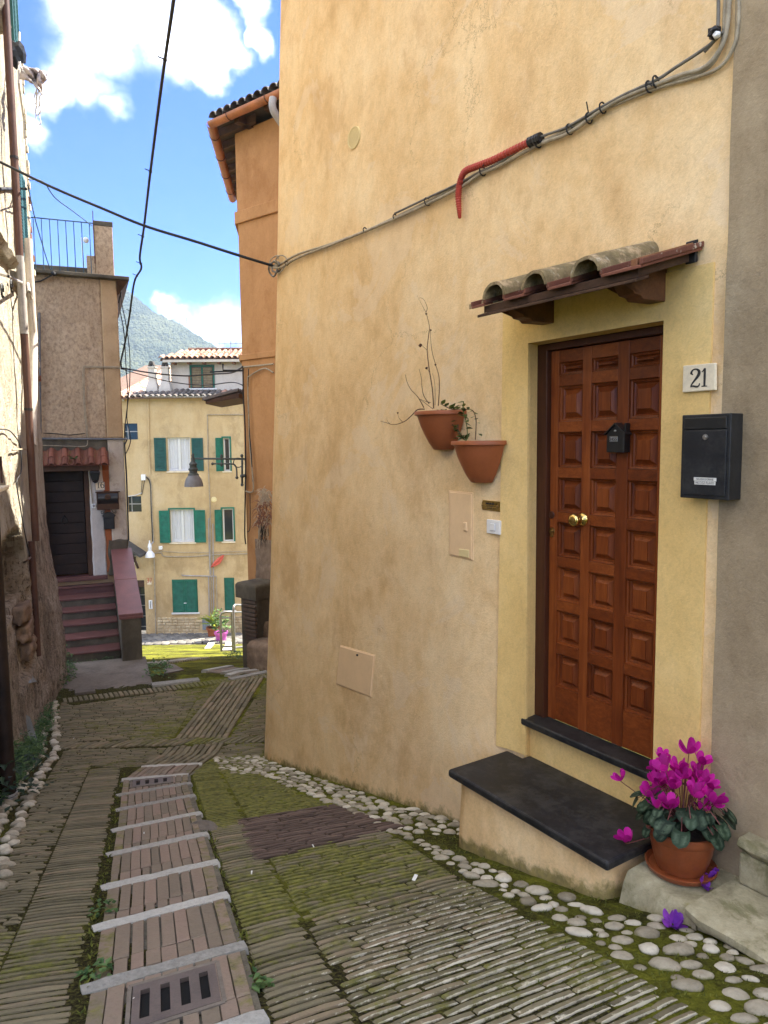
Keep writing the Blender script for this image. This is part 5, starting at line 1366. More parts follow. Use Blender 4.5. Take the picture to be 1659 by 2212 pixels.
# brick pier with worn cap and the stone seat beside it
pier = thing('brick_pier', 'dark weathered brick pier with a rounded cap beside the orange house corner', 'pier', gr(cr('3', 1400, 860)))
fz = gz(13); pb = lambda x, y: (483.9 + .2 * x, 1023.0 + .2 * y)
PA = OG
u0, zt0 = OG.uz(pb(160, 1200), .55); u1 = OG.u(pb(350, 1200), .55); zb0 = -4.3
def rough_box(pl, u0, u1, z0, z1, o0, o1, mat, name, parent, amp=.02, nz=24, taper=0.0, top_round=.05):
    mb = MB(); loops = []; N = 6
    for j in range(nz + 1):
        z = z0 + (z1 - z0) * j / nz; k = max(0, (z - (z1 - top_round)) / top_round) ** 2 * top_round * .6; t = taper * (1 - j / nz); ring = []
        for (ua, oa, ub, ob) in ((u0, o1, u1, o1), (u1, o1, u1, o0), (u1, o0, u0, o0), (u0, o0, u0, o1)):
            for i in range(N):
                s = i / N; u = ua + (ub - ua) * s; o = oa + (ob - oa) * s; cu, co = (u0 + u1) / 2, (o0 + o1) / 2
                du = (1 if u > cu else -1); u2 = u + (t - k) * du * min(1, abs(u - cu) / (abs(u1 - u0) / 2)); 
                nn = amp * noise.noise(V((u * 6, o * 6, z * 6))) + amp * .5 * noise.noise(V((u * 16, o * 16, z * 16)))
                ring.append(pl.P(u2 + nn, z, o + nn - k))
        loops.append(ring)
    mb.loft(loops); return mb.build(name, mat, parent, fixn=True, autosm=60)
rough_box(OG, u0 + .05, u1, zb0, zt0 - .02, .12, .55, M['dark_cement'], 'shaft', pier, .02)
rough_box(OG, u0 - .04, u1 + .03, zt0 - .22, zt0 + .05, .10, .60, M['dark_cement'], 'cap', pier, .02, 8, top_round=.05)
for k in range(17):
    z = zt0 - .30 - k * .073
    MB().pbox(OG, u0 + .12 + .05 * min(1, k / 12), u1 - .01, z, z + .058, .50, .575 + .02 * math.sin(k * .4)).build('brick', M['old_brick'], pier, bevel=.012)
seat = thing('stone_block', 'rough mossy stone block seat tucked between brick pier and ochre house', 'stone block', gr(cr('3', 1480, 850)))
q0 = OG.u(pb(270, 1850), .75); rough_box(OG, q0, q0 + .85, -4.2, OG.z(pb(300, 1810), .75), .20, .80, M['tufa'], 'block', seat, .04, 14, top_round=.08)
q0 = OG.u(pb(360, 1650), .45); rough_box(OG, q0, q0 + .6, -4.0, OG.z(pb(400, 1620), .5), .06, .42, M['tufa'], 'block', seat, .03, 10)
# ------------------------------------------------------------------ the yellow house in the square
yh = thing('yellow_house', 'yellow three storey house with green shutters and tiled roofs in the square below', 'house', YB.P(0, -7.9, -.5))
ff = lambda x, y: cr('f', x, y)
def yuz(x, y, o=0.0): return YB.uz(ff(x, y), o)
YU0, YU1 = -4.2, 4.2; YT = yuz(300, 385)[1]; YG = -8.1
wins = {'a': (345, 638, 497, 848), 'b': (697, 640, 745, 848), 'c': (362, 1090, 520, 1296), 'd': (692, 1085, 767, 1290), 's1': (72, 550, 163, 650), 's2': (97, 1008, 187, 1105), 'dr': (150, 1535, 217, 1868)}
holes = []
for k, (x0, y0, x1, y1) in wins.items():
    u0, zt = yuz(x0, y0); u1, zb = yuz(x1, y1); holes.append((k, u0, u1, zb, zt))
H_ = {k: (a, b, c, d) for k, a, b, c, d in holes}
def facade():
    us = sorted(set([YU0, YU1] + [round(v, 4) for h_ in holes for v in (h_[1], h_[2])] + [YU0 + .35 * i for i in range(1, 24)]))
    zs = sorted(set([YG, YT] + [round(v, 4) for h_ in holes for v in (h_[3], h_[4])] + [YG + .35 * i for i in range(1, 29) if YG + .35 * i < YT - .05]))
    mb = MB(); n = len(us)
    for z in zs:
        for u in us: mb.v.append(YB.P(u, z, 0)); mb.t.append((0, 0, 0))
    for j in range(len(zs) - 1):
        for i in range(n - 1):
            cu, cz = (us[i] + us[i + 1]) / 2, (zs[j] + zs[j + 1]) / 2
            if any(a < cu < b and c < cz < d for _, a, b, c, d in holes): continue
            mb.f.append((j * n + i, j * n + i + 1, (j + 1) * n + i + 1, (j + 1) * n + i)); mb.mi.append(0)
    for _, a, b, c, d in holes:       # reveals
        D_ = -.22
        for (p, q) in (((a, c), (b, c)), ((b, c), (b, d)), ((b, d), (a, d)), ((a, d), (a, c))):
            mb.add([YB.P(p[0], p[1], 0), YB.P(q[0], q[1], 0), YB.P(q[0], q[1], D_), YB.P(p[0], p[1], D_)], [(0, 3, 2, 1)])
    mb.build('wall', M['yellow_facade'], yh)
facade()
mb = MB(); mb.pbox(YB, YU0, YU1, YG, YT - .05, -8, -.9); mb.build('wall', M['yellow_facade'], yh)
for nm in ('s1', 's2'):
    a, b, c, d = H_[nm]; w = MB().pbox(YB, a, b, c, d, -.16, -.13).build('window', M['dark_glass'], yh)
    m1, m2 = (a + b) / 2, (c + d) / 2; mb = MB(); mb.pbox(YB, a - .08, b, m2 - .02, m2 + .02, -.129, -.10); mb.pbox(YB, a + .12, a + .15, c, d, -.128, -.105); mb.build('bar', M['zinc_pipe'], w)
def casement(key, curtain=True, frame='frame_white'):
    a, b, c, d = H_[key]; w = MB(); fr = .055
    w.pbox(YB, a, a + fr, c, d, -.16, -.09); w.pbox(YB, b - fr, b, c, d, -.16, -.09); w.pbox(YB, a + fr, b - fr, c, c + fr, -.16, -.092); w.pbox(YB, a + fr, b - fr, d - fr, d, -.16, -.092)
    if curtain: m = (a + b) / 2; w.pbox(YB, m - .05, m + .05, c + fr, d - fr, -.16, -.088)
    o = w.build('window', M[frame], yh, bevel=.006)
    if curtain:
        for s0, s1 in ((a + fr, (a + b) / 2 - .05), ((a + b) / 2 + .05, b - fr)):
            mb = MB(); N = 26
            for zz in (c + fr, d - fr):
                for i in range(N + 1):
                    t = i / N; mb.v.append(YB.P(s0 + (s1 - s0) * t, zz, -.155 + .014 * math.sin(t * 34) + .008 * math.sin(t * 13)))
            mb.t = [(0, 0, 0)] * len(mb.v); mb.f = [(i, i + 1, N + 2 + i, N + 1 + i) for i in range(N)]; mb.mi = [0] * N; mb.build('curtain', M['curtain'], o, smooth=True)
    else:
        MB().pbox(YB, a + fr, b - fr, c + fr, d - fr, -.15, -.13).build('pane', M['dark_glass'], o)
    MB().pbox(YB, a - .06, b + .06, c - .06, c - .002, -.1, .05).build('sill', M['marble'], yh, bevel=.008)
    return o
def green_frame(key, mat):
    a, b, c, d = H_[key]; mb = MB(); e = .06; mb.pbox(YB, a - e, a, c, d + e, -.02, .03); mb.pbox(YB, b, b + e, c, d + e, -.02, .03); mb.pbox(YB, a, b, d, d + e, -.02, .028); mb.build('shutter_frame', M[mat], yh, bevel=.005)
def shut(x0, y0, x1, y1, mat, n, o=.02):
    u0, zt = yuz(x0, y0, .05); u1, zb = yuz(x1, y1, .05); return louvre_shutter(YB, u0, u1, zb, zt, o, M[mat], yh, n, fr=.07)
casement('a'); casement('c'); green_frame('c', 'shutter_green'); casement('b', False); green_frame('b', 'shutter_green'); casement('d', False); green_frame('d', 'shutter_green')
shut(262, 640, 344, 849, 'shutter_dark', 20); shut(498, 641, 577, 848, 'shutter_dark', 20)
shut(295, 1097, 368, 1299, 'shutter_green', 20, .06); shut(522, 1094, 592, 1297, 'shutter_green', 20, .06)
shut(645, 1092, 690, 1291, 'shutter_green', 1, .06)
a, b, c, d = H_['b']; pl2 = Plane(YB.P(a - .03, 0, .06)[:2], (-.45, -.89)); louvre_shutter(pl2, 0, .38, c, d, 0, M['shutter_green'], yh, 20, fr=.05)
def closed(x0, y0, x1, y1, mat, two):
    u0, zt = yuz(x0, y0); u1, zb = yuz(x1, y1); mb = MB(); mb.pbox(YB, u0, u1, zb, zt, -.02, .012); f_ = mb.build('shutter_frame', M[mat], yh)
    if two:
        m = (u0 + u1) / 2; louvre_shutter(YB, u0 + .04, m - .004, zb + .02, zt - .04, .014, M[mat], yh, 22, fr=.09); louvre_shutter(YB, m + .004, u1 - .04, zb + .02, zt - .04, .014, M[mat], yh, 22, fr=.09)
        MB().tube([YB.P(m - .05, (zb + zt) / 2 - .3, .06), YB.P(m + .06, (zb + zt) / 2 - .3, .06)], .018, 6).build('latch', M['steel'], yh)
    else: louvre_shutter(YB, u0 + .04, u1 - .04, zb + .02, zt - .04, .014, M[mat], yh, 22, fr=.09)
    MB().pbox(YB, u0 - .05, u1 + .05, zb - .07, zb - .002, -.02, .07).build('sill', M['frame_white'], yh, bevel=.008)
closed(376, 1531, 543, 1735, 'shutter_teal', True); closed(704, 1519, 774, 1722, 'shutter_teal', False)
# doorway with a grille
a, b, c, d = H_['dr']; dr = MB().pbox(YB, a, b, c, d, -.22, -.18).build('door', M['dark_glass'], yh)
MB().pbox(YB, a, b, d - .30, d - .02, -.178, -.05).build('lintel', M['dark_wood'], dr)
for k in range(5): MB().pbox(YB, a + .10 + k * .26, a + .13 + k * .26, c, d - .3, -.17, -.14).build('grille_bar', M['iron'], dr)
for k in range(6): MB().pbox(YB, a, b, c + .25 + k * .45, c + .28 + k * .45, -.139, -.11).build('grille_bar', M['rail_metal'], dr)
MB().pbox(YB, a, b, c - .02, c + .10, -.15, .12).build('door_step', M['marble'], yh, bevel=.01)
def yline(pts, r, mat, name='pipe', o=.04, sm=False):
    P = [YB.hit(ff(*p), o) for p in pts]; mb = MB(); mb.tube(catmull(P, 5) if sm else P, r, 6); return mb.build(name, M[mat], yh)
yline([(835, 495), (600, 495), (605, 800), (617, 1100), (626, 1768)], .022, 'cable_cream'); yline([(655, 1510), (440, 1506), (440, 1498)], .025, 'zinc_pipe'); yline([(607, 1510), (612, 1768)], .024, 'zinc_pipe'); yline([(634, 1180), (640, 1768)], .024, 'zinc_pipe'); yline([(655, 1510), (663, 1768), (840, 1765)], .022, 'cable_cream')
yline([(612, 1145), (607, 1190), (617, 1500)], .024, 'zinc_pipe', sm=True)
yline([(226, 390), (232, 700), (240, 870)], .035, 'yellow_facade', 'pipe'); yline([(265, 1395), (276, 1890)], .024, 'cable_cream'); yline([(190, 890), (186, 1000), (210, 880)], .012, 'cable_black', 'cable', sm=True)
yline([(215, 885), (240, 930), (247, 1100), (256, 1290)], .022, 'cable_black', 'cable', sm=True); yline([(228, 885), (246, 930), (252, 1100), (262, 1290)], .016, 'cable_cream', 'cable', sm=True)
yline([(130, 1386), (300, 1362), (330, 1384), (500, 1386), (640, 1375), (850, 1369)], .022, 'cable_cream', 'cable', sm=True); yline([(270, 1350), (500, 1362), (850, 1352)], .012, 'cable_cream', 'cable', sm=True); yline([(100, 1008), (150, 1000), (190, 985)], .018, 'cord', 'cable', sm=True)
def ybox(x0, y0, x1, y1, o, name, mat, bev=.01):
    u0, zt = yuz(x0, y0); u1, zb = yuz(x1, y1); return MB().pbox(YB, u0, u1, zb, zt, -.02, o).build(name, M[mat], yh, bevel=bev)
ybox(187, 870, 215, 906, .12, 'junction_box', 'white_plastic'); ybox(297, 1320, 320, 1340, .10, 'junction_box', 'white_plastic')
ybox(152, 1870, 222, 1533, .006, 'door_surround', 'dormer_render') if False else None
ybox(232, 1660, 256, 1714, .05, 'intercom', 'white_plastic')
for k in range(6): ybox(240, 1667 + k * 7.6, 249, 1671 + k * 7.6, .054, 'button', 'iron', 0)
MB().lathe([(.0, .03), (.09, .03), (.12, 0)], YB.hit(ff(640, 1028)), 16, ax=YB.a, ay=zv, az=YB.n).build('flue_cap', M['vent_plastic'], yh, fixn=True)
# grey patch and coursed blocks at the foot of the wall
ybox(567, 1772, 660, 1845, .012, 'cement_patch', 'cement_panel', 0)
y = 1768; r_ = 0
while y < 1880:
    hh_ = random.choice([17, 20, 22]); x = 286 + random.uniform(-14, 0)
    while x < 845:
        w = random.uniform(22, 46)
        if not (555 < x + w / 2 < 668 and y < 1850):
            u0, zt = yuz(max(x, 284) + .8, y + .8); u1, zb = yuz(x + w - .8, y + hh_ - .8)
            mb = MB(); mb.pbox(YB, u0, u1, zb, zt, -.02, random.uniform(.02, .05)); mb.build('stone', M['block_stone'], yh, bevel=.03)
        x += w
    y += hh_
# ---- roofs: eave strip, long slope on the left, attic storey with its own roof
SL_ = .25
def roofz(o): return YT + .07 + SL_ * (-o)
barrel = []
for k in range(8):
    def P(u, s, hg=0.0): return V((u, s, hg))
    mb = half_tile(P, 0, .098, .080, -.02, .43, 0, .0, .016, 6, True, ((k * .29) % 1, .10, .0)); barrel.append((mb, None))
def tile_meshes(mat, lo, hi, lime, k=8):
    out = []
    for i in range(k):
        t = (lo + (hi - lo) * ((i * .37) % 1), .08, lime * ((i * .53) % 1))
        def P(u, s, hg=0.0): return V((u, s, hg))
        out.append(half_tile(P, 0, .098, .080, -.02, .45, 0, .0, .016, 6, True, t).mesh('roof_tile', M[mat], False))
    return out
T_PALE = tile_meshes('roof_clay', .65, 1.0, .75); T_DARK = tile_meshes('roof_grey', .15, .8, .25); T_RED = tile_meshes('roof_clay', .35, .9, .35)
def tile_field(pl, u0, u1, o0, rows, zf, slope, meshes, parent, pitch=.235, run=.40, pick=None, lim=None):
    n = int((u1 - u0) / pitch); c_ = math.cos(math.atan(slope)); s_ = math.sin(math.atan(slope)); cnt = 0
    X = pl.a; Y = (-pl.n * c_ + zv * s_); Z = X.cross(Y)
    for r in range(rows):
        for i in range(n + 1):
            u = u0 + pitch * i; o = o0 - r * run * c_
            if lim and not lim(u, o): continue
            me = random.choice(pick(u, o) if pick else meshes); p = pl.P(u + random.uniform(-.012, .012), zf(o), o)
            rot = random.uniform(-.03, .03); X2 = X * math.cos(rot) + Y * math.sin(rot); Y2 = Y * math.cos(rot) - X * math.sin(rot)
            inst('roof_tile', me, frame(p + Z * .02, X2, Y2, Z), parent); cnt += 1
    return cnt
mb = MB(); mb.hexa([YB.P(YU0, roofz(.35) - .06, .35), YB.P(YU1, roofz(.35) - .06, .35), YB.P(YU1, roofz(-8.6) - .06, -8.6), YB.P(YU0, roofz(-8.6) - .06, -8.6), YB.P(YU0, roofz(.35), .35), YB.P(YU1, roofz(.35), .35), YB.P(YU1, roofz(-8.6), -8.6), YB.P(YU0, roofz(-8.6), -8.6)])
yr = mb.build('roof', M['roof_clay'], yh)
uR = YB.u(ff(365, 300), -1.0)
cnt = tile_field(YB, YB.u(ff(40, 340)), uR + .9, .40, 21, roofz, SL_, T_PALE, yr, pick=lambda u, o: T_DARK if (u > uR - 1.15 + .32 * max(0, -o) * .55 and o > -1.9) else T_PALE, lim=lambda u, o: (o > -1.05 or u < uR - .02 + .0 * o) and (u < uR + .9))
cnt += tile_field(YB, uR + .95, YU1, .40, 3, roofz, SL_, T_DARK, yr, pick=lambda u, o: T_DARK if (u < 1.2 or random.random() < .4) else T_RED)
mb = MB(); mb.tube([YB.P(YB.u(ff(215, 378)), YT + .02, .34), YB.P(YB.u(ff(640, 386)), YT - .02, .34)], .045, 8); mb.build('gutter', M['zinc_pipe'], yh)
MB().tube([YB.hit(ff(68, 350), .1), YB.hit(ff(70, 410), .1)], .05, 8).build('downpipe', M['pvc_pipe'], yh)
# attic storey
AO = -1.05; dz0 = roofz(AO) - .1; _, dz1 = YB.uz(ff(400, 158), AO)
du0 = YB.u(ff(371, 250), AO); wa = [YB.u(ff(490, 250), AO), YB.u(ff(645, 250), AO), YB.z(ff(560, 328), AO), YB.z(ff(560, 183), AO)]
dm = MB().pbox(YB, du0, YU1, dz0, dz1 + .1, -6, AO).build('attic_storey', M['dormer_render'], yh)
DP = Plane(YB.P(0, 0, AO)[:2], YB.a)
mb = MB(); a, b, c, d = wa; e = .07
for q in ((a, a + e, c, d), (b - e, b, c, d), (a + e, b - e, d - e, d), ((a + b) / 2 - .03, (a + b) / 2 + .03, c, d - e)): mb.pbox(DP, *q, -.02, .05)
ws = mb.build('window', M['shutter_teal'], dm, bevel=.005)
mb = MB(); mb.pbox(DP, a + e, b - e, c, d - e, 0, .012); mb.build('backing', M['dark_wood'], ws)
for k in range(12):
    for s0, s1 in ((a + e + .03, (a + b) / 2 - .05), ((a + b) / 2 + .05, b - e - .03)):
        z = c + .06 + k * (d - e - c - .08) / 12; MB().pbox(DP, s0, s1, z, z + (d - c) / 12 * .62, .013, .034).build('slat', M['shutter_pale'], ws, bevel=.004) if k < 12 else None
MB().pbox(DP, a - .05, a + .02, c, c + .5, .03, .07).build('rot_patch', M['lath_wood'], ws); MB().pbox(DP, a - .06, b + .08, c - .07, c - .002, -.02, .08).build('sill', M['frame_white'], dm, bevel=.008)
_, ez = YB.uz(ff(400, 140), AO + .5); ezf = lambda o: ez + .30 * (AO + .5 - o)
eu0 = YB.u(ff(303, 150), AO + .5); ridge_o = AO - 1.15
mb = MB(); mb.hexa([YB.P(eu0, ez - .12, AO + .5), YB.P(YU1, ez - .12, AO + .5), YB.P(YU1, ezf(ridge_o) - .12, ridge_o), YB.P(eu0 + .8, ezf(ridge_o) - .12, ridge_o), YB.P(eu0, ez, AO + .5), YB.P(YU1, ez, AO + .5), YB.P(YU1, ezf(ridge_o), ridge_o), YB.P(eu0 + .8, ezf(ridge_o), ridge_o)])
ar = mb.build('attic_roof', M['dark_wood'], yh)
tile_field(YB, eu0 + .05, YU1 - 1.2, AO + .55, 4, ezf, .30, T_RED, ar, lim=lambda u, o: u > eu0 + .42 * (AO + .55 - o))
mb = MB(); N = 20
for k in range(14):
    u = eu0 + .8 + k * .36; mb = MB(); mb.tube([YB.P(u - .02, ezf(ridge_o) + .05, ridge_o), YB.P(u + .38, ezf(ridge_o) + .05, ridge_o)], [.10, .085], 10); inst_o = mb.build('ridge_tile', M['roof_red' if k % 3 else 'roof_clay'], ar)
MB().pbox(YB, eu0 + .1, YU1, ez - .16, ez - .06, AO + .46, AO + .52).build('fascia', M['dormer_render'], ar)
for k in range(9): MB().pbox(YB, eu0 + .45 + k * .62, eu0 + .55 + k * .62, ez - .22, ez - .121, AO, AO + .44).build('rafter_end', M['lath_wood'], ar)
# chimney pots by the attic storey
for x in (258, 340):
    q = YB.hit(ff(x, 335), -.8); mb = MB(); ax_ = YB.a
    def sq(w, dz): return [q + ax_ * (sx * w) + YB.n * (sy * w) + zv * dz for sx, sy in ((-1, -1), (1, -1), (1, 1), (-1, 1))]
    mb.loft([sq(.26, -.3), sq(.24, .02), sq(.15, .35), sq(.14, .85), sq(.17, .87), sq(.17, .93)]); cp = mb.build('chimney', M['dormer_render'], yh, bevel=.01)
    mb = MB()
    for sx in (-1, 1): mb.loft([[p + ax_ * (sx * .09) for p in [q + ax_ * a_1 + YB.n * b_1 + zv * .93 for a_1, b_1 in ((-.04, -.14), (.04, -.14), (.04, .14), (-.04, .14))]], [p + ax_ * (sx * .02) for p in [q + ax_ * a_1 + YB.n * b_1 + zv * 1.15 for a_1, b_1 in ((-.04, -.14), (.04, -.14), (.04, .14), (-.04, .14))]]])
    mb.build('cowl', M['roof_grey'], cp)
# small dark porch roof at the left
q = [yuz(105, 1276, .9), yuz(150, 1290, .9), yuz(220, 1362, .9)]
mb = MB(); u_a, z_a = yuz(80, 1268); u_b, z_b = yuz(218, 1358, .0)
mb.hexa([YB.P(u_a, z_a - .10, .9), YB.P(u_b, z_b - .10, .9), YB.P(u_b, z_b - .10, .0), YB.P(u_a, z_a - .10, .0), YB.P(u_a, z_a, .9), YB.P(u_b, z_b, .9), YB.P(u_b, z_b, 0), YB.P(u_a, z_a, 0)]); pr = mb.build('porch_roof', M['roof_grey'], yh)
MB().tube([YB.P(u_b - .3, z_b - .05, .8), YB.P(u_a + .5, z_b - .65, .02)], .05, 6).build('strut', M['dark_wood'], pr)
a, zt = yuz(122, 1360); b, zb = yuz(152, 1420); w = MB().pbox(YB, a, b, zb, zt, -.02, .02).build('window', M['dark_glass'], yh); MB().pbox(YB, a - .1, b + .05, zb - .08, zb, -.02, .08).build('sill', M['marble'], w)
# ------------------------------------------------------------------ the wooded hill
def hill_h(x, y):
    dx = x + 217; dy = (y - 600) * .8
    d = math.hypot(dx, dy)
    z = 128 - .50 * d - .0004 * d * d + 7 * math.exp(-(d / 30) ** 2) - 7
    z += 7 * noise.noise(V((x * .012, y * .012, 0))) + 3.0 * noise.noise(V((x * .04, y * .04, 4)))
    z += 6 * abs(noise.noise(V((x * .018 + y * .006, y * .004, 9))))
    return max(z, -11.2)
mb = MB(); nx, ny = 110, 90
for j in range(ny + 1):
    for i in range(nx + 1):
        x = -520 + 620 * i / nx; y = 300 + 600 * j / ny; mb.v.append(V((x, y, hill_h(x, y)))); mb.t.append((0, 0, 0))
mb.f = [(j * (nx + 1) + i, j * (nx + 1) + i + 1, (j + 1) * (nx + 1) + i + 1, (j + 1) * (nx + 1) + i) for j in range(ny) for i in range(nx)]; mb.mi = [0] * len(mb.f)
hill = tag(mb.build('hill', M['forest_leaf'], smooth=True), kind='structure')
mb = MB(); rnd = random.Random(3); ico = MB(); ico.ball((0, 0, 0), 1, 1); nT = 0
while nT < 15000:
    y = rnd.uniform(395, 640); x = rnd.uniform(-330, -60)
    u = x / y
    if not (-.43 < u < -.17): continue
    z = hill_h(x, y)
    if z < -6: continue
    r = rnd.uniform(1.0, 2.2) * (.8 + .4 * rnd.random()); k = noise.noise(V((x * .035, y * .02, z * .03)))
    tone = max(0, min(1, .45 + .75 * k + rnd.uniform(-.28, .28)))
    c = V((x, y, z + r * .4)); b0 = len(mb.v)
    for p in ico.v: mb.v.append(c + V((p.x * r, p.y * r, p.z * r * 1.15)) * rnd.uniform(.75, 1.15))
    mb.t += [(tone, 0, 0)] * len(ico.v); mb.f += [tuple(q_ + b0 for q_ in f_) for f_ in ico.f]; mb.mi += [0] * len(ico.f); nT += 1
tag(mb.build('forest', M['forest_leaf'], smooth=False), 'green woodland covering the whole hillside behind the roofs', None, None, 'stuff')
for (px, py, hgt) in ((388, 706, 10), (404, 703, 13)):
    # masts on the hill's shoulder
    d = ray(px, py); y = 600; q = d * (y / d.y); z0_ = hill_h(q.x, q.y)
    ms = thing('radio_mast', 'grey radio mast on the shoulder of the wooded hill, the %s of two' % ('shorter' if hgt < 12 else 'taller'), 'mast', V((q.x, q.y, z0_)), 'radio masts on the hill')
    mb = MB(); mb.tube([V((q.x, q.y, z0_ - 1)), V((q.x, q.y, max(z0_ + 4, q.z + hgt * .5)))], [.5, .25], 5); mb.build('pole', M['antenna_metal'], ms)
    for k in range(4): zc = max(z0_ + 4, q.z + hgt * .5) - 1 - k * 1.6; MB().tube([V((q.x - 1, q.y, zc)), V((q.x + 1, q.y, zc))], .2, 4).build('crossbar', M['antenna_metal'], ms)

# ------------------------------------------------------------------ air
hz = bpy.data.materials.new('air'); hz.use_nodes = True; T = NT(hz.node_tree); T.n.clear()
out = T.new('ShaderNodeOutputMaterial'); pv = T.new('ShaderNodeVolumePrincipled'); pv.inputs['Color'].default_value = (.64, .81, 1, 1); pv.inputs['Density'].default_value = .0004; pv.inputs['Anisotropy'].default_value = .2
T.l.new(pv.outputs[0], out.inputs['Volume'])
HZ = MB().hexa([V((-560, -60, -12.2)), V((160, -60, -12.2)), V((160, 920, -12.2)), V((-560, 920, -12.2)), V((-560, -60, 137)), V((160, -60, 137)), V((160, 920, 137)), V((-560, 920, 137))]).build('haze', hz)
tag(HZ, 'thin pale air between the alley and the hill', None, None, 'stuff')
# ------------------------------------------------------------------ lettering
def text_mesh(txt, name, size, mat, thick=.001, bold=0.0, shear=0.0, xs=1.0):
    cu = bpy.data.curves.new('lettering', 'FONT'); cu.body = txt; cu.size = size; cu.extrude = thick; cu.offset = bold; cu.shear = shear; cu.align_x = 'CENTER'; cu.align_y = 'CENTER'; cu.resolution_u = 3
    ob = bpy.data.objects.new('lettering', cu); COL.objects.link(ob); bpy.context.view_layer.update()
    me = bpy.data.meshes.new_from_object(ob.evaluated_get(bpy.context.evaluated_depsgraph_get())); me.name = name
    bpy.data.objects.remove(ob); bpy.data.curves.remove(cu)
    for v in me.vertices: v.co.x *= xs
    me.materials.clear(); me.materials.append(M[mat]); return me
def letter(txt, name, pl, u, z, o, size, mat, parent, **k):
    return inst(name, text_mesh(txt, name, size, mat, **k), frame(pl.P(u, z, o), pl.a, zv, pl.n), parent)
GLYPH = {
    '2': [([(.08, .74), (.10, .86), (.22, .97), (.40, .97), (.54, .86), (.54, .70), (.44, .54), (.28, .36), (.12, .17), (.07, .06)], [.07, .05, .035, .04, .075, .085, .075, .05, .035, .03]), ([(.05, .05), (.20, .075), (.36, .04), (.48, .03), (.57, .09), (.60, .20)], [.03, .045, .05, .05, .035, .02]), ([(.10, .70), (.13, .76)], [.07, .075])],
    '1': [([(.08, .80), (.18, .86), (.27, .97)], [.015, .03, .05]), ([(.27, .98), (.27, .5), (.27, .05)], [.055, .065, .055]), ([(.10, .02), (.27, .03), (.44, .02)], [.022, .028, .022])],
    '6': [([(.50, .97), (.32, .88), (.14, .64), (.10, .36), (.18, .12), (.32, .02), (.48, .10), (.55, .28), (.48, .46), (.34, .54), (.20, .46), (.12, .32)], [.02, .035, .06, .08, .06, .03, .05, .075, .055, .03, .03, .03])],
    '3': [([(.08, .84), (.26, .98), (.46, .86), (.44, .64), (.26, .53)], [.05, .04, .06, .06, .03]), ([(.26, .53), (.48, .42), (.50, .2), (.30, .02), (.08, .12)], [.03, .06, .07, .04, .06])],
    '7': [([(.06, .95), (.30, .95), (.56, .95)], [.04, .045, .04]), ([(.55, .95), (.36, .5), (.24, .02)], [.03, .05, .065])]}
def numeral(txt, name, pl, u0, z0, hgt, o, mat, parent, gap=.66):
    mb = MB(); x = 0
    for chx in txt:
        for pts, ws in GLYPH[chx]:
            c = catmull([(p[0], p[1], 0) for p in pts], 6); n = len(c); L = []; R = []
            for i, p in enumerate(c):
                d = c[min(i + 1, n - 1)] - c[max(i - 1, 0)]; d.normalize(); s = V((-d.y, d.x, 0)); t = i / (n - 1) * (len(ws) - 1); k = min(int(t), len(ws) - 2); w = ws[k] + (ws[k + 1] - ws[k]) * (t - k)
                L.append(p + s * w); R.append(p - s * w)
            vs = [pl.P(u0 + (x + q.x) * hgt, z0 + q.y * hgt, o) for q in L] + [pl.P(u0 + (x + q.x) * hgt, z0 + q.y * hgt, o) for q in R]
            vs += [v - pl.n * .003 for v in vs]; fs = []
            for i in range(n - 1):
                fs += [(i, n + i, n + i + 1, i + 1), (2 * n + i, i, i + 1, 2 * n + i + 1), (n + i, 3 * n + i, 3 * n + i + 1, n + i + 1)]
            mb.add(vs, fs)
        x += gap if chx != '1' else .52
    return mb.build(name, M[mat], parent)

# ------------------------------------------------------------------ things on and around the ochre house
def quad_uz(pl, pts, o): return [pl.uz(p, o) for p in pts]
A_ = lambda x, y: cr('a', x, y)
B_ = lambda x, y: cr('b', x, y)
# house number 21
pu = [A_(1240, 700), A_(1398, 685), A_(1398, 820), A_(1236, 832)]; q = quad_uz(MW, pu, .03)
un = sum(p[0] for p in q) / 4; zn = sum(p[1] for p in q) / 4
nm = thing('house_number', 'marble number plate carved with 21 between the wooden door and the black mailbox', 'house number', MW.P(un, zn, .02))
mb = MB(); mb.prism(MW, [q[3], q[2], q[1], q[0]], .012, .032); mb.build('plate', M['marble'], nm, bevel=.004, fixn=True)
wN = abs(q[1][0] - q[0][0]); hN = q[0][1] - q[3][1]
numeral('21', 'numeral', MW, un - .345 * hN, zn - .34 * hN, hN * .68, .034, 'ink', nm, gap=.62)
# mailbox
mbx = thing('mailbox', 'black metal mailbox with white name label on the corner of ochre and grey walls', 'mailbox', MW.P(1.12, -.26, .05))
mu0, mu1, mz0, mz1 = 1.0, 1.237, -.262, .113
MB().pbox(MW, mu0, mu1, mz0, mz1, .012, .105).build('body', M['black_metal'], mbx, bevel=.004)
dz = lambda y: MW.z(A_(1240, y), .11)
MB().pbox(MW, mu0 + .016, mu1 - .016, mz0 + .016, mz1 - .070, .1055, .111).build('front_door', M['black_metal'], mbx, bevel=.003)
MB().pbox(MW, mu0 + .016, mu1 - .016, mz1 - .066, mz1 - .014, .1055, .1125).build('slot_flap', M['black_plastic'], mbx, bevel=.004)
c = MW.hit(A_(1350, 1052), .111); mb = MB(); mb.lathe([(0, .007), (.006, .007), (.007, .004), (.012, .004), (.013, 0)], c, 18, ax=MW.a, ay=zv, az=MW.n); mb.build('lock', M['steel'], mbx, fixn=True)
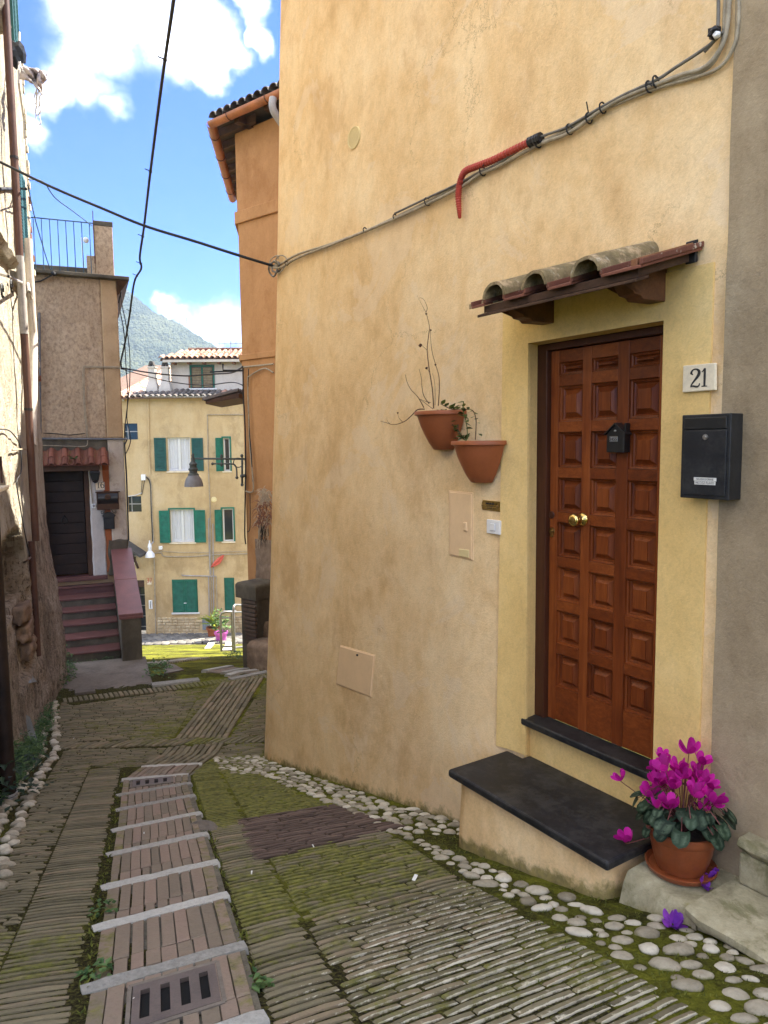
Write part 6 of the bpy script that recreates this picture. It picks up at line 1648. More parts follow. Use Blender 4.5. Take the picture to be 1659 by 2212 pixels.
lp_ = quad_uz(MW, [A_(1293, 1250), A_(1404, 1252), A_(1402, 1290), A_(1297, 1285)], .112); lu0 = lp_[0][0]; lu1 = lp_[1][0]; lz1 = lp_[0][1]; lz0 = lp_[2][1]; lm = (lz0 + lz1) / 2
nl = MB(); nl.pbox(MW, lu0, lu1, lm + .001, lz1, .111, .1125); nl.pbox(MW, lu0 + .004, lu1 - .004, lz0, lm, .111, .1128); nl = nl.build('name_label', M['label_paper'], mbx)
letter('DELASSUS DORIANE', 'lettering', MW, (lu0 + lu1) / 2, (lm + lz1) / 2, .1129, (lz1 - lm) * .78, 'ink', nl, thick=.0002, xs=.86 * (lu1 - lu0) / ((lz1 - lm) * .78 * 10.3))
letter('MICOZZI FLAVIO', 'lettering', MW, (lu0 + lu1) / 2, (lz0 + lm) / 2, .1132, (lm - lz0) * .95, 'ink', nl, thick=.0002, xs=.9 * (lu1 - lu0) / ((lm - lz0) * .95 * 8.3))
# key box on the door
kb = thing('key_safe', 'small black house shaped key box with number wheels hung on the wooden door', 'key box', MW.hit(A_(920, 1130), DO))
KO = DO + .05; ku0, kz1 = MW.uz(A_(862, 1040), KO); ku1, kz0 = MW.uz(A_(948, 1128), KO); kc_ = (ku0 + ku1) / 2; kt = MW.z(A_(905, 980), KO); ke = MW.z(A_(850, 1040), KO)
mb = MB(); mb.prism(MW, [(ku0, kz0), (ku1, kz0), (ku1, ke + .004), (kc_, kt - .012), (ku0, ke + .004)], DO + .001, KO); mb.build('body', M['black_plastic'], kb, bevel=.003, fixn=True)
hw = (ku1 - ku0) / 2 + .011
for s in (-1, 1):
    mb = MB(); mb.prism(MW, [(kc_, kt - .010), (kc_ + s * hw, ke - .004), (kc_ + s * hw, ke + .004), (kc_, kt)], DO + .001, KO + .010); mb.build('roof_slope', M['black_plastic'], kb, bevel=.0015, fixn=True)
MB().pbox(MW, ku1 - .012, ku1 - .001, ke + .004, kt - .004, DO + .004, KO - .012).build('chimney', M['black_plastic'], kb, bevel=.0015)
mb = MB(); mb.lathe([(0, .008), (.005, .007), (.006, 0)], MW.P(kc_, (ke + kt) / 2 - .012, KO), 14, ax=MW.a, ay=zv, az=MW.n); mb.build('button', M['steel'], kb, smooth=True, fixn=True)
wz1 = MW.z(A_(878, 1050), KO); wz0 = MW.z(A_(878, 1075), KO); wu0 = MW.u(A_(878, 1060), KO); wu1 = MW.u(A_(917, 1060), KO)
wl = MB().pbox(MW, wu0, wu1, wz0, wz1, KO, KO + .002).build('dial_window', M['steel'], kb)
for k in range(4):
    a = wu0 + (wu1 - wu0) * (k + .1) / 4; b = wu0 + (wu1 - wu0) * (k + .9) / 4
    MB().pbox(MW, a, b, wz0 + .001, wz1 - .001, KO + .0021, KO + .005).build('dial', M['steel'], wl, bevel=.001)
    letter('3455'[k], 'digit', MW, (a + b) / 2, (wz0 + wz1) / 2, KO + .0052, (wz1 - wz0) * .95, 'ink', wl, thick=.0003)
# brass name plate
pl_ = [cr('p', 886, 1628), cr('p', 1018, 1640), cr('p', 1028, 1668), cr('p', 1018, 1720), cr('p', 884, 1702), cr('p', 875, 1668)]
q = wq(pl_); npz = thing('name_plate', 'small brass name plate with two screws above the white doorbell', 'name plate', MW.P(q[4][0], q[4][1], q[4][2]))
mb = MB(); k = len(q); mb.add([MW.P(u, z, o + .006) for u, z, o in q] + [MW.P(u, z, o - .01) for u, z, o in q], [tuple(range(k - 1, -1, -1)), tuple(range(k, 2 * k))] + [(i, (i + 1) % k, k + (i + 1) % k, k + i) for i in range(k)]); mb.build('plate', M['brass'], npz, fixn=True, bevel=.001)
cu = sum(p[0] for p in q) / 6; cz = sum(p[1] for p in q) / 6; co = max(p[2] for p in q); pw_ = q[2][0] - q[5][0]
for u in (q[5][0] + .012, q[2][0] - .012):
    mb = MB(); mb.ball(MW.P(u, cz, co + .006), .006, 2, 0); mb.build('screw', M['old_brass'], npz, smooth=True)
letter('Flavio Micozzi', 'lettering', MW, cu, cz + .012, co + .0075, .017, 'ink', npz, thick=.0004, bold=.0006, shear=.3, xs=.8)
letter('studio di consulenza', 'lettering', MW, cu, cz - .003, co + .0075, .0105, 'ink', npz, thick=.0002, xs=.72)
letter('studio di revisione', 'lettering', MW, cu, cz - .016, co + .0075, .0105, 'ink', npz, thick=.0002, xs=.72)
# doorbell
bp = [cr('p', 922, 1772), cr('p', 1037, 1790), cr('p', 1036, 1900), cr('p', 920, 1876)]
q = wq(bp); db = thing('doorbell', 'white plastic doorbell switch under the brass name plate', 'doorbell', MW.P(q[3][0], q[3][1], q[3][2]))
o_ = max(p[2] for p in q)
def rect(pts, o0, o1): 
    u0 = (pts[0][0] + pts[3][0]) / 2; u1 = (pts[1][0] + pts[2][0]) / 2; z1 = (pts[0][1] + pts[1][1]) / 2; z0 = (pts[2][1] + pts[3][1]) / 2; return u0, u1, z0, z1
u0, u1, z0, z1 = rect(q, 0, 0)
MB().pbox(MW, u0, u1, z0, z1, o_ - .03, o_ + .010).build('plate', M['white_plastic'], db, bevel=.004)
um, zm = (u0 + u1) / 2, (z0 + z1) / 2
MB().pbox(MW, um - .024, um + .024, zm - .026, zm + .026, o_ + .0101, o_ + .012).build('rim', M['grey_plastic'], db)
MB().pbox(MW, um - .020, um + .020, zm - .022, zm + .022, o_ + .0121, o_ + .017).build('button', M['white_plastic'], db, bevel=.003)
# half-round wall pots
def wall_pot(rimL, rimR, bot, label):
    w_ = wq([rimL, rimR, bot]); o = w_[2][2] + .004; ul, zl = MW.uz(rimL, o + .05); ur, zr_ = MW.uz(rimR, o + .05); ub, zb = MW.uz(bot, o + .05)
    W = (ur - ul) / 2; uc = (ul + ur) / 2; zt = (zl + zr_) / 2; H = zt - zb; t = thing('wall_pot', label, 'planter', MW.P(uc, zb, o), 'terracotta half pots on the ochre wall'); dep = W * .95
    prof = [(.35, 0), (.40, .02), (.55, .20), (.69, .42), (.80, .62), (.87, .80), (.905, .88), (.93, .885), (.935, .90), (1.0, .905), (1.0, .985), (.985, 1.0), (.93, 1.0), (.90, .97), (.88, .90)]
    mb = MB(); N = 22; loops = []
    for r, hh_ in prof: loops.append([MW.P(uc - W * r * math.cos(math.pi * i / N), zb + H * hh_, o + dep * r * math.sin(math.pi * i / N)) for i in range(N + 1)])
    mb.loft(loops, False, True); mb.f.append(tuple(range(N, -1, -1))); mb.mi.append(0)
    mb.build('pot', M['terracotta_plastic'], t, fixn=True, autosm=40)
    mb = MB(); mb.poly([MW.P(uc - W * .88 * math.cos(math.pi * i / N), zb + H * .92, o + dep * .88 * math.sin(math.pi * i / N)) for i in range(N + 1)]); mb.build('soil', M['soil'], t)
    return t, uc, zb + H * .92, o + dep * .45, W
t1, c1u, c1z, c1o, W1 = wall_pot((908, 887), (995, 890), (952, 972), 'brown half round wall pot holding bare twigs, the upper of two')
t2, c2u, c2z, c2o, W2 = wall_pot((985, 953), (1081, 951), (1034, 1043), 'brown half round wall pot holding a small leafy sprig, the lower of two')
pc = lambda x, y: cr('p', x, y)
def twig(pts, r, mat, parent, name='twig', o=.09, n=5):
    P = [MW.hit(p, o + .012 * math.sin(i * 1.7)) for i, p in enumerate(pts)]; mb = MB(); C_ = catmull(P, n); k = len(C_); mb.tube(C_, [r * (1 - .65 * i / k) for i in range(k)], 5); return mb.build(name, M[mat], parent)
dead = thing('dry_plant', 'bare brown branching twigs standing in the upper wall pot', 'plant', MW.P(c1u, c1z, c1o))
o1_ = c1o
twig([pc(505, 925), pc(495, 780), pc(470, 620), pc(455, 480), pc(465, 370), pc(472, 300), pc(455, 220), pc(445, 190)], .0042, 'twig', dead, o=o1_)
twig([pc(445, 190), pc(455, 150), pc(430, 90), pc(400, 75), pc(388, 90)], .002, 'twig', dead, o=o1_); twig([pc(445, 185), pc(420, 140), pc(395, 90), pc(375, 50)], .0016, 'twig', dead, o=o1_)
twig([pc(540, 905), pc(548, 780), pc(545, 680), pc(520, 590), pc(495, 500), pc(482, 400), pc(480, 330)], .0034, 'twig', dead, o=o1_)
twig([pc(470, 890), pc(430, 830), pc(415, 760), pc(410, 690), pc(392, 620)], .0032, 'twig', dead, o=o1_); twig([pc(430, 920), pc(385, 840), pc(330, 780), pc(300, 720), pc(288, 665)], .0036, 'twig', dead, o=o1_)
twig([pc(435, 930), pc(380, 935), pc(340, 975), pc(280, 1025), pc(200, 1050), pc(140, 1035), pc(95, 1022)], .004, 'twig', dead, o=o1_ + .06); twig([pc(265, 1028), pc(240, 1000), pc(228, 965)], .002, 'twig', dead, o=o1_ + .06); twig([pc(170, 1045), pc(148, 1020), pc(145, 990)], .0016, 'twig', dead, o=o1_ + .06)
twig([pc(515, 900), pc(515, 760), pc(505, 690), pc(495, 655)], .002, 'twig', dead, o=o1_); twig([pc(455, 480), pc(430, 455), pc(405, 440)], .002, 'twig', dead, o=o1_); twig([pc(475, 650), pc(455, 620)], .002, 'twig', dead, o=o1_)
twig([pc(480, 880), pc(440, 870), pc(390, 850)], .0024, 'twig', dead, o=o1_); twig([pc(500, 930), pc(420, 870), pc(388, 845)], .0024, 'twig', dead, o=o1_)
for x, y, r in ((402, 440, .011), (450, 615, .008), (482, 325, .006), (228, 960, .006), (518, 590, .006), (448, 200, .007)):
    mb = MB(); mb.ball(MW.hit(pc(x, y), o1_), r, 2, .35); mb.build('dry_bud', M['twig'], dead)
def leaf_mesh(name, mat, L=1.0, W=.5, fold=.12, heart=False, tint=(.5, 0, 0), n=5, droop=.15):
    """a single leaf lying along +y with a fold at the midrib"""
    mb = MB(); rows = []
    for i in range(n + 1):
        t = i / n
        w = W * (math.sin(math.pi * min(1, t ** .75)) if not heart else (.80 + .75 * t) * math.sqrt(max(0, 1 - t ** 1.7)) * .80)
        y = L * t; z = -droop * t * t
        rows.append([V((-w, y - (.45 * w if heart else 0) * (1 - t), z + fold * w)), V((-w * .5, y, z + fold * w * .35)), V((0, y, z)), V((w * .5, y, z + fold * w * .35)), V((w, y - (.45 * w if heart else 0) * (1 - t), z + fold * w))])
    for r_i, r in enumerate(rows):
        for c_i, p in enumerate(r):
            g = 1.0 if (heart and .2 < r_i / n < .85 and c_i in (1, 3)) else 0.0; mb.v.append(p); mb.t.append((tint[0], g, tint[2]))
    for i in range(n):
        for c_i in range(4): mb.f.append((i * 5 + c_i, i * 5 + c_i + 1, (i + 1) * 5 + c_i + 1, (i + 1) * 5 + c_i)); mb.mi.append(0)
    return mb.mesh(name, M[mat], True)
SHRUB = [leaf_mesh('leaf', 'shrub_leaf', 1, .30, .2, tint=(k / 4, 0, 0)) for k in range(4)]
def put_leaf(me, p, dirv, size, parent, up=V((0, 0, 1)), name='leaf', roll=None):
    y = V(dirv).normalized(); x = y.cross(V(up)); x = x.normalized() if x.length > 1e-4 else V((1, 0, 0)); z = x.cross(y)
    r = random.uniform(-.6, .6) if roll is None else roll; x2 = x * math.cos(r) + z * math.sin(r); z2 = z * math.cos(r) - x * math.sin(r)
    return inst(name, me, frame(p, x2 * size, y * size, z2 * size), parent)
sprig = thing('leafy_sprig', 'leafy green sprig trailing between the two wall pots', 'plant', MW.P(c2u, c2z, c2o))
stems = [[pc(760, 1165), pc(730, 1140), pc(690, 1100), pc(650, 1050), pc(600, 990), pc(560, 950)], [pc(765, 1160), pc(762, 1080), pc(750, 1010), pc(730, 940), pc(735, 870)], [pc(825, 1165), pc(830, 1080), pc(828, 1000), pc(800, 940), pc(720, 930), pc(640, 930), pc(560, 890)], [pc(745, 1168), pc(700, 1110), pc(690, 1050)]]
for si, s in enumerate(stems):
    P = catmull([MW.hit(p, c2o + .02 * (si - 1)) for p in s], 6); mb = MB(); mb.tube(P, .0032, 5); mb.build('stem', M['twig' if si != 1 else 'stem_green'], sprig)
    for k, p in enumerate(P):
        if k < 8 and si != 0 and si != 3: continue
        if k % 2 or random.random() < .35:
            d = MW.a * random.choice((-1, 1)) * random.uniform(.4, 1) + zv * random.uniform(-.2, .7) + MW.n * random.uniform(-.1, .6); put_leaf(random.choice(SHRUB), p, d, random.uniform(.034, .055), sprig)
for x, y, dx, dz_ in ((805, 1078, -1, .1), (850, 1120, 1, -.2), (740, 1150, -.6, -.1), (700, 1165, -1, .3), (720, 1085, 1, 0), (690, 1120, .8, .2), (570, 960, .3, .3)):
    put_leaf(random.choice(SHRUB), MW.hit(pc(x, y), c2o), MW.a * dx + zv * dz_ + MW.n * .3, .048, sprig)
# cables swagged across the wall
cb = thing('cable_bundle', 'bundle of cream and grey cables strapped across the ochre wall above the door', 'cable bundle', MW.P(-1, 1.6, 0))
cen = [(592, 574), (612, 572), (650, 553), (720, 529), (800, 497), (860, 470), (930, 437), (1000, 403), (1042, 378), (1085, 360), (1170, 311), (1235, 284), (1310, 237), (1360, 211), (1430, 182)]
def wcable(pts, r, mat, off, name='cable'):
    P = []
    for p in pts:
        u, z, w = wq([p])[0]; P.append(MW.P(u, z, w + off))
    mb = MB(); mb.tube(catmull(P, 6), r, 8); return mb.build(name, M[mat], cb, smooth=True)
def jog(pts, a, b, s): return [(x + a + 1.6 * math.sin(i * 1.9 + s), y + b + 2.4 * math.sin(i * 1.3 + s)) for i, (x, y) in enumerate(pts)]
wcable(jog(cen, 0, 4, 0) + [(1480, 166), (1530, 150), (1562, 115), (1578, 70), (1584, 0), (1586, -30)], .0105, 'cable_cream', .03)
wcable(jog(cen, 0, -1, 2) + [(1500, 165), (1545, 140), (1568, 90), (1572, 40), (1574, -30)], .0095, 'cable_cream', .022)
wcable(jog(cen, 0, -5, 4)[5:] + [(1470, 150), (1520, 118), (1553, 92), (1561, 60), (1562, -30)], .0075, 'cable_grey', .035)
wcable([(1300, 243), (1420, 195), (1500, 172), (1558, 150), (1588, 110), (1600, 60), (1602, -30)], .008, 'cable_cream', .02)
wcable([(1530, 116), (1560, 84), (1572, 74)], .008, 'cable_grey', .03)
for (x, y, L_) in [(625, 570, 0), (1310, 236, 0), (1425, 180, 8), (1280, 258, 24), (930, 437, 0), (860, 470, 0), (795, 498, 0), (1170, 311, 4), (1238, 282, 4), (1050, 372, 10), (1410, 191, 4)]:
    u, z, w = wq([(x, y)])[0]; c = MW.P(u, z, w + .028); d = (MW.hit((x + 12, y - 7)) - MW.hit((x - 12, y + 7))).normalized(); b_ = d.cross(MW.n)
    mb = MB(); R_ = .027 if x > 880 else .018; mb.tube([c + (MW.n * math.cos(t) * .9 + b_ * math.sin(t)) * R_ for t in [i * math.pi / 6 for i in range(13)]], .0045, 5)
    if L_: e_ = MW.hit((x - L_ * .55, y - L_ * 1.6), .05); mb.tube([c - b_ * .02, e_], .0035, 5)
    mb.build('cable_tie', M['cable_black'], cb)
P = [MW.P(*(wq([p])[0][:2]), wq([p])[0][2] + .045) for p in [(1162, 308), (1120, 328), (1075, 350), (1040, 363), (1016, 374), (1006, 395), (1002, 425), (1004, 460), (1005, 474)]]
C_ = catmull(P, 14); mb = MB(); mb.tube(C_, [(.0225 if i % 2 else .0175) * (1 if i < len(C_) * .75 else max(.35, 1 - (i - len(C_) * .75) / len(C_) * 2.4)) for i in range(len(C_))], 10); mb.build('red_conduit', M['red_conduit'], cb)
P = [MW.P(*(wq([p])[0][:2]), wq([p])[0][2] + .04) for p in [(1155, 312), (1164, 307), (1172, 304), (1180, 300)]]; mb = MB(); mb.tube(catmull(P, 5), [.028 + .010 * abs(noise.noise(V((i * 1.3, 0, 0)))) for i in range(16)], 9); mb.build('tape_wrap', M['tape_black'], cb)
for k, s in enumerate([(592, 574), (604, 578), (600, 566), (598, 582), (612, 572)]):
    u, z, w = wq([s])[0]; u = max(u, u_edge(z) + .03); c = MW.P(u, z, w + .03); b_ = MW.a * 1; mb = MB(); ex = .07 + .012 * k; mb.tube([c + b_ * (math.cos(t) * ex) + zv * (math.sin(t) * (.03 + .012 * k)) + MW.n * (.012 * math.sin(2 * t + k)) for t in [i * math.pi / 9 for i in range(18)]], .009 if k % 2 else .006, 6); mb.build('cable_loop', M['cable_cream' if k % 2 == 0 else 'cable_grey'], cb, smooth=True)
mb = MB(); u, z, w = wq([(1557, 78)])[0]; mb.ball(MW.P(u, z, .05), .028, 2, .25); mb.build('tape_wrap', M['tape_black'], cb)
mb = MB(); u, z, w = wq([(1566, 84)])[0]; mb.ball(MW.P(u, z, .06), .016, 2, .15); mb.build('connector', M['white_plastic'], cb)
# overhead cables
def span(name, label, pts, r, mat, ties=0):
    t = thing(name, label, 'cable', pts[0]); C_ = catmull(pts, 8); mb = MB(); mb.tube(C_, r, 6); mb.build('wire', M[mat], t, smooth=True)
    for k in range(ties):
        p = C_[int((k + .5) / ties * (len(C_) - 1))]; mb = MB(); mb.tube([p + V((-r * 1.3, 0, .01)), p + V((-r * 4.2, 0, .03))], r * .45, 4); mb.ball(p, r * 1.5, 1); mb.build('wire_clip', M['cable_black'], t)
    return t
u, z, w = wq([(590, 578)])[0]; e_ = MW.P(u_edge(z) + .02, z, w + .03)
span('overhead_cable', 'black cable crossing from the left stone house to the ochre house corner', [lw((-30, 338), .1), atY(-0, 350, 7.2), atY(105, 401, 7.2), atY(220, 450, 7.15), atY(313, 488, 7.1), atY(420, 521, 7.05), atY(520, 553, 7.0), e_], .0135, 'cable_black', 0)
span('hanging_cable', 'thick black cable dropping down the sky to the house with red steps', [atY(395, -160, 6.0), atY(375, 0, 6.8), atY(350, 175, 8), atY(325, 370, 9.6), atY(311, 490, 10.8), atY(302, 555, 11.6), atY(305, 580, 11.9), atY(290, 610, 12.6), atY(280, 680, 13.5), atY(270, 740, 14.1), H16.P(1.09, H16.z((263, 780), .05), .06), H16.P(1.09, H16.z((265, 793), .05), .06)], .0165, 'cable_black', 9)
def wisp(pts, r=.009): return [atY(x, y, 14.6) for x, y in pts]
for k, pts in enumerate([[(262, 628), (258, 660), (268, 720), (272, 790), (276, 860), (270, 920), (268, 960)], [(260, 628), (264, 660), (272, 700), (280, 760), (280, 830), (274, 900), (282, 950), (272, 980)], [(258, 640), (256, 655), (262, 630)]]):
    span('drop_wire', ('loose black wire hanging down the corner of house 16 past its mailboxes', 'longer black wire swaying out from the eave of house 16', 'short loop of black wire just under the eave of house 16')[k], wisp(pts), .010, 'cable_black')
for k, (pts, lab) in enumerate([([H16.P(1.09, H16.z((264, 795), .05), .06), atY(330, 806, 16), atY(400, 812, 16), atY(460, 808, 15.5), atY(500, 805, 14.6), OG.hit((525, 792), .05)], 'upper black cable slung in front of the tiled roofs to the orange house'),
        ([H16.P(1.09, H16.z((264, 797), .05), .06), atY(300, 808, 16), atY(370, 825, 16), atY(440, 832, 15.5), atY(500, 826, 14.8), OG.hit((524, 832), .05)], 'lower thin cable slung in front of the tiled roofs to the orange house')]):
    span('slung_cable', lab, pts, .017 - .006 * k, 'cable_black')
cl = span('clothes_line', 'blue clothes line sagging from the left house towards the terrace chimney', [lw((62, 388), .3), atY(93, 392, 10.5), atY(120, 428, 11.5), atY(160, 458, 12.8), H16.P(.68, 4.22, -.05)], .009, 'railing_blue'); 
span('guy_wire', 'thin blue wire running down from the left house to a bracket above door 16', [lw((60, 400), .25), atY(75, 470, 11.5), atY(92, 530, 12.6), H16.hit((105, 572), .3), H16.hit((115, 592), .12)], .009, 'railing_blue')
mb = MB(); mb.tube([H16.hit((116, 592), .20), H16.hit((88, 607), .05), H16.hit((72, 610), .0)], .014, 5); mb.ball(H16.hit((116, 591), .2), .05, 1); mb.build('bracket', M['iron'], h16)
# towel with its cords
tw = thing('towel', 'grey knitted cloth flapping from the left house with cords dangling below', 'cloth', lw((44, 150), .1))
tq = lambda x, y: top_(x, y)
TY = 9.4
rowsT = [[(215, 715), (300, 728), (400, 735), (470, 770), (510, 800)], [(225, 760), (310, 770), (390, 800), (450, 830), (500, 850)], [(222, 860), (300, 830), (370, 880), (420, 900), (480, 890)], [(250, 862), (320, 880), (380, 930), (430, 990), (460, 1000)]]
mb = MB(); NN = 5
def tpt(a, b):
    i = min(int(a), 2); j = min(int(b), 3); fa, fb = a - i, b - j
    P = [V((*rowsT[i][j], 0)), V((*rowsT[i][j + 1], 0)), V((*rowsT[i + 1][j], 0)), V((*rowsT[i + 1][j + 1], 0))]
    q = (P[0] * (1 - fb) + P[1] * fb) * (1 - fa) + (P[2] * (1 - fb) + P[3] * fb) * fa
    return atY(*tq(q.x, q.y), TY + .10 * math.sin(b * 3.1 + a) + .06 * math.sin(a * 4 - b * 5))
ga_, gb_ = 16, 22
for i in range(ga_ + 1):
    for j in range(gb_ + 1): mb.v.append(tpt(3 * i / ga_, 4 * j / gb_)); mb.t.append((0, 0, 0))
mb.f = [(i * (gb_ + 1) + j, i * (gb_ + 1) + j + 1, (i + 1) * (gb_ + 1) + j + 1, (i + 1) * (gb_ + 1) + j) for i in range(ga_) for j in range(gb_)]; mb.mi = [0] * len(mb.f)
tc = mb.build('cloth', M['towel'], tw, smooth=True); sm = tc.modifiers.new('thickness', 'SOLIDIFY'); sm.thickness = .012
for pts in ([(400, 960), (375, 1030), (370, 1090), (400, 1150), (425, 1140), (425, 1060), (415, 980)], [(395, 980), (390, 1120), (385, 1220), (410, 1240), (440, 1200), (430, 1100), (440, 1020)], [(405, 1000), (395, 1150), (390, 1280), (410, 1345), (440, 1330), (425, 1240), (418, 1100)], [(240, 760), (330, 860), (400, 950), (450, 1020), (465, 1020)]):
    mb = MB(); mb.tube(catmull([atY(*tq(*p), TY - .05) for p in pts], 6), .007, 5); mb.build('cord', M['cord'], tw)
mb = MB(); mb.tube([lw(tq(210, 350), .15), lw(tq(200, 900), .16), lw(tq(255, 1280), .12), lw(tq(262, 1500), .1)], .012, 5); mb.build('wire', M['cord'], old)
mb = MB(); mb.tube([lw(tq(200, 380), .03), atY(*tq(220, 720), TY), atY(*tq(460, 1020), TY - .05)], .008, 5); mb.build('line', M['cord'], tw)
mb = MB(); mb.ball(lw(tq(170, 580), .12), .10, 2, .3, (1, 1, 1.6)); mb.build('dark_bundle', M['tape_black'], old)

# ------------------------------------------------------------------ street lamp on the orange house
lamp = thing('street_lamp', 'grey bell street lamp on a scrolled iron arm fixed to the orange house', 'street lamp', OG.hit(ff(838, 870), .02))
wl_ = OG.hit(ff(826, 773), .03); LD = None
head = atY(*ff(505, 860), wl_.y - .15)
def lf(x, y):     # point on the vertical plane through the arm
    d = ray(*ff(x, y)); pn = V((wl_.y - head.y, head.x - wl_.x, 0)); t = pn.dot(wl_) / pn.dot(d); return d * t
mb = MB(); mb.tube([lf(835, 773), lf(505, 770)], .017, 8); mb.build('arm', M['lamp_iron'], lamp, smooth=True)
mb = MB(); mb.tube([lf(818, 750), lf(818, 935)], .019, 8); mb.ball(lf(818, 935), .03, 2); mb.ball(lf(816, 752), .03, 2); mb.ball(lf(818, 880), .04, 2); mb.build('wall_bar', M['lamp_iron'], lamp, smooth=True)
mb = MB(); mb.tube(catmull([lf(632, 803), lf(700, 803), lf(757, 805), lf(775, 815), lf(783, 840), lf(785, 890)], 5), .014, 7); mb.ball(lf(632, 803), .028, 2); mb.ball(lf(785, 890), .03, 2); mb.build('scroll', M['lamp_iron'], lamp, smooth=True)
rc = lf(793, 796); dA = (lf(835, 773) - lf(505, 770)).normalized(); mb = MB(); mb.tube([rc + (dA * math.cos(t) + zv * math.sin(t)) * .085 for t in [i * math.pi / 10 for i in range(21)]], .010, 5); mb.build('ring', M['lamp_iron'], lamp)
for y in (757, 806): mb = MB(); mb.lathe([(0, -.05), (.022, -.03), (.03, 0), (.022, .03), (0, .05)], lf(688, y), 8); mb.build('knop', M['lamp_iron'], lamp, smooth=True)
mb = MB(); mb.tube([lf(688, 757), lf(688, 820)], .014, 6); mb.tube([lf(818, 880), lf(842, 876)], .03, 6); mb.build('strap', M['lamp_iron'], lamp)
hx = lf(508, 770); 
def hz_(y): return lf(508, y).z - hx.z
R_ = (lf(570, 940) - lf(450, 940)).length / 2
mb = MB(); mb.lathe([(0, hz_(735)), (.018, hz_(742)), (.028, hz_(752)), (.02, hz_(760)), (.036, hz_(770)), (.03, hz_(785)), (.05, hz_(795)), (.075, hz_(805)), (.062, hz_(812)), (.062, hz_(828)), (.085, hz_(834)), (.085, hz_(842)), (.07, hz_(846)), (.07, hz_(862)), (.095, hz_(868)), (.10, hz_(875))], hx, 24); mb.build('neck', M['lamp_iron'], lamp, fixn=True, autosm=50)
mb = MB(); mb.lathe([(.09, hz_(873)), (R_ * .62, hz_(882)), (R_ * .84, hz_(900)), (R_ * .95, hz_(922)), (R_, hz_(946)), (R_ * .97, hz_(946)), (R_ * .80, hz_(905)), (R_ * .55, hz_(888)), (.05, hz_(880))], hx, 28); mb.build('shade', M['lamp_grey'], lamp, fixn=True, autosm=50)
mb = MB(); mb.lathe([(0, hz_(952)), (.05, hz_(948)), (.06, hz_(930)), (.04, hz_(900))], hx, 14); mb.build('bulb', M['white_plastic'], lamp, smooth=True, fixn=True)

# ------------------------------------------------------------------ fittings of house 16
def h16box(x0, y0, x1, y1, o0, o1, name, mat, parent, bev=.006):
    u0, z1 = H16.uz(h(x0, y0), o1); u1, z0 = H16.uz(h(x1, y1), o1); return MB().pbox(H16, u0, u1, z0, z1, o0, o1).build(name, M[mat], parent, bevel=bev), (u0, u1, z0, z1)
n16 = thing('house_number', 'pale framed number plate reading 16 beside the dark plank door', 'house number', H16.hit(h(685, 540), .03))
_, (a, b, c, d) = h16box(637, 463, 732, 537, .01, .045, 'plate', 'marble', n16); mb = MB(); mb.pbox(H16, a, b, c, c + .012, .046, .05); mb.pbox(H16, a, b, d - .012, d, .046, .05); mb.pbox(H16, a, a + .012, c + .012, d - .012, .046, .05); mb.pbox(H16, b - .012, b, c + .012, d - .012, .046, .05); mb.build('border', M['zinc_pipe'], n16)
numeral('16', 'numeral', H16, (a + b) / 2 - .062, c + .045, .13, .0475, 'ink', n16, gap=.6)
m1 = thing('mailbox', 'wide dark bronze mailbox with a curved flap under number plate 16', 'mailbox', H16.hit(h(755, 712), .03))
_, (a, b, c, d) = h16box(653, 562, 864, 712, .02, .12, 'body', 'dark_wood', m1); MB().pbox(H16, a - .02, b + .025, d, d + .02, .01, .14).build('lid', M['dark_wood'], m1, bevel=.004)
mb = MB(); N = 10; 
for i in range(N + 1):
    t = i / N; z = c + (d - c) * (.35 + .6 * t); o = .122 + .035 * math.sin(math.pi * t); mb.v += [H16.P(a + .02, z, o), H16.P(b - .02, z, o)]; mb.t += [(0, 0, 0)] * 2
mb.f = [(2 * i, 2 * i + 1, 2 * i + 3, 2 * i + 2) for i in range(N)]; mb.mi = [0] * N; mb.build('flap', M['black_plastic'], m1, smooth=True)
mb = MB(); mb.lathe([(0, .012), (.05, .008), (.06, 0)], H16.P((a + b) / 2, c + (d - c) * .75, .155), 14, ax=H16.a, ay=zv, az=H16.n); mb.build('crest', M['old_brass' if False else 'dark_wood'], m1, fixn=True)
m2 = thing('mailbox', 'small black ornate mailbox with a scrolled gable below the bronze one', 'mailbox', H16.hit(h(770, 893), .03))
_, (a, b, c, d) = h16box(717, 778, 823, 893, .02, .12, 'body', 'black_metal', m2); MB().pbox(H16, a + .02, b - .02, c + .02, d - .05, .1205, .128).build('front_door', M['black_metal'], m2, bevel=.004)
mb = MB(); mb.prism(H16, [(a - .03, d), (b + .03, d), (b - .02, d + .055), ((a + b) / 2 + .03, d + .075), ((a + b) / 2 - .03, d + .075), (a + .02, d + .055)], .015, .15); mb.build('gable', M['black_metal'], m2, bevel=.004, fixn=True)
for k in range(5): u = a - .01 + (b - a + .02) * (k + .5) / 5; MB().lathe([(0, .152), (.022, .152)], H16.P(u, d - .004, 0), 8, ax=H16.a, ay=zv, az=H16.n).build('scallop', M['black_metal'], m2)
cm = (a + b) / 2
for s in (-1, 1): mb = MB(); mb.tube(catmull([H16.P(cm, d + .12, .07), H16.P(cm + s * .05, d + .13, .07), H16.P(cm + s * .08, d + .08, .07), H16.P(cm + s * .13, d + .05, .07), H16.P(cm + s * .135, d + .09, .07), H16.P(cm + s * .11, d + .085, .07)], 4), .006, 5); mb.build('scroll', M['black_metal'], m2)
lt = thing('wall_lantern', 'small black glazed lantern hanging under the tiled canopy beside door 16', 'lantern', H16.hit(h(640, 300), .12))
q = H16.hit(h(640, 410), .17); mb = MB()
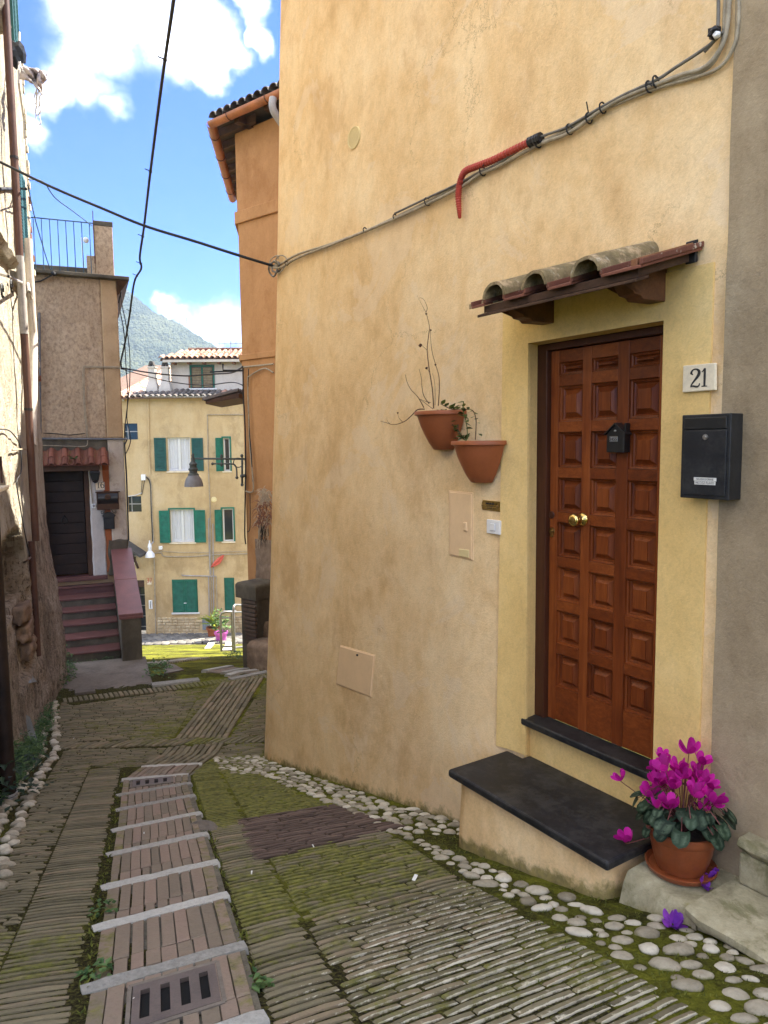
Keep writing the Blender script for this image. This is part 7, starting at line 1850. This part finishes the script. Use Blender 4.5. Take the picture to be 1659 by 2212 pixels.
def sq2(w, dz): return [q + H16.a * (sx * w) + H16.n * (sy * w) + zv * dz for sx, sy in ((-1, -1), (1, -1), (1, 1), (-1, 1))]
mb.loft([sq2(.055, -.07), sq2(.085, .07)]); mb.build('glass', M['dark_glass'], lt)
for sx, sy in ((-1, -1), (1, -1), (1, 1), (-1, 1)): MB().tube([q + H16.a * (sx * .056) + H16.n * (sy * .056) - zv * .075, q + H16.a * (sx * .088) + H16.n * (sy * .088) + zv * .075], .008, 5).build('bar', M['iron'], lt)
mb = MB(); mb.loft([sq2(.10, .072), sq2(.09, .10), sq2(.03, .15), sq2(.02, .20)]); mb.build('cap', M['iron'], lt); mb = MB(); mb.loft([sq2(.06, -.075), sq2(.05, -.10), sq2(.015, -.13)]); mb.build('foot', M['iron'], lt)
mb = MB(); mb.tube(catmull([q + zv * .2, q + zv * .27, H16.P(.62, q.z + .30, .05), H16.P(.62, q.z + .2, .03)], 4), .010, 5); mb.build('bracket', M['iron'], lt)
b16 = thing('doorbell', 'small square grey doorbell on the white strip beside door 16', 'doorbell', H16.hit(h(628, 700), .03)); h16box(608, 664, 648, 702, .01, .05, 'plate', 'white_plastic', b16); h16box(617, 672, 639, 693, .051, .055, 'button', 'zinc_pipe', b16)
# fern tufts growing on the canopy
FERN = [leaf_mesh('frond', 'weed_leaf', 1, .12, .1, tint=(k / 3, 0, 0), droop=.5) for k in range(3)]
for (x, y, lab, n_) in ((120, 265, 'green fern tuft at the left end of the red tiled canopy', 22), (455, 250, 'green fern tuft growing between tiles in the middle of the red canopy', 14)):
    q = H16.hit(h(x, y), .30); ft = thing('fern_tuft', lab, 'fern', q)
    for k in range(n_): t = random.uniform(0, 6.28); put_leaf(random.choice(FERN), q + V((random.uniform(-.03, .03), 0, 0)), V((math.cos(t), -abs(math.sin(t)) * .8, random.uniform(.1, 1.0))), random.uniform(.09, .17), ft, name='frond')

# ------------------------------------------------------------------ fittings of the yellow house
n37 = thing('house_number', 'small white number plate 37 beside the grilled doorway of the yellow house', 'house number', YB.hit(ff(236, 1560), .02)); u0, z1 = yuz(222, 1543); u1, z0 = yuz(250, 1561)
MB().pbox(YB, u0, u1, z0, z1, 0, .03).build('plate', M['marble'], n37); numeral('37', 'numeral', YB, (u0 + u1) / 2 - .12, z0 + .08, .20, .034, 'red_conduit', n37, gap=.62)
wlmp = thing('wall_lamp', 'white enamel dome lamp on the yellow house by the dark porch roof', 'lamp', YB.hit(ff(240, 1390), .3)); q = YB.hit(ff(240, 1390), .35)
k_ = .34375 * 30 / 1570
mb = MB(); mb.lathe([(30 * k_, 0), (27 * k_, 18 * k_), (16 * k_, 36 * k_), (11 * k_, 40 * k_), (11 * k_, 62 * k_), (13 * k_, 63 * k_), (8 * k_, 84 * k_), (4 * k_, 90 * k_), (4 * k_, 105 * k_), (0, 106 * k_)], q, 20); mb.build('shade', M['white_tin'], wlmp, fixn=True, autosm=50)
MB().tube([q + zv * (70 * k_), YB.hit(ff(262, 1290), .0)], .03, 6).build('arm', M['zinc_pipe'], wlmp)
rcl = thing('red_cloth', 'red cloth pennant hanging from the pipes of the yellow house', 'cloth', YB.hit(ff(680, 1400), .1)); mb = MB()
for (xa, ya, xb, yb) in ((700, 1378, 706, 1378), (672, 1392, 697, 1402), (645, 1418, 678, 1432), (632, 1435, 652, 1446), (622, 1455, 630, 1452)):
    for t in range(5): mb.v.append(YB.hit(ff(xa + (xb - xa) * t / 4, ya + (yb - ya) * t / 4), .10 + .05 * math.sin(t * 2.2))); mb.t.append((0, 0, 0))
mb.f = [(r * 5 + t, r * 5 + t + 1, (r + 1) * 5 + t + 1, (r + 1) * 5 + t) for r in range(4) for t in range(4)]; mb.mi = [0] * 16; o = mb.build('cloth', M['red_cloth'], rcl, smooth=True); o.modifiers.new('thickness', 'SOLIDIFY').thickness = .02
# television aerial above the attic roof
q = YB.hit(ff(745, 105), AO - .4); an = thing('television_aerial', 'thin metal television aerial standing on the attic roof ridge', 'aerial', q)
top = YB.hit(ff(748, 32), AO - .4); MB().tube([q - zv * .2, top], .022, 5).build('mast', M['antenna_metal'], an); c = YB.hit(ff(748, 48), AO - .4); MB().tube([c - YB.a * .55, c + YB.a * 1.0], .016, 5).build('boom', M['antenna_metal'], an)
for k in range(7): p = c + YB.a * (-.5 + k * .24); MB().tube([p - zv * (.10 + .02 * (6 - k)), p + zv * (.10 + .02 * (6 - k))], .012, 4).build('element', M['antenna_metal'], an)
# pots and rail in the square
def gpt(p): return gr(p)
def lathe_pot(name, label, cat, base, R, H, mat, tag_group=None):
    t = thing(name, label, cat, base, tag_group); mb = MB(); mb.lathe([(0, 0), (R * .66, 0), (R * .86, H * .78), (R * .98, H * .78), (R, H * .82), (R, H), (R * .9, H), (R * .84, H * .85), (0, H * .85)], base, 22); mb.build('pot', M[mat], t, fixn=True, autosm=40)
    MB().lathe([(0, .0), (R * .84, .0)], base + zv * (H * .87), 16).build('soil', M['soil'], t); return t
base = gpt(cr('3', 1230, 724)); pp1 = lathe_pot('flower_pot', 'orange terracotta pot with a yellow palm by the yellow house wall', 'plant pot', base, .28, .44, 'terracotta_plastic')
pal = thing('potted_palm', 'yellow green palm spreading its fronds above the orange pot', 'plant', base + zv * .4)
PF = [leaf_mesh('frond', 'palm_leaf', 1, .055, .1, tint=(k / 3, 0, 0), droop=.35, n=5) for k in range(4)]
for k in range(46): t = random.uniform(0, 6.28); e = random.uniform(.25, 1.5); put_leaf(random.choice(PF), base + zv * (.42 + .30 * random.random()), V((math.cos(t), math.sin(t), e)), random.uniform(.5, .85), pal, name='frond')
base2 = gpt(cr('3', 1275, 748)); pp2 = lathe_pot('flower_pot', 'pink plastic pot with a dark shrub beside the orange pot', 'plant pot', base2, .26, .40, 'pink_pot')
shb = thing('potted_shrub', 'dark green shrub growing in the pink pot', 'plant', base2 + zv * .36)
mb = MB(); mb.tube([base2 + zv * .34, base2 + zv * .9], .02, 5); mb.build('stem', M['twig'], shb)
WL = [leaf_mesh('leaf', 'weed_leaf', 1, .32, .2, tint=(k / 5, 0, 0), n=4) for k in range(6)]
for k in range(150): t = random.uniform(0, 6.28); r = random.uniform(0, .34); put_leaf(random.choice(WL), base2 + V((math.cos(t) * r, math.sin(t) * r, .45 + random.random() * .75)), V((math.cos(t), math.sin(t), random.uniform(-.2, .9))), random.uniform(.10, .18), shb)
def rail_frame(name, label, pa, pb, hgt, ext):
    A = gpt(pa); B = gpt(pb); t = thing(name, label, 'railing', A, 'metal rails at the edge of the square'); A1, B1 = A + zv * hgt, B + zv * hgt
    mb = MB(); mb.tube([A, A1 - zv * .12, A1 - zv * .03 + (B - A).normalized() * .04, A1 + (B - A).normalized() * .14, B1 - (B - A).normalized() * .1, B1, B1 - zv * .1, B], .032, 8); mb.build('frame', M['rail_metal'], t, autosm=60)
    for s in ext: MB().tube([A + zv * (hgt * s), B + zv * (hgt * s)], .026, 7).build('crossbar', M['rail_metal'], t)
rail_frame('metal_rail', 'bent steel tube rail frame in front of the pink pot', cr('3', 1276, 802), cr('3', 1342, 800), 1.12, (.85, .12)); rail_frame('metal_rail', 'second steel tube rail frame half hidden by the brick pier', cr('3', 1352, 808), cr('3', 1420, 800), 1.30, (.85, .1))

# ------------------------------------------------------------------ ledge, stone steps and the cyclamen
ZL = -1.985
mb = MB(); N = 14; 
def ledgeP(t, s, z): u = .962 + (1.345 - .962) * t; return MW.P(u + .01 * noise.noise(V((t * 5, s, z * 4))), z + .008 * noise.noise(V((t * 6, s * 5, 2))), -.0 + s * (.385 + .012 * noise.noise(V((t * 7, z * 6, 1)))))
loops = []
for i in range(N + 1):
    t = i / N; loops.append([ledgeP(t, 1.22, -2.5), ledgeP(t, 1.12, -2.16), ledgeP(t, 1.03, ZL - .05), ledgeP(t, .96, ZL - .008), ledgeP(t, .6, ZL), ledgeP(t, .3, ZL + .004), ledgeP(t, -.05, ZL + .006), ledgeP(t, -.05, -2.5)])
mb.loft(loops); mb.t = [(0, max(0, min(1, .45 - (p.z - gz(p.y)) / .25)) + (.22 if p.z > ZL - .03 else 0), 0) for p in mb.v]; mb.build('ledge', M['step_stone'], grey, fixn=True, smooth=False, autosm=60)
ss = thing('stone_steps', 'worn mossy stone steps up to the grey house at the right edge', 'steps', MW.P(1.9, -2.3, .2))
def stone_slab(u0, u1, z0, z1, o0, o1, name, seed, nose=.03):
    mb = MB(); N = 22; loops = []
    for i in range(N + 1):
        t = i / N; u = u0 + (u1 - u0) * t; r = lambda s: .009 * noise.noise(V((u * 7 + seed, s * 2.3, seed))) + .004 * noise.noise(V((u * 23, s, seed)))
        e = nose if 0 < i < N else nose * .6
        sh = .02 if i in (0, N) else 0
        loops.append([MW.P(u, z0, o0), MW.P(u, z0 + r(1), o1 - .025 - sh), MW.P(u, (z0 + z1) / 2 + r(2), o1 + r(3) - sh), MW.P(u, z1 - .006 + r(4), o1 - .004 + r(5) - sh), MW.P(u, z1 + r(6) * .5, o1 - .018 - sh), MW.P(u, z1 + r(7) * .5, (o0 + o1) / 2), MW.P(u, z1 + r(8) * .5, o0)])
    mb.loft(loops); mb.t = [(0, .30 * max(0, noise.noise(p * 3)) + .12, 0) for p in mb.v]; return mb.build(name, M['step_stone'], ss, fixn=True, autosm=45)
stone_slab(1.315, 2.9, -2.005, -1.945, .0, .475, 'tread', 3); stone_slab(1.335, 2.9, -1.80, -1.745, .0, .135, 'tread', 9)
mb = MB(); mb.pbox(MW, 1.345, 2.9, -1.944, -1.801, .0, .118); mb.build('riser', M['step_stone'], ss, bevel=.012)
def rubble(u0, u1, z0, z1, o1, name):
    mb = MB(); nu, nz = 40, 16
    for j in range(nz + 1):
        for i in range(nu + 1):
            u = u0 + (u1 - u0) * i / nu; z = z0 + (z1 - z0) * j / nz; mb.v.append(MW.P(u, z, o1 + .03 * noise.noise(V((u * 6, z * 8, 3))) + .015 * noise.noise(V((u * 20, z * 20, 3))) + .10 * (1 - j / nz) ** 2)); mb.t.append((0, max(0, .7 - j / nz * .6), 0))
    mb.f = [(j * (nu + 1) + i, j * (nu + 1) + i + 1, (j + 1) * (nu + 1) + i + 1, (j + 1) * (nu + 1) + i) for j in range(nz) for i in range(nu)]; mb.mi = [0] * len(mb.f)
    return mb.build(name, M['step_stone'], ss, smooth=True)
rubble(1.33, 2.9, -2.35, -2.0, .415, 'base')
mb = MB(); mb.hexa([MW.P(1.325, -2.3, .42), MW.P(1.345, -2.3, .42), MW.P(1.345, -2.3, 0), MW.P(1.325, -2.3, 0), MW.P(1.325, -2.0, .42), MW.P(1.345, -2.0, .42), MW.P(1.345, -2.0, 0), MW.P(1.325, -2.0, 0)]); mb.build('end', M['step_stone'], ss)
# pot
PB = MW.P(1.105, ZL + .006, .175); cyp = thing('cyclamen_pot', 'ribbed terracotta pot on a saucer standing by the slate doorstep', 'plant pot', PB)
mb = MB(); mb.lathe([(0, .004), (.135, .004), (.140, 0), (.150, .008), (.158, .028), (.153, .030), (.140, .012), (0, .012)], PB, 36); mb.build('saucer', M['terracotta_pot'], cyp, fixn=True, autosm=50)
mb = MB(); N = 48; prof = [(.098, .014), (.104, .014), (.118, .05), (.131, .10), (.139, .15), (.141, .168), (.152, .170), (.156, .178), (.157, .205), (.155, .212), (.146, .212), (.140, .195), (.135, .17)]
loops = []
for r, hh_ in prof: loops.append([PB + V((math.cos(2 * math.pi * k / N) * r * (1 + (.010 if (k % 4 < 2 and .03 < hh_ < .16) else 0)), math.sin(2 * math.pi * k / N) * r * (1 + (.010 if (k % 4 < 2 and .03 < hh_ < .16) else 0)), hh_)) for k in range(N)])
mb.loft(loops, False); mb.build('pot', M['terracotta_pot'], cyp, fixn=True, autosm=35)
MB().lathe([(0, 0), (.142, 0)], PB + zv * .19, 24).build('soil', M['soil'], cyp)
cy = thing('cyclamen', 'magenta cyclamen in full bloom over dark marbled leaves', 'flowering plant', PB + zv * .19)
CL = [leaf_mesh('leaf', 'cyclamen_leaf', 1, .62, .10, True, ((k * .3) % 1, 0, 0), 7, .22) for k in range(5)]
crown = PB + zv * .19
toC = (-PB).normalized(); toC.z = 0; toC.normalize(); rt_ = V((-toC.y, toC.x, 0)); rt_ = rt_ if rt_.x > 0 else -rt_
def camdir(ang): return toC * math.cos(ang) + rt_ * math.sin(ang)
for k in range(56):
    ang = random.uniform(-2.1, 2.1) if k < 38 else random.uniform(-3.1, 3.1); rad = random.uniform(.05, .20) if k > 12 else random.uniform(.13, .21); hh_ = random.uniform(.02, .16) - .45 * max(0, rad - .14) * (1.2 if k < 7 else .3) - (.05 if k < 4 else 0) + .02
    d = camdir(ang); p = crown + d * rad + zv * hh_; p2 = p + d * .02
    if (p - MW.P(0, 0, 0)).dot(MW.n) < .03: continue
    dv = d * .9 + zv * random.uniform(-1.1, -.2) + rt_ * random.uniform(-.35, .35)
    s = random.uniform(.045, .086); up = (d * .75 + zv * .8)
    y = dv.normalized(); x = y.cross(up).normalized(); z = x.cross(y); inst('leaf', random.choice(CL), frame(p, x * s * 1.05, y * s, z * s), cy)
    mb = MB(); mb.tube(catmull([crown + d * .02, crown + d * rad * .6 + zv * (hh_ + .03), p], 3), .0022, 4); mb.build('leaf_stalk', M['flower_stem'], cy)
def petal(mb, base, side, up, L, W, tw, tone):
    """one swept-back petal: narrow at the throat, broad and rounded at the tip"""
    n = 6; side = side.normalized(); up = up.normalized(); w_ = side.cross(up).normalized(); rows = []
    for i in range(n + 1):
        t = i / n; c = base + up * (L * (t - .10 * math.sin(math.pi * t))) + side * (L * (.30 * math.sin(t * 1.9) + .15 * t)); ww = W * (.30 + 1.05 * math.sin(math.pi * (.10 + .66 * t))) * (1 if i < n else .45)
        a_t = tw * t; wd = w_ * math.cos(a_t) + side * math.sin(a_t)
        rows.append([c - wd * ww, c - wd * ww * .5 - side * ww * .18, c - side * ww * .22, c + wd * ww * .5 - side * ww * .18, c + wd * ww])
    b = len(mb.v)
    for i_, r in enumerate(rows): mb.v += r; mb.t += [(max(0, min(1, tone + .25 * (i_ / n - .5))), 0, 0)] * 5
    for i in range(n):
        for c in range(4): mb.f.append((b + i * 5 + c, b + i * 5 + c + 1, b + (i + 1) * 5 + c + 1, b + (i + 1) * 5 + c)); mb.mi.append(0)
def flower_mesh(seed, mat='cyclamen_petal'):
    r_ = random.Random(seed); mb = MB(); a0 = r_.random() * 6
    for k in range(5):
        a = a0 + k * 2 * math.pi / 5 + r_.uniform(-.2, .2); petal(mb, V((math.cos(a) * .006, math.sin(a) * .006, 0)), V((math.cos(a), math.sin(a), 0)), V((math.cos(a) * .25, math.sin(a) * .25, 1)), r_.uniform(.042, .056), r_.uniform(.011, .0155), r_.uniform(-1.0, 1.0), r_.uniform(.05, .95))
    return mb.mesh('flower', M[mat], True)
FM = [flower_mesh(k) for k in range(7)]
# flower heads: placed through the dome above the leaves, leaning out
c6_ = lambda x, y: cr('6', x, y)
heads = []
for k in range(400):
    if len(heads) >= 27: break
    a = random.uniform(0, 6.28); r = .155 * math.sqrt(random.random()); hh_ = .37 - 5.2 * r * r - random.uniform(0, .20)
    if hh_ < .10: continue
    p = crown + V((math.cos(a) * r, math.sin(a) * r, hh_))
    if (p - MW.P(0, 0, 0)).dot(MW.n) < .04: continue
    if all((p - q).length > .040 for q in heads): heads.append(p)
for (x, y, o) in ((815, 440, .22), (850, 790, .33), (1335, 565, .16), (1320, 480, .12), (1090, 600, .30)): heads.append(MW.hit(c6_(x, y), o))
for k, p in enumerate(heads):
    out_ = p - crown; out_.z *= .25; out_ = out_.normalized() if out_.length > .02 else V((0, 0, 1)); z = (zv * random.uniform(.7, 1.2) + out_ * random.uniform(.0, .55) + V((random.uniform(-.3, .3), random.uniform(-.3, .3), 0))).normalized(); x = z.orthogonal().normalized(); y = z.cross(x); s = random.uniform(.85, 1.2); me = FM[k % 7]
    inst('flower', me, frame(p, x * s, y * s, z * s), cy)
    mb = MB(); mb.tube(catmull([crown + out_ * .02, crown + (p - crown) * .55 - out_ * .01, p - z * .012 + out_ * .004, p], 4), .0021, 4); mb.build('flower_stalk', M['flower_stem'], cy)
PFM = flower_mesh(31, 'fallen_petal')
for (x, y, mode, lab) in ((1110, 1285, 'g', 'fallen violet flower lying on the cobbles below the stone steps'), (1285, 1055, 'l', 'fallen dark violet flower on the ledge near the saucer'), (1345, 1000, 'l', 'fallen purple flower against the saucer edge of the pot')):
    p = gr(c6_(x, y)) if mode == 'g' else onz(*c6_(x, y), ZL + .012); ft = thing('fallen_flower', lab, 'flower', p)
    for j in range(2): zz = V((random.uniform(-.6, .6), random.uniform(-.6, .6), .6)).normalized(); xx = zz.orthogonal().normalized(); s = 1.15 if mode == 'g' else .8; inst('petals', PFM, frame(p + zv * (.012 if mode == 'g' else .004), xx * s, zz.cross(xx) * s, zz * s * .7), ft)

# ------------------------------------------------------------------ green growth along the walls and in the joints
weeds = MB()
def weed_leaf(mb, p, d, L, W, tone):
    d = d.normalized(); s = d.cross(zv); s = s.normalized() if s.length > .01 else V((1, 0, 0)); n = s.cross(d); b = len(mb.v)
    mb.v += [p, p + d * L * .35 - s * W + n * W * .3, p + d * L * .4 + n * -.05 * L, p + d * L * .35 + s * W + n * W * .3, p + d * L - n * L * .15 ]; mb.t += [(tone, 0, 0)] * 5
    mb.f += [(b, b + 1, b + 2), (b, b + 2, b + 3), (b + 1, b + 4, b + 2), (b + 2, b + 4, b + 3)]; mb.mi += [0] * 4
def clump(mb, c, R, H, n, L):
    for k in range(n):
        a = random.uniform(0, 6.28); r = R * math.sqrt(random.random()); p = c + V((math.cos(a) * r, math.sin(a) * r, H * random.random() * (1 - .6 * (r / R) ** 2)))
        a2 = random.uniform(0, 6.28); weed_leaf(mb, p, V((math.cos(a2), math.sin(a2), random.uniform(-.4, .7))), L * random.uniform(.6, 1.3), L * random.uniform(.22, .36), random.random())
wall_base = lambda y: LW.P0.x + LW.a.x * ((y - LW.P0.y) / LW.a.y) + .10
for k in range(330):
    y = random.triangular(4.9, 9.7, 6.6); x0 = wall_base(y) - .02; x1 = None
    for (xa, ya), (xb, yb) in zip(Lc, Lc[1:]):
        if ya <= y <= yb: x1 = xa + (xb - xa) * (y - ya) / (yb - ya) - .15
    if x1 is None: continue
    x = x0 + (max(x1, x0 + .05) - x0) * random.random() ** 1.2
    big = 5.2 < y < 7.4
    clump(weeds, G(x, y, 0), random.uniform(.08, .17), random.uniform(.08, .34 if big else .2), 30 if big else 20, .045 if big else .04)
for k in range(26): y = random.uniform(10.2, 12.0); clump(weeds, V((wall_base(y) + random.uniform(-.12, .12), y, max(gz(y), LAND_Z))), .14, random.uniform(.15, .5), 26, .06)
for p in ((900, 930), (905, 950), (930, 905)): clump(weeds, c3(*p), .22, .25, 60, .07)
for k in range(5): p = c3(random.uniform(1320, 1385), random.uniform(826, 850)); clump(weeds, p, .25, .18, 30, .07)
for k in range(16): x = random.uniform(-.28, .76); q = H16.P(x, LAND_Z, 2.36); clump(weeds, q, .07, .05, 8, .03)
tag(weeds.build('weeds', M['weed_leaf']), 'leafy green weeds growing along the foot of the left wall', None, None, 'stuff')
dk = thing('ivy_clump', 'dark broad leaved ivy at the foot of the brown drainpipe in the left corner', 'plant', G(-2.75, 5.0)); iv = MB()
for k in range(90): clump(iv, G(random.uniform(-3.15, -2.72), random.uniform(4.55, 5.75), random.uniform(0, .30)), .09, .1, 3, .07)
iv.build('leaves', M['cyclamen_leaf'], dk)
mt = MB()
def tuft(x, y, n, h0):
    for k in range(n):
        a = random.uniform(0, 6.28); p = G(x + random.uniform(-.02, .02), y + random.uniform(-.02, .02), -.004); d = V((math.cos(a) * .7, math.sin(a) * .7, 1)); weed_leaf(mt, p, d, h0 * random.uniform(.5, 1.2), h0 * .16, random.random())
for t in [i * .05 for i in range(92)]:
    for side in (0, 1):
        if random.random() < .75:
            x, y = onL(t - .2, .0 + random.uniform(-.012, .02)) if side == 0 else onR(t - .2, random.uniform(-.02, .02)); tuft(x, y, 7, random.uniform(.012, .034))
for k in range(2600):
    y = 2.0 + 4.6 * random.random() ** 1.5; x = random.uniform(-3.2, 1.2)
    if not rightzone(x, y) and x > -1.9: continue
    if moss_at(x, y) + noise.noise(V((x * 5, y * 5, 2))) * .5 < .22: continue
    tuft(x, y, 5, random.uniform(.006, .016))
for k in range(1500):
    y = random.uniform(2.0, 7.0); x0 = right_edge(y); x = x0 + random.uniform(-.1, .55); tuft(x, y, 4, random.uniform(.008, .020))
tag(mt.build('moss', M['moss_tuft'], None), 'bright moss tufts in the joints of the brick paving', None, None, 'stuff')
for (px, py, lab) in ((cr('4', 1490, 1450), 0, 'small weed sprouting at the right edge of the brick stairs in the foreground'), (cr('4', 600, 1020), 0, 'tiny weed at the left edge of the brick stairs by a white nosing stone'), (cr('4', 565, 1375), 0, 'low leafy weed at the left edge of the brick stairs near the nearest white stone')):
    q = gr(px); sp_ = thing('small_weed', lab, 'weed', q); mb = MB(); clump(mb, q, .05, .06, 26, .035); mb.build('leaves', M['weed_leaf'], sp_)
# scraps on the bricks
for (x, y, k) in ((330, 650, '5'), (915, 835, '5'), (1450, 805, '4'), (780, 1550, '4'), (425, 1312, '3'), (830, 578, '4')):
    q = gr(cr(k, x, y)); mb = MB(); a = random.uniform(0, 3); d = V((math.cos(a), math.sin(a), 0)); e = V((-d.y, d.x, 0)); w_ = .018 if x == 915 else .007
    mb.hexa([q + d * (i * w_) + e * (j * w_ * .5) + zv * (.016 + .004 * i) for i, j in ((-1, -1), (1, -1), (1, 1), (-1, 1))] + [q + d * (i * w_) + e * (j * w_ * .5) + zv * (.019 + .006 * i) for i, j in ((-1, -1), (1, -1), (1, 1), (-1, 1))])
    o = mb.build('paper_scrap', M['label_paper']); tag(o, {330: 'white scrap on the dark brick patch', 1450: 'white scrap on bricks just right of the stepped strip', 780: 'white stub lying by the rim of the near drain grate', 425: 'white speck on bricks by the left row of white cobbles', 830: 'white speck on bricks right of the far drain grate'}.get(x, '') if x != 915 else 'folded pale leaf lying on mossy bricks near the ochre wall', 'litter' if x != 915 else 'leaf', 'scraps on the paving')
# near drainpipe in the left corner with its collar, leaning sheet
q = gr((19, 1728)); q = q + V((0, 0, 0)); mb = MB(); mb.tube([q + zv * 2.2, q + zv * -.05], .058, 14); dp = mb.build('downpipe', M['door_dark'], old, autosm=60)
for zc in (.02, .045): mb = MB(); mb.tube([q + zv * zc, q + zv * (zc + .016)], .068, 14); mb.build('collar', M['zinc_pipe'], dp)
MB().tube([q + V((.03, -.10, .05)), q + V((.20, -.22, .02))], .006, 5).build('yellow_strip', M['yellow_tape'], dp)
A = gr((70, 1618)); sh = thing('grey_board', 'narrow blue grey board leaning against the foot of the left wall', 'board', A)
b0 = gr((63, 1622)); b1 = gr((71, 1618)); hh_ = 0.42; pts = [b0, b1 + V((.02, .1, 0)), b1 + V((-.05, .08, hh_ * .8)), b0 + V((-.05, .02, hh_)), ]
mb = MB(); mb.hexa([p + V((-.012, -.01, 0)) for p in pts] + pts); mb.build('board', M['cement_panel'], sh, fixn=True)
# dried grasses hung by the orange corner
dr_ = thing('dry_grass_bunch', 'bunch of dried pale and reddish grasses hanging beside the orange house', 'dried plant', OG.hit(pb(450, 400), .3))
stalks = {'straw': MB(), 'dry_red': MB(), 'iron': MB()}
for k in range(330):
    m_ = random.random(); y0 = random.uniform(170, 300) if m_ < .35 else random.uniform(300, 560); x0 = random.uniform(400, 500) if y0 < 300 else random.uniform(350, 500); mt_ = 'straw' if m_ < .35 else ('dry_red' if random.random() < .7 else 'straw')
    p = OG.hit(pb(x0, y0), random.uniform(.15, .5)); d = V((random.uniform(-.8, .6), random.uniform(-.4, .2), random.uniform(-1.2, .5 if m_ < .35 else .2))).normalized(); L = random.uniform(.06, .16); stalks[mt_].tube([p, p + d * L * .5 + zv * .01, p + d * L - zv * .03], [.006, .005, .002], 4)
for k in range(40):
    x0 = random.uniform(370, 480); p = OG.hit(pb(x0, random.uniform(540, 620)), random.uniform(.15, .4)); stalks['iron' if k % 2 else 'straw'].tube([p, p + V((random.uniform(-.03, .03), 0, -.12)), p + V((random.uniform(-.07, .05), 0, -random.uniform(.15, .34)))], [.008, .006, .003], 4)
for k, mb in stalks.items(): mb.build({'straw': 'pale_grass', 'dry_red': 'reddish_leaves', 'iron': 'dark_stalks'}[k], M[k], dr_)
print('objects', len(bpy.data.objects))
